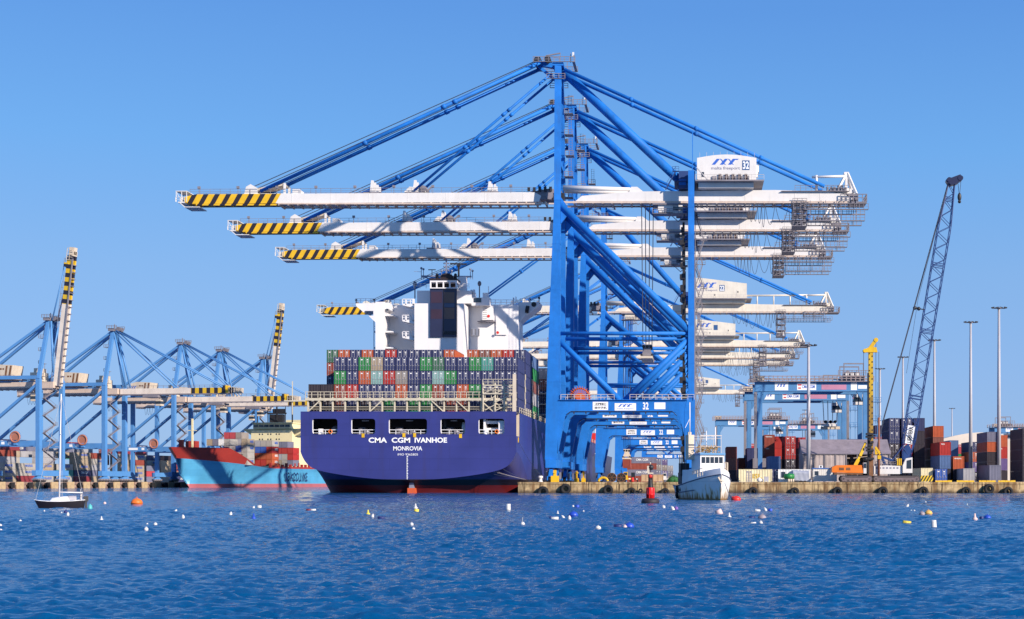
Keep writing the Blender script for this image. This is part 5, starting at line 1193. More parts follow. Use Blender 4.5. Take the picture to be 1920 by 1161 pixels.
        for k in (-2.0, -0.7, 0.7, 2.0):
            for yy in (-0.6, 0.6): mb.tube((tx+k*0.8, yy, hang+1.9), (tx+k, yy, 25.3), 0.045, 4)
        mb.build('hoist_rope', CABLE, root)
    mb = MB(); x = span+1.7
    for xx in (x-0.6, x+0.6): mb.beam((xx, -4.6, g0+3), (xx, -4.6, 24.8), 0.12, 0.12)
    for z in (7.5, 11.8, 16, 20.2): mb.box(x-0.9, x+1.3, -5.3, -3.9, z, z+0.14); mb.rail((x-0.9, -5.3, z), (x+1.3, -5.3, z), 1.1, 0.8, 0.05)
    mb.build('ladder', BLUEY, root)
    return root
yard_gantry('largest blue yard gantry, beside the yellow drilling mast, trolley at its mast end', (X_(1420, 325), 330, 0), 21.8)
yard_gantry('blue yard gantry behind the largest one, its pale spreader hanging below the trolley', (X_(1400, 362), 366, 0), 21.4, 15.6)
yard_gantry('smaller blue yard gantry beyond the white fishing boat, trolley over its far end', (X_(1345, 520), 526, 0), 21.0, 10.8)
yard_gantry('distant blue yard gantry seen between the legs of the larger two gantries', (X_(1432, 560), 566, 0), 17.4, 12.2)
yard_gantry('blue yard gantry at the photo edge, only its top showing above the dark container stack', (X_(1868, 590), 596, 0), 4.0)
# ------------------------------------------------------------------ floodlight masts
def light_mast(px, py, Y, label, heads=4, tilt=0):
    x = X_(px, Y); top = Z_(py, Y)
    root = thing('light_mast', label, 'light mast', (x, Y, G), 0, 'tall floodlight masts in the container yard'); h = top-G
    mb = MB(); mb.tube((0,0,0), (0,0,h-0.4), 0.52, 12, 0, 0.27); mb.tube((0,0,0), (0,0,0.4), 0.9, 12); mb.build('pole', paint('mast_galvanised', (0.42, 0.41, 0.44), 0.45, 0.12, 0.3), root)
    mb = MB(); mb.box(-1.5, 1.5, -0.12, 0.12, h-0.5, h-0.3); mb.box(-0.12, 0.12, -1.2, 1.2, h-0.5, h-0.3); mb.torus((0,0,h-0.4), 0.6, 0.09, 'z', 14, 5); mb.build('head_frame', STEEL, root)
    for k in range(heads):
        xx = -1.45+2.9*k/(heads-1); s = -1 if xx < 0 else 1
        mb = MB(); mb.beam((xx-0.34, -0.2, h-0.25+0.07*s), (xx+0.34, -0.2, h-0.25-0.07*s), 0.5, 0.26); mb.build('floodlight', DARK, root)
    return root
for px, py, Y, lab in ((1873, 575, 330, 'tallest floodlight mast, standing before the dark stack at the yard end'), (1820, 602, 362, 'floodlight mast rising behind the grey container on the quay edge'),
                       (1752, 636, 404, 'floodlight mast just behind the lattice boom and the orange topped stack'), (1693, 668, 458, 'slim floodlight mast rising behind the tall navy stack beside the lattice boom'),
                       (1650, 690, 505, 'small floodlight mast between the yellow drilling mast and the navy stack'), (1516, 645, 309, 'thick floodlight mast crossing the two large yard gantries'),
                       (1785, 765, 820, 'faint far floodlight mast with a bare cluster of lamps, above the white domed roof'), (1510, 768, 800, 'faint far floodlight mast with a cluster of lamps, seen under the yard gantry girder')):
    light_mast(px, py, Y, lab)
# ------------------------------------------------------------------ buildings in the yard
def shed():
    Y = 312.0; x0, x1 = X_(1506, Y), X_(1668, Y)
    root = thing('storage_shed', 'grey tarpaulin storage shed behind the orange drilling rig', 'shed', (0, Y, 0))
    TARP = paint('grey_tarpaulin', (0.27, 0.225, 0.25), 0.75, 0.22, 0.35, 0.45, (0.10, 0.08, 0.09)); WALL = paint('shed_wall', (0.42, 0.35, 0.33), 0.8, 0.22, 0.4, 0.5, (0.14, 0.11, 0.11))
    e, r = 8.3, 11.6; mb = MB()
    rows = []
    for j in range(7):
        t = j/6; rows.append([(x0-0.3+(x1-x0+0.6)*i/24, -0.35+6.3*t, e+(r-e)*t-0.10*math.sin(math.pi*t)+0.05*math.sin(i*1.9)*math.sin(math.pi*t)) for i in range(25)])
    mb.grid(rows); rows2 = [[(x, 12.2-y, z) for x, y, z in rw] for rw in rows]; mb.grid(rows2); mb.build('roof', TARP, root)
    mb = MB()
    xs = [x0+(x1-x0)*i/8 for i in range(9)]
    gap = (3, 5)
    for i in range(8):
        if i in (4, 5): continue
        rows = [[(xs[i]+0.03+(xs[i+1]-xs[i]-0.06)*k/8, 0.07*math.sin(k*2.1+i), z) for k in range(9)] for z in (G, 5.2, e)]
        mb.grid(rows)
    mb.prism([(0, G), (12, G), (12, e), (6, r-0.1), (0, e)], x1-0.1, x1, 'yz'); mb.prism([(0, G), (12, G), (12, e), (6, r-0.1), (0, e)], x0, x0+0.1, 'yz'); mb.box(x0, x1, 11.9, 12, G, e)
    mb.build('wall', WALL, root)
    mb = MB()
    for x in xs: mb.box(x-0.09, x+0.09, -0.2, -0.08, G, e)
    mb.box(x0-0.2, x1+0.2, -0.22, -0.1, e-0.15, e+0.05); mb.build('frame', STEEL, root)
    mb = MB()
    for k in range(16): x = xs[4]+0.2+random.random()*(xs[6]-xs[4]-0.6); z = G+random.random()*4.6; mb.box(x, x+0.3+random.random()*0.9, 1+random.random()*2, 3.2, z, z+0.3+random.random()*0.9)
    mb.build('shelving', DARK, root)
shed()
mb = MB(); Y = 720; x0, x1 = X_(1760, Y), X_(1925, Y)
mb.prism([(x0, G)]+[(x0+(x1-x0)*i/16, Z_(825, Y)+Z_(808, Y)*0+3.8*math.sin(math.pi*i/16)) for i in range(17)]+[(x1, G)], 0, 60)
tag(mb.build('warehouse', paint('roof_cream', (0.62, 0.54, 0.46), 0.6, 0.12, 0.06), None, (0, Y, 0)), 'cream warehouse with a low curved roof far behind the right hand stacks', 'warehouse')
def cabin():
    Y = 296.0; x0 = X_(1524, Y)
    root = thing('site_cabin', 'white site cabin with a small dark window, beside the orange drilling rig', 'cabin', (x0, Y, G))
    mb = MB(); mb.box(0.03, 4.97, 0.03, 2.4, 0.25, 2.72); mb.box(0, 5, 0, 0.05, 0.15, 0.3)
    for k in range(12): mb.box(0.2+k*0.4, 0.24+k*0.4, 0.0, 0.05, 0.3, 2.68)
    mb.build('wall', paint('cabin_white', (0.70, 0.67, 0.62), 0.6, 0.1, 0.5, 0.3, (0.4, 0.3, 0.2)), root)
    mb = MB(); mb.box(-0.12, 5.2, -0.12, 2.6, 2.72, 2.9); mb.build('roof', paint('roof_blue', (0.05, 0.14, 0.42), 0.5), root)
    mb = MB(); mb.box(0.35, 1.2, -0.04, 0.03, 1.35, 2.25); w = mb.build('window', GLASS, root)
    mb = MB(); mb.box(0.28, 1.27, -0.05, -0.02, 1.28, 1.35); mb.box(0.28, 1.27, -0.05, -0.02, 2.25, 2.32); mb.box(0.28, 0.35, -0.05, -0.02, 1.35, 2.25); mb.box(1.2, 1.27, -0.05, -0.02, 1.35, 2.25); mb.build('frame', SIGNW, w)
    mb = MB(); mb.box(1.3, 2.1, 0.4, 1.0, 2.9, 3.4); mb.tube((1.7, 0.38, 3.15), (1.7, 0.41, 3.15), 0.2, 12, 1); mb.build('air_conditioner', [SIGNW, DARK], root)
cabin()
# ------------------------------------------------------------------ tracked machines
def tracks(root, x0, x1, y, w, h=1.15):
    mb = MB(); n = 10; r = h/2
    prof = [(x1-r+r*math.sin(R(180*i/n)), G+r-r*math.cos(R(180*i/n))) for i in range(n+1)]+[(x0+r-r*math.sin(R(180*i/n)), G+r+r*math.cos(R(180*i/n))) for i in range(n+1)]
    mb.prism(prof, y, y+w, 'xz', 0)
    k = x0+0.3
    while k < x1-0.3: mb.box(k, k+0.14, y-0.03, y+w+0.03, G+0.0, G+0.06, 0); mb.box(k, k+0.14, y-0.03, y+w+0.03, G+h-0.03, G+h+0.05, 0); k += 0.3
    for c in (x0+r, x1-r): mb.tube((c, y-0.06, G+r), (c, y+0.05, G+r), r*0.72, 14, 1); mb.tube((c, y-0.1, G+r), (c, y+0.05, G+r), r*0.3, 10, 0)
    m = int((x1-x0-2)/0.7)
    for k in range(m): c = x0+1.1+k*(x1-x0-2.2)/max(1, m-1); mb.tube((c, y-0.05, G+0.32), (c, y+0.05, G+0.32), 0.22, 10, 1)
    mb.box(x0+1.0, x1-1.0, y-0.04, y+0.06, G+0.45, G+0.85, 1)
    mb.build('track', [paint('track_dusty', (0.085, 0.07, 0.075), 0.8, 0.3, 1.2), paint('track_frame', (0.17, 0.13, 0.14), 0.7, 0.3, 1)], root)
def drilling_rig():
    Y = 291.5; P = lambda a: X_(a, Y); q = lambda b: Z_(b, Y)
    root = thing('drilling_rig', 'orange tracked drilling rig with a tall yellow mast on the quay edge', 'drilling rig', (0, Y, 0))
    for y in (-1.9, 1.3): tracks(root, P(1574), P(1634), y, 0.75, 1.3)
    mb = MB(); mb.prism([(P(1559), q(886)), (P(1559), q(876)), (P(1568), q(872.5)), (P(1614), q(872.5)), (P(1617), q(887))], -1.5, 1.6); mb.box(P(1562), P(1600), -1.52, -1.5, q(884), q(875)); mb.build('body', ORANGE, root)
    mb = MB(); mb.box(P(1585), P(1593), -1.56, -1.51, q(882), q(877)); mb.box(P(1572), P(1581), -1.56, -1.51, q(882), q(877)); mb.box(P(1563), P(1616), -1.4, 1.5, q(890), q(887)); mb.build('vent', BROWN, root)
    mb = MB(); mb.box(P(1617.5), P(1623), -1.5, -0.2, q(888), q(868)); mb.box(P(1617.7), P(1622.7), -1.53, -1.5, q(878), q(869), 1); mb.build('driver_cab', [WHITE, GLASS], root)
    mb = MB(); mb.beam((P(1632), 0, q(893)), (P(1632), 0, q(840)), 1.05, 0.9, 1); mb.beam((P(1632.3), 0, q(840)), (P(1632.5), 0, q(745)), 0.95, 0.8, 3); mb.beam((P(1632.5), 0, q(745)), (P(1632.5), 0, q(660)), 0.92, 0.78, 0); mb.box(P(1626.5), P(1629), -0.6, 0.4, q(895), q(700), 2)
    z = q(835)
    while z < q(664): mb.box(P(1629.5), P(1630.5), -0.48, -0.42, z, z+0.3, 2); mb.box(P(1634.5), P(1636), -0.48, -0.42, z+0.6, z+0.9, 2); z += 1.15
    mb.build('mast', [paint('mast_yellow', (0.60, 0.37, 0.02), 0.5, 0.3, 0.35, 0.75, (0.16, 0.08, 0.03)), BROWN, DARK, paint('mast_oily', (0.36, 0.21, 0.03), 0.55, 0.4, 0.7, 1.0, (0.06, 0.03, 0.015), streak_w=2.0)], root)
    mb = MB(); mb.prism([(P(1619), q(661)), (P(1645), q(661)), (P(1643), q(652)), (P(1637), q(651)), (P(1646), q(637)), (P(1641), q(634)), (P(1628), q(652)), (P(1619), q(656))], -0.5, 0.5); mb.tube((P(1642), -0.6, q(638)), (P(1642), 0.6, q(638)), 0.45, 12); mb.tube((P(1621.5), -0.6, q(658)), (P(1621.5), 0.6, q(658)), 0.4, 12); mb.build('mast_head', YEL, root)
    mb = MB()
    for i in range(10):
        z = q(862)+i*0.55; a = i*1.3; mb.box(P(1629)-0.3+0.4*math.sin(a), P(1635)+0.3*math.cos(a*1.7), -1.0+0.2*math.sin(a*2), 0.4, z, z+0.42)
    mb.tube((P(1619), -0.5, q(861)), (P(1628), -0.5, q(861)), 0.42, 12); mb.build('drill_head', DARK, root)
    mb = MB(); mb.tube((P(1642), -0.2, q(637)), (P(1642), -0.2, q(795)), 0.05, 5); mb.tube((P(1619), -0.2, q(657)), (P(1619), -0.2, q(720)), 0.05, 5); mb.tube((P(1647.5), -0.2, q(660)), (P(1648), 0, q(795)), 0.05, 5); mb.build('hoist_rope', CABLE, root)
    mb = MB(); mb.beam((P(1606), -0.3, q(868)), (P(1623), -0.1, q(830)), 0.42, 0.42); mb.beam((P(1612), -0.4, q(855)), (P(1618), -0.3, q(842)), 0.55, 0.55); mb.beam((P(1603), -0.3, q(873)), (P(1609), -0.3, q(862)), 0.6, 0.7); mb.build('back_ram', YEL, root)
    mb = MB(); mb.tube((P(1648), 0.1, q(903)), (P(1648), 0.1, q(783)), 0.21, 10); mb.tube((P(1648), 0.1, q(783)), (P(1648), 0.1, q(776)), 0.06, 6); mb.build('drill_pipe', paint('rust_pipe', (0.26, 0.10, 0.06), 0.7, 0.3, 1.2), root)
    mb = MB(); mb.box(P(1645), P(1651.5), -0.5, 0.6, q(861), q(854)); mb.beam((P(1641.5), 0, q(838)), (P(1650), 0, q(852)), 0.45, 0.4); mb.beam((P(1642), 0, q(838)), (P(1642), 0, q(852)), 0.35, 0.35); mb.beam((P(1642), 0, q(852)), (P(1650), 0, q(846)), 0.3, 0.3); mb.build('pipe_clamp', YEL, root)
drilling_rig()
def crawler_crane():
    Y = 293.5; P = lambda a: X_(a, Y); q = lambda b: Z_(b, Y)
    root = thing('crawler_crane', 'white crawler crane with a long blue lattice boom raised over the navy stack', 'crawler crane', (0, Y, 0))
    for y in (-2.6, 2.0): tracks(root, P(1634), P(1721), y, 0.85, 1.25)
    mb = MB(); mb.prism([(P(1637), q(889)), (P(1637), q(874)), (P(1660), q(873)), (P(1688), q(874)), (P(1689), q(889))], -1.6, 1.8); mb.build('body', WHITE, root)
    mb = MB()
    for k in range(7): mb.box(P(1640+k*6.5), P(1643.5+k*6.5), -1.63, -1.6, q(879), q(876.5))
    mb.build('marking', paint('lettering_grey', (0.16, 0.17, 0.26), 0.6), root)
    mb = MB()
    for k in range(6): mb.box(P(1640+k*7), P(1643+k*7), -1.3, 0.5, q(873.5), q(870.5))
    mb.rail((P(1640), -1.5, q(874)), (P(1688), -1.5, q(874)), 0.9, 1.0, 0.04); mb.build('engine_fitting', STEEL, root)
    mb = MB(); mb.prism([(P(1690), q(887)), (P(1690), q(873)), (P(1696), q(860)), (P(1708), q(858)), (P(1708), q(887))], -2.0, -0.6, 'xz', 0); mb.prism([(P(1697), q(879)), (P(1697.5), q(864)), (P(1706), q(862)), (P(1706), q(879))], -2.05, -0.55, 'xz', 1); mb.build('driver_cab', [WHITE, GLASS], root)
    LAT = paint('lattice_blue', (0.012, 0.045, 0.17), 0.5, 0.15, 0.5)
    A, B = Vector((P(1696.5), 0.4, q(872))), Vector((P(1784.5), 0.4, q(345)))
    d = (B-A).normalized(); nrm = Vector((d.z, 0, -d.x)); side = Vector((0, 1, 0))
    mb = MB(); L = (B-A).length
    def hw2(t): 
        t *= L; return 0.5+0.75*min(1, t/5) if t < L-9 else 0.62+0.63*(L-t)/9
    n = 34
    for i in range(n):
        t0, t1 = i/n, (i+1)/n; h0, h1 = hw2(t0), hw2(t1); a = A.lerp(B, t0); b = A.lerp(B, t1)
        for sx in (-1, 1):
            for sy in (-1, 1): mb.beam(a+nrm*sx*h0+side*sy*h0*0.8, b+nrm*sx*h1+side*sy*h1*0.8, 0.17, 0.17)
        for sy in (-1, 1):
            s = 1 if i % 2 else -1; mb.beam(a+nrm*s*h0+side*sy*h0*0.8, b-nrm*s*h1+side*sy*h1*0.8, 0.11, 0.11)
        for sx in (-1, 1):
            s = 1 if i % 2 else -1; mb.beam(a+nrm*sx*h0+side*s*h0*0.8, b+nrm*sx*h1-side*s*h1*0.8, 0.08, 0.08)
        if i % 8 == 0:
            for sy in (-1, 1): mb.beam(a-nrm*h0+side*sy*h0*0.8, a+nrm*h0+side*sy*h0*0.8, 0.14, 0.14); mb.beam(a-nrm*h0+d*0.6+side*sy*h0*0.8, a+nrm*h0+d*0.6+side*sy*h0*0.8, 0.14, 0.14)
    mb.prism([(P(1693), q(866)), (P(1697), q(871)), (P(1709), q(845)), (P(1703), q(832)), (P(1694), q(842))], -0.3, 1.1)
    mb.build('boom', LAT, root)
    p1, p2 = A.lerp(B, 0.075), A.lerp(B, 0.14); w = 0.75
    mb = MB(); y = -0.72
    mb.add([p1-nrm*w+Vector((0,y,0)), p1+nrm*w+Vector((0,y,0)), p2+nrm*w+Vector((0,y,0)), p2-nrm*w+Vector((0,y,0))], [(0,1,2,3)])
    mb.add([p1-nrm*w+Vector((0,y+.06,0)), p1+nrm*w+Vector((0,y+.06,0)), p2+nrm*w+Vector((0,y+.06,0)), p2-nrm*w+Vector((0,y+.06,0))], [(3,2,1,0)]); sg = mb.build('sign', SIGNW, root)
    tv, tf, tw = text2d('LIEBHERR', 0.03); mk = MB(); o = p1-d*0+nrm*(w-0.3)
    mk.add([tuple(p1+(p2-p1)*(0.07+0.86*a/tw)+nrm*(0.42-0.84*b)+Vector((0, y-0.02, 0))) for a, b in tv], tf); mk.build('lettering', BLACK, sg)
    mb = MB(); mb.prism([(P(1776), q(343)), (P(1778), q(336)), (P(1789), q(332)), (P(1800), q(328)), (P(1803), q(338)), (P(1795), q(345)), (P(1783), q(348))], -0.6, 1.4); mb.tube((P(1800), -0.7, q(335)), (P(1800), 1.5, q(335)), 0.55, 12); mb.tube((P(1779), -0.7, q(338)), (P(1779), 1.5, q(338)), 0.5, 12); mb.build('boom_head', NAVYG, root)
    mb = MB(); mb.tube((P(1802.5), 0.2, q(336)), (P(1800), 0.2, q(362)), 0.05, 5); mb.tube((P(1797), 0.6, q(340)), (P(1799), 0.4, q(362)), 0.05, 5)
    mb.build('hoist_rope', CABLE, root)
    mb = MB(); mb.ball((P(1799.5), 0.3, q(369)), 0.75, 0, 12, 8, (0.55, 0.35, 1.15)); mb.tube((P(1799.5), 0.3, q(374)), (P(1799.5), 0.3, q(380)), 0.18, 8); mb.torus((P(1799.5), 0.3, q(378)), 0.25, 0.09, 'y', 12, 5); mb.build('hook_block', DARK, root)
    mb = MB()
    for y in (-0.3, 0.9): mb.tube((P(1779), y, q(341)), (P(1658), y, q(783)), 0.075, 5); mb.tube((P(1658), y, q(783)), (P(1645), y, q(838)), 0.07, 5)
    mb.tube((P(1779), 0.3, q(341)), (P(1722), 0.3, q(560)), 0.035, 4); mb.tube((P(1722), 0.3, q(560)), (P(1700), 0.3, q(700)), 0.035, 4); mb.build('pendant_rope', CABLE, root)
    mb = MB()
    for y in (-0.8, 1.4): mb.beam((P(1652), y, q(856)), (P(1692), y, q(870)), 0.3, 0.3); mb.beam((P(1670), y, q(866)), (P(1696), y, q(832)), 0.16, 0.16); mb.beam((P(1645), y, q(838)), (P(1660), y, q(872)), 0.25, 0.25)
    mb.build('gantry_frame', LAT, root)
    mb = MB()
    c = A.lerp(B, 0.55)-nrm*1.2; mb.beam(c, c-nrm*1.6, 0.2, 0.2); mb.ball(c-nrm*1.2, 0.4); mb.ball(c-nrm*2.0, 0.4); mb.build('rope_guide', DARK, root)
    mb = MB()
    for k in range(3): mb.box(P(1680+k*3.2), P(1682+k*3.2), -1.7, -1.2, q(873), q(860))
    mb.build('counterweight_step', YEL, root)
crawler_crane()
# ------------------------------------------------------------------ boxes in the near yard
gy = 'containers stacked in the yard beside the crawler crane'
def stack(px, Y, tiers, where, H=2.6, kind='end', texts=None):
    """a column of boxes, ground first"""
    for t, col in enumerate(tiers.split()):
        col = col.replace('_', ' ')
        if col == '-': continue
        n = len(tiers.split())
        pos = 'top' if t == n-1 else ('bottom' if t == 0 else ORD[t]+' tier')
        container(X_(px, Y), Y, G+H*t+0.01, col, f'{col} container {where}, {pos}', gy, 12.19, H, kind, 0, (texts or {}).get(t))
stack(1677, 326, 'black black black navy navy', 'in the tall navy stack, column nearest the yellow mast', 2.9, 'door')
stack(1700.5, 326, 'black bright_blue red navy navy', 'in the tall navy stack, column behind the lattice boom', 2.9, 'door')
stack(1724, 326, 'black black black black navy', 'in the tall navy stack, column past the lattice boom', 2.9, 'end')  # lower boxes coloured black in place of the shadow there
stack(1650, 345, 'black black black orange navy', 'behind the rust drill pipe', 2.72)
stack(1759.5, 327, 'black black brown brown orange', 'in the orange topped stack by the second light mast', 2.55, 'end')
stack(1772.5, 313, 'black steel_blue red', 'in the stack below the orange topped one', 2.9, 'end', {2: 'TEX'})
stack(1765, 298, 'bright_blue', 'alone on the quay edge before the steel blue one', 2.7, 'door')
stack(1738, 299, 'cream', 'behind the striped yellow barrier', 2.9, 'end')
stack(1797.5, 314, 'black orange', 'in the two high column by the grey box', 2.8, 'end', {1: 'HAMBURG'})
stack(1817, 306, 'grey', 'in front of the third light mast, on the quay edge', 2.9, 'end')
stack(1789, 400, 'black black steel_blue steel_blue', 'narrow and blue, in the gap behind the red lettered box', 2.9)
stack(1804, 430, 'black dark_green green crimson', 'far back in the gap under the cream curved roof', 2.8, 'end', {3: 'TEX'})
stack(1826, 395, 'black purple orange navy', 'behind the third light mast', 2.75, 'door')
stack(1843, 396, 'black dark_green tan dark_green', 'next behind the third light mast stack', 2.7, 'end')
stack(1861, 330, 'black black black orange slate', 'in the slate topped stack by the tallest light mast', 2.3, 'end')  # black lower boxes carry the shadow below the orange one
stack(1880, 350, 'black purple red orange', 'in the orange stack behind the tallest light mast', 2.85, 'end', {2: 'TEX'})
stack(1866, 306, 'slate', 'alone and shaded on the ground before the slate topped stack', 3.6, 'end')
stack(1928, 308, 'black black black black black', 'in the tall shaded stack at the yard end', 2.3, 'door')  # shade on the stack's side is put into the black box colour
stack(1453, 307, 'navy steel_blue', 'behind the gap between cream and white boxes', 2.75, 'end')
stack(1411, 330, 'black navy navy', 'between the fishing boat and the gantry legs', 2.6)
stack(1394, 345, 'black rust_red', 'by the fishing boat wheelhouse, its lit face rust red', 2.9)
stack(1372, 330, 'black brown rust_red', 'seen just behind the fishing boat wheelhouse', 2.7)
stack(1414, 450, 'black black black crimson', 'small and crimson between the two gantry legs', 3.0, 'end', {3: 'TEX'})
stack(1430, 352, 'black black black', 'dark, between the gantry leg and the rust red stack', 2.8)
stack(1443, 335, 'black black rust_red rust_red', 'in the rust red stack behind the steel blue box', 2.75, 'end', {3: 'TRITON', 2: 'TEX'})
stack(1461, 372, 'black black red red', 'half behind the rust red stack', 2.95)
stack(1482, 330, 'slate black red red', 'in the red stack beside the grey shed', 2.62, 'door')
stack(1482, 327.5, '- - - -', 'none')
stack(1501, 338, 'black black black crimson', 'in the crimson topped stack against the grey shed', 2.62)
# boxes lying with their long side to the water
o = container(X_(1447, 297), 297, G+0.01, 'cream', 'cream container lying along the quay, faded yellow letters on its side', 'boxes along the quay edge', 6.06+0.8, 2.62, 'end', R(90))
d = bpy.data.objects.new('lettering', lmesh('ISL', 1.9, 0.95, '-x', paint('faded_yellow', (0.62, 0.40, 0.05), 0.6))); C.objects.link(d); d.parent = o; d.location = (-1.225, 4.0, 0.75)
container(X_(1451.5, 296), 296, G+0.01, 'navy', 'narrow navy container end between the cream and the white box', 'boxes along the quay edge', 6.06, 2.62, 'door')
o = container(X_(1519, 296.5), 296.5, G+0.01, 'white', 'white container lying along the quay behind the green tank', 'boxes along the quay edge', 6.06+0.6, 2.62, 'end', R(90))
mb = MB(); mb.box(-1.26, -1.2, 5.2, 6.0, 0.9, 2.1); mb.build('window', GLASS, o)
# ------------------------------------------------------------------ gear on the quay
def on(px, Y): return X_(px, Y)
Y = 293
mb = MB(); x = on(1404.5, Y)
for k in range(6):
    z = G+k*0.32; mb.box(x-0.55, x+0.55, Y, Y+1, z, z+0.06)
    for a in (-0.5, -0.18, 0.14, 0.42): mb.box(x+a, x+a+0.1, Y-0.02, Y+0.05, z+0.06, z+0.32)
for a in (-0.5, 0.1): mb.box(x+a, x+a+0.4, Y, Y+0.8, G+1.92, G+2.2)
tag(mb.build('crate_stack', paint('crate_purple_grey', (0.17, 0.16, 0.26), 0.7)), 'tall grey slatted crate rack standing before the cream container', 'crate rack')
mb = MB(); x = on(1424, Y); mb.ball((x, Y+.5, G+0.42), 0.48, 0, 12, 8, (1, 1, 0.95)); mb.ball((x+0.5, Y+.6, G+0.35), 0.34, 0, 10, 8); mb.beam((x, Y+.5, G+0.8), (x+0.1, Y+.5, G+1.0), 0.2, 0.2)
tag(mb.build('bulk_bag', WHITE), 'pair of white bulk bags on the quay before the cream container', 'bag')
x = on(1437, Y); t = thing('storage_box', 'grey storage box with a lid standing beside the white bulk bags', 'box', (x, Y, G))
mb = MB(); mb.box(-0.45, 0.45, 0, 0.9, 0.15, 1.05); mb.box(-0.4, -0.2, 0, 0.9, 0, 0.15); mb.box(0.2, 0.4, 0, 0.9, 0, 0.15); mb.build('body', paint('grey_box', (0.42, 0.41, 0.45), 0.6), t)
mb = MB(); mb.box(-0.5, 0.5, -0.05, 0.95, 1.052, 1.14); mb.build('lid', RAIL, t)
x = on(1480, Y); t = thing('tank', 'green rounded tank resting on a row of yellow drums', 'tank', (x, Y, G))
mb = MB(); mb.tube((-0.85, 0.6, 1.15), (0.85, 0.6, 1.15), 0.55, 16); mb.ball((-0.85, 0.6, 1.15), 0.55, 0, 12, 8, (0.5, 1, 1)); mb.ball((0.85, 0.6, 1.15), 0.55, 0, 12, 8, (0.5, 1, 1)); mb.tube((0, 0.6, 1.6), (0, 0.6, 1.85), 0.15, 10); mb.build('shell', paint('tank_green', (0.02, 0.20, 0.05), 0.4), t)
for k in range(3):
    mb = MB(); mb.lathe([(0, 0), (0.2, 0), (0.2, 0.28), (0.215, 0.3), (0.2, 0.32), (0.2, 0.62), (0, 0.62)], (on(1479+k*4.2, Y), Y+0.35, G), 14)
    tag(mb.build('drum', CREAM), f'{("small yellow drum under the green tank, nearest the cream box", "small yellow drum under the middle of the green tank", "small yellow drum under the tank end by the grey tarpaulin load")[k]}', 'drum', 'yellow drums under the green tank')
Y = 294
x0, x1 = on(1487, Y), on(1517, Y); t = thing('covered_trailer', 'trailer load under a pale grey tarpaulin beside the white site cabin', 'trailer', (x0, Y, G))
rows = [[((x1-x0)*i/12, (0 if j < 5 else 0.5+1.5*(j-5)/4)+0.05*math.sin(i*1.7+j), [0.35, 0.8, 1.3, 1.8, 2.15, 2.35, 2.45, 2.42, 2.3, 2.0][j]-0.14*(i/12)+0.05*math.sin(i*2.3+j*1.3)) for i in range(13)] for j in range(10)]
mb = MB(); mb.grid(rows); mb.add([rows[j][12] for j in range(10)], [tuple(range(10))]); mb.add([rows[j][0] for j in range(10)], [tuple(range(10))]); mb.build('tarpaulin', paint('grey_blue_tarp', (0.33, 0.35, 0.42), 0.55, 0.15, 1.0), t)
mb = MB(); mb.box(0.1, x1-x0-0.1, 0.1, 1.9, 0.25, 0.36); mb.build('bed', DARK, t)
for k in (0.6, 2.5):
    mb = MB(); mb.tube((k, 0.1, 0.3), (k, 0.35, 0.3), 0.3, 14); mb.build('wheel', RUBBER, t)
Y = 292.2
x = on(1738, Y); t = thing('barrier', 'black and yellow striped barrier panel at the quay edge', 'barrier', (x, Y, G))
mb = MB(); mb.box(-1.25, 1.25, 0, 0.1, 0.1, 1.32); mb.build('panel', HAZ3, t)
mb = MB()
for s in (-1, 1): mb.box(s*0.95-0.05, s*0.95+0.05, 0.1, 0.2, 0, 1.3); mb.box(s*0.95-0.06, s*0.95+0.06, -0.3, 0.5, 0, 0.08)
mb.build('post', STEEL, t)
for k, (a, b, lab) in enumerate(((1754, 1785, 'low yellow kerb barrier before the bright blue container'), (1794, 1827, 'low yellow kerb barrier before the grey container'), (1836, 1867, 'low yellow kerb barrier beside the quay tyre'), (1872, 1904, 'low yellow kerb barrier under the tallest light mast'))):
    Y = 289.3; x0, x1 = on(a, Y), on(b, Y); mb = MB(); mb.prism([(0, 0), (0.30, 0), (0.24, 0.34), (0.06, 0.34)], x0, x1, 'yz')
    i = x0+0.5
    while i < x1: mb.box(i, i+0.03, -0.005, 0.3, 0.0, 0.345); i += 1.0
    tag(mb.build('kerb_barrier', YEL, None, (0, Y, G)), lab, 'barrier', 'yellow kerb barriers along the quay edge')
for px, Y, lab, m in ((1013.5, 301, 'white mooring bollard at the quay corner beside the ship', WHITE),):
    t = thing('bollard', lab, 'bollard', (on(px, Y), Y, G)); mb = MB(); mb.lathe([(0, 0), (0.55, 0), (0.5, 0.12), (0.36, 0.3), (0.34, 0.75), (0.5, 0.85), (0.52, 1.15), (0.4, 1.3), (0, 1.32)], (0,0,0), 16); mb.build('post', m, t)
    mb = MB(); mb.lathe([(0.75, 0), (0.75, 0.06), (0.4, 0.06)], (0,0,0), 16); mb.build('base_plate', DARK, t)
x = on(1040, 300); t = thing('cable_anchor', 'bright yellow cable anchor block under the nearest crane leg', 'anchor block', (x, 300, G))
mb = MB(); mb.box(-0.8, 0.8, 0, 1.4, 0, 1.3); mb.build('base', YEL, t)
mb = MB(); mb.box(-0.3, 0.3, 0.3, 0.9, 1.3, 2.5); mb.tube((0, 0.2, 2.1), (0, 1, 2.1), 0.35, 12); mb.build('post', YEL, t)
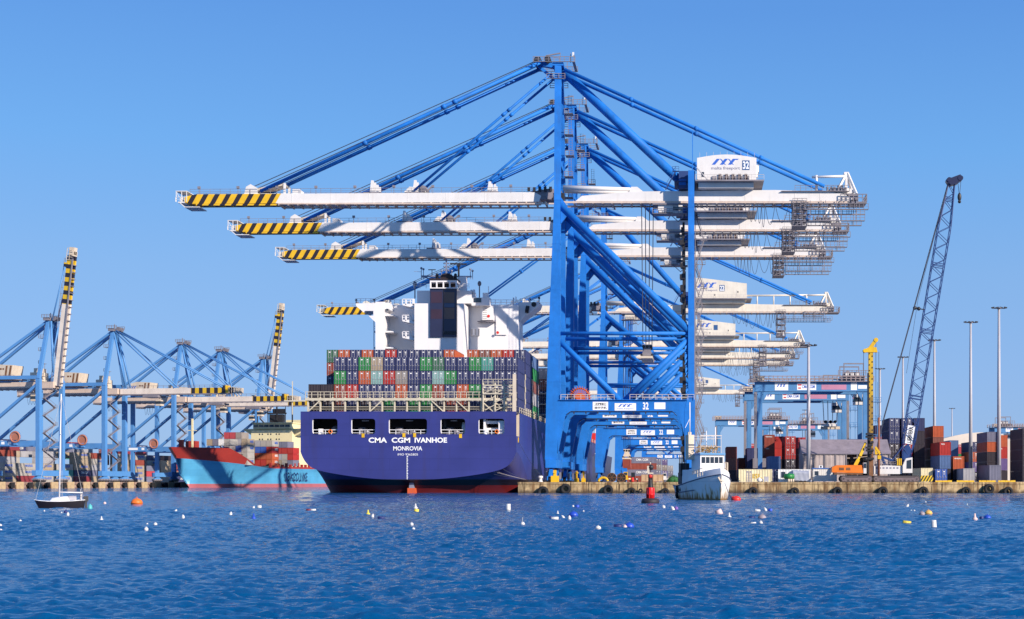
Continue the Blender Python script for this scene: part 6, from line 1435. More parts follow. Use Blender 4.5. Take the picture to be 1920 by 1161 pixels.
for k, (px, Y, lab) in enumerate(((1060, 352, 'yellow and rust stowage pin block by the second crane leg'), (1081, 338, 'yellow stowage pin block between the second and third crane legs'), (1094, 344, 'tall yellow stowage pin block by the third crane leg'))):
    t = thing('pin_block', lab, 'anchor block', (on(px, Y), Y, G), 0, 'yellow pin blocks under the crane legs'); mb = MB(); mb.box(-0.5, 0.5, 0, 0.8, 0, 0.9); mb.build('base', [YEL, BROWN][k == 0], t); mb = MB(); mb.box(-0.2, 0.2, 0.2, 0.6, 0.9, 2.6); mb.box(-0.4, 0.4, 0.15, 0.65, 2.0, 2.3); mb.build('post', YEL, t)
mb = MB(); Y = 291; x = on(1131, Y); mb.path([(x+0.9*math.cos(R(180-12*i)), Y, G+0.15+0.75*math.sin(R(180-12*i))) for i in range(16)], 0.26, 10)
tag(mb.build('pipe_elbow', YEL), 'curved yellow pipe lying on the quay beside the dark hose reels', 'pipe')
for k, (px, Y, lab) in enumerate(((1147, 300, 'big dark hose reel on the quay beside the yellow curved pipe'), (1165, 306, 'big dark hose reel on the quay beside the yellow truck'))):
    t = thing('hose_reel', lab, 'hose reel', (on(px, Y), Y, G), 0, 'dark hose reels on the quay')
    mb = MB(); mb.tube((0, 0, 0.95), (0, 0.9, 0.95), 0.85, 20); mb.torus((0, 0.45, 0.95), 0.72, 0.26, 'y', 22, 8); mb.build('hose', RUBBER, t)
    for yy in (-0.06, 0.9):
        mb = MB(); mb.torus((0, yy, 0.95), 0.92, 0.06, 'y', 24, 6)
        for a in range(6): mb.beam((0, yy, 0.95), (0.9*math.cos(a*1.047), yy, 0.95+0.9*math.sin(a*1.047)), 0.08, 0.08)
        mb.build('flange', BROWN, t)
x = on(1186, 296); mb = MB(); mb.lathe([(0, 0), (0.3, 0), (0.3, 0.3), (0.32, 0.32), (0.3, 0.34), (0.3, 0.62), (0.32, 0.64), (0.3, 0.66), (0.3, 0.95), (0, 0.95)], (x, 296, G), 16)
tag(mb.build('drum', REDP), 'bright red steel drum standing alone on the quay', 'drum')
for k, (px0, px1, Y, lab) in enumerate(((1202, 1221, 298, 'wooden crate on the quay behind the red channel buoy'), (1224, 1244, 299, 'second wooden crate beside the green net pile'))):
    x0, x1 = on(px0, Y), on(px1, Y); t = thing('crate', lab, 'crate', (x0, Y, G), 0, 'wooden crates on the quay'); mb = MB(); w = x1-x0
    mb.box(0.02, w-0.02, 0.02, 1.2, 0.12, 1.5)
    for i in range(4): mb.box(0, w, 0, 0.03, 0.14+i*0.36, 0.14+i*0.36+0.32)
    mb.build('body', WOOD, t); mb = MB()
    for xx in (0.05, w/2-0.08, w-0.2): mb.box(xx, xx+0.15, -0.04, 0, 0.1, 1.5); mb.box(xx, xx+0.15, 0, 1.2, 0, 0.12)
    mb.build('batten', paint('batten_wood', (0.40, 0.25, 0.13), 0.8), t)
rr = random.Random(5); mb = MB()
for k in range(2600):
    a = rr.random()*6.283; u = rr.random()**0.5; z = (1-u*u)*1.45*rr.random()**0.4
    x = on(1263, 300)+1.55*u*math.cos(a)+0.15*math.sin(7*a); y = 300.8+0.8*u*math.sin(a); s = 0.05+0.07*rr.random(); b, c = rr.random()*3, rr.random()*3
    mb.add([(x+s*math.cos(b), y+s*math.sin(b), G+z), (x-s*math.sin(b)*math.cos(c), y+s*math.cos(b), G+z+s*math.sin(c)), (x-s*math.cos(b), y-s*math.sin(b), G+z+0.03)], [(0,1,2)])
mb.ball((on(1263, 300), 300.8, G+0.2), 1.0, 0, 16, 8, (1.3, 0.7, 1.0))
tag(mb.build('net_pile', paint('net_green', (0.035, 0.15, 0.045), 0.8, 0.35, 3), None, recalc=False), 'heap of green fishing net on the quay behind the fishing boat', 'net pile')
# the lorry under crane 22 with the box just lowered to it, and the boxes beyond
gfar = 'containers stacked across the quay beyond the cranes'
for t, (col, tx) in enumerate((('rust red', None), ('slate', 'CMA CGM'), ('rust red', None), ('slate', 'CMA CGM'))):
    o = container(X_(1231, 600), 600, G+2.6*t, col, f'{col} container, {ORD[t]} tier of the broadside stack between the crane legs', gfar, 12.19, 2.6, 'end', R(90))
    if tx: d = bpy.data.objects.new('lettering', lmesh(tx, 5.0, 1.0, '-x')); C.objects.link(d); d.parent = o; d.location = (-1.232, 8.5, 1.0)
for c in range(3):
    for t in range((4, 4, 3)[c]):
        col = [('purple', 'slate', 'grey brown', 'slate'), ('slate', 'purple', 'grey brown', 'purple'), ('tan', 'slate', 'grey')][c][t]
        container(X_(1234.5+c*10, 640), 640+c*20, G+2.6*t+(0 if c else 0), col, f'{col} container, {ORD[t]} tier, {ORD[c]} column past the broadside stack between crane legs', gfar, 12.19, 2.6, 'door')
container(X_(1176, 484)+0.0, 478.0, 6.9, 'rust red', 'rust red container hanging from the cream spreader under crane 22', 'container on the spreader', 12.19, 2.9, 'end')
def truck(px, Y, label, colour):
    t = thing('terminal_tractor', label, 'tractor unit', (X_(px, Y), Y, G), 0, 'terminal tractors on the quay')
    mb = MB(); mb.box(-1.2, 0.1, 0, 1.8, 1.3, 3.3); mb.box(-1.2, 1.2, 0, 3, 0.8, 1.29); mb.build('cab', colour, t)
    mb = MB(); mb.box(-1.1, 0.0, -0.03, 0.02, 2.2, 3.1); mb.build('windscreen', GLASS, t)
    for x in (-1.1, 0.8):
        for y in (0.6, 2.4): mb = MB(); mb.tube((x, y, 0.5), (x+0.35, y, 0.5), 0.5, 14); mb.build('wheel', RUBBER, t)
    mb = MB(); mb.box(-0.5, 0.5, 2.0, 16, 1.0, 1.28); mb.build('trailer_bed', DARK, t)
    mb = MB(); mb.box(0.5, 1.0, -0.05, 0.1, 0.9, 1.2); mb.box(-1.0, -0.5, -0.05, 0.1, 0.9, 1.2); mb.build('headlight', SIGNW, t)
    return t
truck(1176, 470, 'yellow terminal tractor under the hanging rust red container', YEL)
truck(1249, 520, 'white terminal tractor parked beyond the wooden crates', WHITE)
truck(1190, 500, 'dark terminal tractor beside the yellow one under the cranes', DARK)
# rubber tyres hung on the quay wall
def tyre(px, py, r, label, sunk=False):
    x, Y = X_(px, 288.0), 287.85; mb = MB(); z = Z_(py, 288)
    mb.torus((x, Y, z), r*0.68, r*0.32, 'y', 28, 10); 
    for k in range(28): a = 2*math.pi*k/28; mb.beam((x+r*0.86*math.cos(a), Y-0.28*r, z+r*0.86*math.sin(a)), (x+r*1.0*math.cos(a), Y+0.1*r, z+r*1.0*math.sin(a)), 0.06, 0.06)
    t = mb.build('tyre', RUBBER); tag(t, label, 'tyre', 'old tyres hung along the quay wall')
    mb = MB(); mb.beam((x, Y, z+r*0.7), (x+0.05, Y+0.1, 2.25), 0.06, 0.06); mb.build('chain', BROWN, t)
for a in ((1060.5, 917, 1.08, 'full round tyre on the quay wall under the second crane leg'), (1140, 919, 1.05, 'full round tyre on the quay wall below the hose reels'), (1854, 917, 1.05, 'full round tyre on the quay wall by the kerb barriers'),
          (1018, 922.5, 1.15, 'half sunk tyre at the quay corner by the white bollard'), (1184, 922.5, 0.9, 'half sunk tyre below the red drum'), (1201, 920, 0.42, 'very small tyre low on the quay wall before the channel buoy'),
          (1247, 923.5, 0.9, 'sunken tyre beside the fishing boat stern'), (1412, 922.5, 1.0, 'half sunk tyre below the grey slatted crate rack'), (1490, 922.5, 0.95, 'half sunk tyre below the green tank'), (1570, 922, 1.0, 'half sunk tyre below the orange rig body'),
          (1655, 922, 1.05, 'half sunk tyre below the crawler crane body'), (1731, 922, 1.05, 'half sunk tyre below the striped barrier'), (1811, 922, 1.0, 'half sunk tyre below the grey container'), (1890, 922, 1.0, 'half sunk tyre below the tallest light mast')): tyre(*a)
gf = 'dark rubber fenders along the far quay'
for k in range(13):
    o3 = qp(0, 464+k*9.2); mb = MB(); mb.tube((-0.25, 0, 1.15), (0.9, 0, 1.15), 0.9, 14, 0, 0.8); mb.box(0.88, 1.05, -0.95, 0.95, 0.2, 2.1)
    o = mb.build('fender', RUBBER, None, o3, (0, 0, -QA)); tag(o, f'{ORD[k]} dark rubber fender of the far quay, from the photo edge towards the bow', 'fender', gf)
    mb = MB(); mb.box(0.02, 0.4, 2.8, 6.4, -0.3, 2.25); tag(mb.build('quay_block', paint('pale_block', (0.50, 0.36, 0.20), 0.8, 0.3, 0.5, 0.4), None, o3, (0, 0, -QA)), f'pale concrete block after the {ORD[k]} rubber fender of the far quay', 'quay block', 'pale blocks along the far quay')
# ------------------------------------------------------------------ far ship behind the crane legs
t = thing('cargo_ship', 'distant ship with red mast house showing between the second and third crane legs', 'ship', (-52.0, 742, 0))
mb = MB(); rows = [[(-4+s*9*w, d, z) for d, w in ((0, 0.02), (8, 0.4), (20, 0.75), (40, 1), (120, 1))] for s, z in ((-1, 17), (-0.8, 0), (0, -6), (0.8, 0), (1, 17))]; mb.grid(rows); mb.build('hull', paint('far_hull', (0.05, 0.06, 0.12), 0.5), t)
mb = MB(); mb.box(-6, 3.5, 30, 44, 14, 22); mb.box(-8, 4.5, 32, 38, 22, 22.6); mb.build('accommodation_block', SHIPW, t); mb = MB(); mb.box(-5, 3, 31, 44, 22.62, 28.5); mb.build('funnel', REDP, t); mb = MB(); mb.beam((1, 32, 28.5), (1, 32, 41), 0.6, 0.6); mb.beam((-1.5, 32, 36), (3.5, 32, 36), 0.4, 0.4); mb.build('mast', SHIPW, t)
# ------------------------------------------------------------------ fishing boat
def hull_rows(secs):
    """secs: (y, half breadth at deck, half breadth at waterline, deck height); bow first"""
    rows = []
    for y, bd, bw, hd, yw in secs:
        half = [(0, yw, -0.9), (bw*0.75, yw, -0.6), (bw, yw+(y-yw)*0.12, 0.05), (bw+(bd-bw)*0.45, yw+(y-yw)*0.5, hd*0.45), (bd*0.97+bw*0.03, yw+(y-yw)*0.92, hd*0.88), (bd, y, hd)]
        rows.append(half)
    return rows
def hull_mesh(mb, secs):
    """two sides that meet in a sharp stem, and a transom"""
    rows = hull_rows(secs); mb.grid(rows); mb.grid([[(-a, b, c) for a, b, c in r] for r in rows]); r = rows[-1]
    mb.add(r+[(-a, b, c) for a, b, c in r[:0:-1]], [tuple(range(2*len(r)-1))])
def fishing_boat():
    t = thing('fishing_boat', 'white rust streaked fishing boat with a blue roofed wheelhouse, lying before the quay', 'fishing boat', (2.0, 180.4, 0), R(17))
    HM = zsplit('fishing_boat_paint', [(0.16, (0.05, 0.05, 0.06)), (99, (0.72, 0.70, 0.67))], 0.5, 0.18, (0.40, 0.33, 0.28))
    n, l = HM.node_tree.nodes, HM.node_tree.links; b = n['Principled BSDF']
    src = b.inputs['Base Color'].links[0].from_socket          # rust that runs down to the waterline, part of the paint
    tc = n.new('ShaderNodeTexCoord'); sp = n.new('ShaderNodeSeparateXYZ'); l.new(tc.outputs['Object'], sp.inputs[0])
    mp = n.new('ShaderNodeMapping'); mp.inputs['Scale'].default_value = (2.6, 2.6, 0.35); mp.inputs['Rotation'].default_value = (0, 0, 0.3); l.new(tc.outputs['Object'], mp.inputs['Vector'])
    nz = n.new('ShaderNodeTexNoise'); nz.inputs['Scale'].default_value = 1.3; nz.inputs['Detail'].default_value = 6; l.new(mp.outputs[0], nz.inputs['Vector'])
    mr = n.new('ShaderNodeMapRange'); mr.inputs[1].default_value = 0.1; mr.inputs[2].default_value = 2.1; mr.inputs[3].default_value = 0.29; mr.inputs[4].default_value = -0.10; l.new(sp.outputs[2], mr.inputs[0])
    ad = n.new('ShaderNodeMath'); ad.operation = 'ADD'; l.new(nz.outputs['Fac'], ad.inputs[0]); l.new(mr.outputs[0], ad.inputs[1])
    st = n.new('ShaderNodeMapRange'); st.inputs[1].default_value = 0.56; st.inputs[2].default_value = 0.80; l.new(ad.outputs[0], st.inputs[0])
    cr_ = n.new('ShaderNodeValToRGB'); cr_.color_ramp.elements[0].color = (0.70, 0.44, 0.06, 1); cr_.color_ramp.elements[1].color = (0.24, 0.11, 0.025, 1); l.new(st.outputs[0], cr_.inputs[0])
    mx = n.new('ShaderNodeMix'); mx.data_type = 'RGBA'; l.new(st.outputs[0], mx.inputs[0]); l.new(src, mx.inputs[6]); l.new(cr_.outputs[0], mx.inputs[7]); l.new(mx.outputs[2], b.inputs['Base Color'])
    K = 1.1
    secs = [(-5.9, 0.03, 0.02, 3.15, -5.45), (-5.4, 0.40, 0.22, 3.08, -5.0), (-4.7, 0.92, 0.60, 2.95, -4.4), (-3.6, 1.62, 1.2, 2.72, -3.4), (-2.2, 2.2, 1.85, 2.42, -2.1), (-0.5, 2.4, 2.15, 2.2, -0.5), (1.8, 2.4, 2.2, 1.95, 1.8), (4.5, 2.3, 2.0, 1.75, 4.5), (7.0, 2.1, 1.6, 1.8, 6.9)]
    secs = [(a, b*K, c*K, d, e) for a, b, c, d, e in secs]
    mb = MB(); hull_mesh(mb, secs); mb.build('hull', HM, t)
    mb = MB()
    for s in (-1, 1):
        top = [(s*bd*0.985, y+0.1, hd+0.02) for y, bd, bw, hd, yw in secs[:6]]; up = [(s*bd*0.97, y+0.15+0.1*(i == 0), hd+(0.75 if i < 4 else 0.75)) for i, (y, bd, bw, hd, yw) in enumerate(secs[:6])]
        mb.grid([top, up])
    mb.build('bulwark', SHIPW, t)
    mb = MB(); mb.add([(s*secs[i][1]*0.96, secs[i][0]+0.2, secs[i][3]-0.1) for s in (-1, 1) for i in range(9)], [(i, i+1, 10+i, 9+i) for i in range(8)]); mb.build('deck', paint('boat_deck', (0.30, 0.33, 0.33), 0.8), t)
    mb = MB()
    for s in (-1, 1): mb.path([(s*(bd+0.03), y, hd-0.02) for y, bd, bw, hd, yw in secs], 0.07, 6); mb.path([(s*(bw+(bd-bw)*0.5+0.05), yw+(y-yw)*0.5, hd*0.5) for y, bd, bw, hd, yw in secs[4:]], 0.06, 6)
    mb.build('rubbing_strake', paint('strake_grey', (0.12, 0.14, 0.20), 0.6), t)
    mb = MB(); mb.box(-1.55, 1.55, -2.3, 1.4, 2.1, 5.55); mb.box(-2.15, 1.9, -1.2, 3.6, 2.0, 3.75)
    wh = mb.build('wheelhouse', SHIPW, t)
    mb = MB(); mb.box(-1.65, 1.65, -2.5, 1.6, 5.56, 5.78); mb.build('roof', paint('boat_roof_blue', (0.10, 0.28, 0.52), 0.5), wh)
    for k in range(5): mb = MB(); x = -1.38+k*0.57; mb.prism([(x, 4.55), (x+0.46, 4.55), (x+0.46, 5.3), (x, 5.3)], -2.34, -2.29); mb.build('window', GLASS, wh)
    for k in range(3): mb = MB(); y = -1.9+k*1.0; mb.box(1.49, 1.53, y, y+0.6, 4.55, 5.3); mb.box(-1.53, -1.49, y, y+0.6, 4.55, 5.3); mb.build('window', GLASS, wh)
    mb = MB(); mb.box(-0.9, -0.2, -2.34, -2.29, 2.9, 4.3); mb.box(0.2, 0.9, -2.33, -2.29, 3.2, 3.9); mb.build('door', paint('boat_door', (0.70, 0.70, 0.70), 0.5), wh)
    mb = MB(); mb.rail((-2.1, -5.0, 3.0), (-2.2, -1.2, 2.6), 0.9, 0.8, 0.03); mb.rail((1.6, 1.5, 3.75), (2.3, 1.5, 3.75), 1.2, 0.5, 0.05); mb.rail((2.3, -1.4, 3.0), (2.3, 1.5, 3.2), 1.6, 0.6, 0.05); mb.rail((2.3, 1.5, 3.2), (2.3, 3.6, 3.2), 1.6, 0.6, 0.05); mb.box(1.5, 2.35, -1.5, 3.6, 3.0, 3.1); mb.build('railing', CREAM, t)
    mb = MB()
    for x in (-1.4, 1.3):
        for y in (-1.9, 1.2): mb.beam((x, y, 5.78), (x, y, 8.0), 0.05, 0.05)
    for z in (6.6, 7.6, 7.95): mb.box(-1.4, 1.3, -1.94, -1.88, z, z+0.05); mb.box(-1.4, 1.3, 1.17, 1.23, z, z+0.05)
    mb.box(-1.45, 1.35, -1.97, -1.87, 7.9, 8.02); mb.build('roof_rack', RAIL, t)
    rr = random.Random(2); mb = MB()
    for k in range(90):
        x, y, z = -1.1+2.2*rr.random(), -1.7+2.4*rr.random(), 5.85+rr.random()*0.85; a = rr.random()*3; mb.path([(x, y, z), (x+0.3*math.cos(a), y+0.2*math.sin(a), z+0.12), (x+0.55*math.cos(a), y+0.3*math.sin(a), z-0.05)], 0.045, 4)
    mb.build('net', paint('net_tan', (0.42, 0.26, 0.11), 0.9, 0.3, 2), t)
    mb = MB(); mb.box(-2.3, -1.55, 0.2, 1.6, 5.0, 8.1); mb.box(-1.9, -1.5, 1.6, 2.0, 8.1, 8.5); mb.build('funnel', CREAM, t)
    mb = MB(); mb.tube((-1.9, 1.0, 8.1), (-1.9, 1.0, 12.2), 0.07, 6); mb.tube((1.3, 0.5, 5.7), (1.3, 0.5, 9.1), 0.07, 6); mb.tube((-0.2, -0.5, 5.7), (-0.2, -0.5, 8.6), 0.06, 6); mb.beam((-1.9, 1.0, 10.2), (-2.5, 1.0, 9.0), 0.05, 0.05); mb.build('mast', SHIPW, t)
    mb = MB()
    for k in range(5): mb.beam((-2.1, 2.0+k*0.7, 3.7), (-2.1, 2.0+k*0.7, 5.3+0.4*rr.random()), 0.1, 0.1)
    mb.box(-2.2, -0.5, 3.7, 5.2, 1.9, 3.4); mb.box(-2.35, -1.2, 3.5, 4.4, 3.0, 4.6, 0); mb.build('deck_gear', DARK, t)
    mb = MB(); mb.ball((-2.55, 4.2, 1.35), 0.42, 0, 10, 8, (0.7, 0.7, 1.2)); mb.ball((-2.3, 5.2, 0.55), 0.42, 0, 10, 8, (0.7, 0.7, 1.2)); mb.torus((-2.45, 3.2, 1.5), 0.35, 0.14, 'x', 16, 6); mb.build('fender', RUBBER, t)
    mb = MB(); mb.beam((-0.35, -5.75, 2.8), (0.1, -5.7, 2.0), 0.16, 0.16); mb.beam((-0.25, -5.85, 2.45), (0.35, -5.85, 2.3), 0.13, 0.13); mb.build('anchor', CREAM, t)
    A = t.matrix_basis @ Vector((0.6, -5.4, 2.1)); B = Vector((X_(1372, 172), 172, 0.25))
    mb = MB(); mb.path([A.lerp(B, i/10)-Vector((0, 0, 0.18*(1-((i-5)/5)**2))) for i in range(11)], 0.035, 5); tag(mb.build('mooring_rope', CABLE), 'dark mooring rope from the fishing boat bow down to the red float', 'rope')
    mb = MB(); mb.ball((X_(1380, 172), 172, 0.12), 0.52, 0, 16, 10, (1.15, 1, 0.85)); mb.tube((X_(1375, 172), 172, 0.3), (X_(1372, 172), 172, 0.42), 0.12, 8)
    tag(mb.build('mooring_float', REDP), 'large red round float tied to the fishing boat bow', 'float', 'mooring floats in the harbour')
fishing_boat()
# ------------------------------------------------------------------ small sailing boat
def sailboat():
    t = thing('sailing_boat', 'small dark hulled sailing boat with bare white mast, moored in the open water', 'sailing boat', (X_(116, 121), 121, 0), R(-62))
    secs = [(-2.1, 0.03, 0.01, 0.72, -1.75), (-1.8, 0.28, 0.12, 0.66, -1.6), (-1.2, 0.58, 0.42, 0.60, -1.15), (-0.3, 0.78, 0.68, 0.58, -0.3), (0.8, 0.78, 0.70, 0.62, 0.8), (1.75, 0.62, 0.52, 0.70, 1.65)]
    mb = MB(); hull_mesh(mb, secs); mb.build('hull', paint('hull_black', (0.014, 0.011, 0.016), 0.35, 0.2, 1), t)
    mb = MB(); mb.add([(s*secs[i][1]*0.97, secs[i][0]+0.02, secs[i][3]-0.03) for s in (-1, 1) for i in range(6)], [(i, i+1, 7+i, 6+i) for i in range(5)])
    for s in (-1, 1): mb.path([(s*(bd+0.01), y, hd) for y, bd, bw, hd, yw in secs], 0.03, 5)
    mb.build('deck', SHIPW, t)
    mb = MB(); rows = [[(w*math.cos(R(180*i/8)), y, 0.58+h*math.sin(R(180*i/8))) for i in range(9)] for y, w, h in ((-0.95, 0.15, 0.05), (-0.75, 0.42, 0.30), (0.1, 0.52, 0.42), (0.55, 0.52, 0.42), (0.6, 0.5, 0.05))]; mb.grid(rows); mb.build('cabin', SHIPW, t)
    mb = MB(); rows = [[(0.5*math.cos(R(180*i/8)), y, 0.68+0.36*math.sin(R(180*i/8))) for i in range(9)] for y in (0.5, 1.1)]; mb.grid(rows); mb.build('spray_hood', paint('hood_grey', (0.42, 0.40, 0.42), 0.8), t)
    mb = MB(); mb.tube((0, -0.2, 0.9), (0, -0.05, 9.6), 0.062, 10, 0, 0.045); mb.beam((-0.45, -0.1, 6.2), (0.45, -0.1, 6.2), 0.05, 0.05); mb.build('mast', SHIPW, t)
    mb = MB(); mb.tube((0, -0.2, 1.35), (0, 1.6, 1.3), 0.05, 8); mb.build('boom', SHIPW, t)
    mb = MB()
    for a, b in (((0, -2.0, 0.75), (0, -0.05, 9.4)), ((0, 1.7, 0.75), (0, -0.05, 9.6)), ((0.75, 0, 0.6), (0.45, -0.1, 6.2)), ((-0.75, 0, 0.6), (-0.45, -0.1, 6.2)), ((0.45, -0.1, 6.2), (0, -0.05, 9.4)), ((-0.45, -0.1, 6.2), (0, -0.05, 9.4))): mb.tube(a, b, 0.012, 4)
    mb.build('rigging', RAIL, t)
    mb = MB(); mb.rail((-0.55, 1.5, 0.7), (0.55, 1.5, 0.7), 0.5, 0.5, 0.02); mb.beam((-0.5, 1.5, 0.7), (-0.5, 1.5, 1.6), 0.03, 0.03); mb.build('stern_rail', RAIL, t)
    mb = MB(); mb.box(-0.15, 0.15, 1.7, 2.05, 0.55, 1.0); mb.box(-0.07, 0.07, 1.8, 1.95, -0.3, 0.55); mb.build('outboard_motor', DARK, t)
sailboat()
# ------------------------------------------------------------------ channel buoy
def channel_buoy():
    t = thing('channel_buoy', 'red and black channel buoy with a ball topmark, floating before the quay', 'buoy', (X_(1219.5, 152), 152, 0))
    mb = MB(); mb.lathe([(0, -0.3), (0.75, -0.3), (0.95, -0.05), (0.97, 0.2), (0.85, 0.42), (0.55, 0.5), (0, 0.5)], (0,0,0), 24); mb.build('float', paint('buoy_float', (0.03, 0.022, 0.028), 0.6, 0.3, 2), t)
    mb = MB(); mb.lathe([(0, 0.5), (0.43, 0.5), (0.43, 0.85), (0.47, 0.87), (0.47, 0.95), (0.43, 0.97), (0.43, 1.55), (0.38, 1.62), (0, 1.62)], (0,0,0), 20)
    for k in range(6): a = k*1.047+0.3; mb.box(0.42*math.cos(a)-0.04, 0.42*math.cos(a)+0.04, 0.42*math.sin(a)-0.04, 0.42*math.sin(a)+0.04, 0.5, 1.6)
    mb.build('body', paint('buoy_red', (0.70, 0.015, 0.015), 0.35, 0.12, 2), t)
    mb = MB(); mb.lathe([(0.30, 1.62), (0.22, 2.3), (0.2, 2.6), (0, 2.6)], (0,0,0), 14)
    for k in range(4): a = k*1.571+0.78; mb.beam((0.33*math.cos(a), 0.33*math.sin(a), 1.62), (0.2*math.cos(a), 0.2*math.sin(a), 3.2), 0.06, 0.06)
    for z in (2.7, 3.1): mb.torus((0,0,z), 0.2, 0.03, 'z', 14, 5)
    mb.build('tower', DARK, t)
    mb = MB(); mb.lathe([(0.1, 2.6), (0.24, 2.65), (0.24, 2.95), (0.1, 3.0)], (0,0,0), 12); mb.build('band', REDP, t)
    mb = MB(); mb.ball((0.05, 0, 3.75), 0.3); mb.tube((0, 0, 3.1), (0.05, 0, 4.4), 0.035, 6); mb.build('topmark', DARK, t)
    mb = MB(); mb.box(-0.34, -0.12, -0.2, 0.2, 3.15, 3.9); mb.box(-0.28, 0.3, -0.22, 0.22, 3.05, 3.2); mb.tube((0.0, 0, 4.05), (0.0, 0, 4.3), 0.07, 8); mb.build('lantern', CREAM, t)
channel_buoy()
# ------------------------------------------------------------------ mooring floats
FW = paint('float_white', (0.66, 0.64, 0.62), 0.5, 0.25, 5, 0.45, (0.35, 0.30, 0.22)); FB = paint('float_blue', (0.02, 0.07, 0.45), 0.4, 0.15, 3); FN = paint('float_navy', (0.02, 0.03, 0.14), 0.5, 0.2, 3)
FY = paint('float_yellow', (0.72, 0.55, 0.06), 0.5, 0.15, 3); FO = paint('float_orange', (0.75, 0.16, 0.02), 0.5, 0.2, 2); FA = paint('float_amber', (0.75, 0.42, 0.10), 0.5, 0.15, 3); FP = paint('float_pink', (0.70, 0.50, 0.46), 0.6, 0.15, 3)
FR = paint('float_maroon', (0.20, 0.03, 0.04), 0.6, 0.2, 3); FG = paint('float_grey', (0.30, 0.25, 0.28), 0.6, 0.25, 3); FT = paint('float_teal', (0.08, 0.42, 0.42), 0.5, 0.15, 2); FV = paint('float_violet', (0.20, 0.09, 0.35), 0.5, 0.15, 3)
FM = {'white': FW, 'blue': FB, 'navy': FN, 'yellow': FY, 'orange': FO, 'amber': FA, 'pink': FP, 'maroon': FR, 'grey': FG, 'teal': FT, 'violet': FV}
floats = []   # px, py (waterline), colour, shape, width in photo pixels, tilt
def crop(x0, y0, sc, items): floats.extend([(x0+a/sc, y0+b/sc, c, s, w/sc, tl) for a, b, c, s, w, tl in items])
crop(0, 920, 4.571, [(5, 303, 'white', 'ball', 24, 0), (7, 348, 'white', 'ball', 28, 0), (175, 268, 'white', 'ball', 26, 0), (380, 177, 'white', 'ball', 14, 0), (527, 192, 'white', 'ball', 14, 0), (563, 192, 'navy', 'ball', 34, 0), (582, 212, 'white', 'can', 24, 0),
    (870, 252, 'white', 'cone', 30, 0), (772, 160, 'teal', 'can', 40, 0), (898, 115, 'pink', 'ball', 26, 0), (1172, 118, 'orange', 'dome', 100, 0), (1502, 180, 'white', 'can', 20, 35), (1571, 235, 'white', 'can', 26, -8), (1332, 298, 'white', 'ball', 34, 0), (1253, 340, 'white', 'ball', 38, 0), (1262, 291, 'white', 'ball', 18, 0)])
crop(400, 930, 3.84, [(124, 138, 'white', 'can', 22, 10), (288, 92, 'white', 'can', 18, 15), (331, 88, 'white', 'drum', 32, 0), (290, 165, 'blue', 'cone', 36, 0), (686, 105, 'maroon', 'barrel', 34, 0), (720, 106, 'white', 'barrel', 36, 0), (1114, 134, 'yellow', 'cone', 32, 0), (1145, 153, 'white', 'can', 22, 12),
    (1208, 165, 'navy', 'barrel', 50, 0), (1456, 90, 'white', 'cone', 32, 0), (1461, 116, 'yellow', 'drum', 36, 8), (1428, 211, 'white', 'ball', 28, 0), (1441, 245, 'white', 'ball', 26, 0)])
crop(930, 930, 3.368, [(78, 90, 'white', 'drum', 30, 0), (168, 184, 'white', 'mast', 30, 0), (390, 117, 'white', 'cone', 22, 0), (372, 148, 'white', 'barrel', 46, 0), (344, 140, 'navy', 'ball', 20, 0), (426, 136, 'white', 'can', 16, -40), (489, 130, 'blue', 'dome', 62, 0), (464, 148, 'white', 'can', 22, 0), (513, 74, 'blue', 'drum', 28, 0),
    (487, 68, 'white', 'ball', 14, 0), (553, 99, 'white', 'ball', 12, 0), (645, 208, 'white', 'dome', 38, 0), (770, 198, 'navy', 'barrel', 56, 0), (814, 203, 'pink', 'ball', 28, 0), (842, 202, 'blue', 'dome', 64, 0), (1058, 76, 'white', 'ball', 24, 0), (1119, 89, 'white', 'can', 24, -25), (1138, 86, 'violet', 'ball', 28, 0),
    (1412, 114, 'pink', 'drum', 46, -25), (1473, 136, 'white', 'cone', 28, 0), (1650, 97, 'white', 'barrel', 36, 8), (1703, 94, 'white', 'can', 20, -20), (1731, 97, 'blue', 'drum', 28, 6), (1616, 142, 'navy', 'barrel', 40, 0), (1680, 146, 'grey', 'dome', 56, 0), (1625, 177, 'white', 'barrel', 34, 0), (1672, 176, 'white', 'ball', 26, 0)])
crop(1640, 930, 6.857, [(413, 140, 'white', 'can', 36, 35), (655, 84, 'white', 'ball', 22, 0), (470, 194, 'white', 'ball', 22, 0), (510, 197, 'white', 'ball', 26, 0), (600, 245, 'grey', 'drum', 70, 35), (692, 238, 'amber', 'dome', 106, 0), (412, 358, 'yellow', 'barrel', 108, 8), (762, 412, 'white', 'drum', 76, -4), (1190, 116, 'white', 'can', 16, 0), (1288, 306, 'pink', 'cone', 76, 0), (1374, 300, 'navy', 'drum', 58, 0), (1450, 296, 'blue', 'dome', 100, 0)])
shape_word = {'ball': 'round', 'can': 'upright can shaped', 'cone': 'cone shaped', 'drum': 'drum shaped', 'barrel': 'lying barrel shaped', 'dome': 'big domed', 'mast': 'round stick topped'}
groups = {}
for f in floats: groups.setdefault((f[2], f[3]), []).append(f)
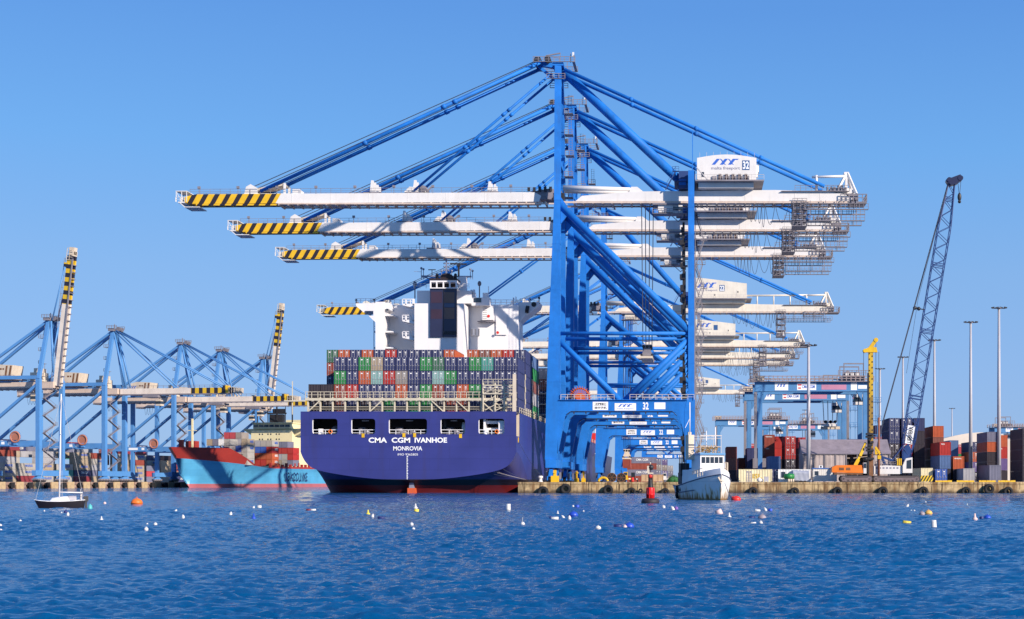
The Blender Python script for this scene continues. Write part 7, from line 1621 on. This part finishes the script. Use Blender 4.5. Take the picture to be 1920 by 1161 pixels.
for (colr, shp), lst in groups.items():
    lst.sort(key=lambda f: f[0])
    for i, (px, py, c, s, w, tl) in enumerate(lst):
        Y = F*CH/(py-HY); W = 0.96*w*Y/F; x = X_(px, Y); mb = MB(); r = W/2
        if s == 'ball': mb.ball((0, 0, r*0.45), r, 0, 14, 8); mb.torus((0, 0, r*1.5), r*0.2, r*0.07, 'y', 10, 5)
        elif s == 'dome': mb.ball((0, 0, r*0.25), r, 0, 18, 10, (1, 0.9, 0.85)); mb.torus((0, 0, r*0.25), r*0.99, r*0.06, 'z', 18, 5); mb.torus((0, 0, r*1.15), r*0.14, r*0.05, 'y', 10, 5)
        elif s == 'can': mb.lathe([(0, -r), (r*0.75, -r), (r*0.95, -r*0.6), (r, r*0.6), (r*0.8, r*1.7), (r*0.35, r*1.95), (r*0.3, r*2.4), (0, r*2.4)], (0, 0, 0), 14)
        elif s == 'drum': mb.lathe([(0, -r*0.6), (r*0.9, -r*0.6), (r, -r*0.5), (r, r*0.3), (r*1.05, r*0.36), (r, r*0.42), (r, r*1.2 if colr != 'white' or w < 60/6.857 else r*2.6), (r*0.9, r*1.3 if colr != 'white' or w < 60/6.857 else r*2.75), (0, r*1.3 if colr != 'white' or w < 60/6.857 else r*2.75)], (0, 0, 0), 16)
        elif s == 'barrel':
            k = r*0.55; mb.tube((-r, 0, k*0.35), (r, 0, k*0.35), k, 14)
            for q in (-0.9, -0.3, 0.3, 0.9): mb.torus((q*r, 0, k*0.35), k, k*0.07, 'x', 14, 5)
        elif s == 'cone': mb.lathe([(0, -r*0.4), (r, -r*0.3), (r, r*0.4), (r*0.45, r*0.9), (r*0.25, r*2.2), (0, r*2.3)], (0, 0, 0), 14)
        else: mb.ball((0, 0, r*0.4), r, 0, 14, 8); mb.tube((0, 0, r), (0, 0, r*3.4), r*0.09, 6)
        o = mb.build('mooring_float', FM[colr], None, (x, Y, 0.0), (0, R(tl), random.random()*0.4))
        n = len(lst); which = '' if n == 1 else (f', {ORD[i]} of its kind' if i < 20 else ', last of its kind')
        lab = f'{colr} {shape_word[shp]} mooring float'+(which+' from the sailing boat side' if n > 1 else ' on the open harbour water')
        tag(o, lab, 'float', 'mooring floats in the harbour')
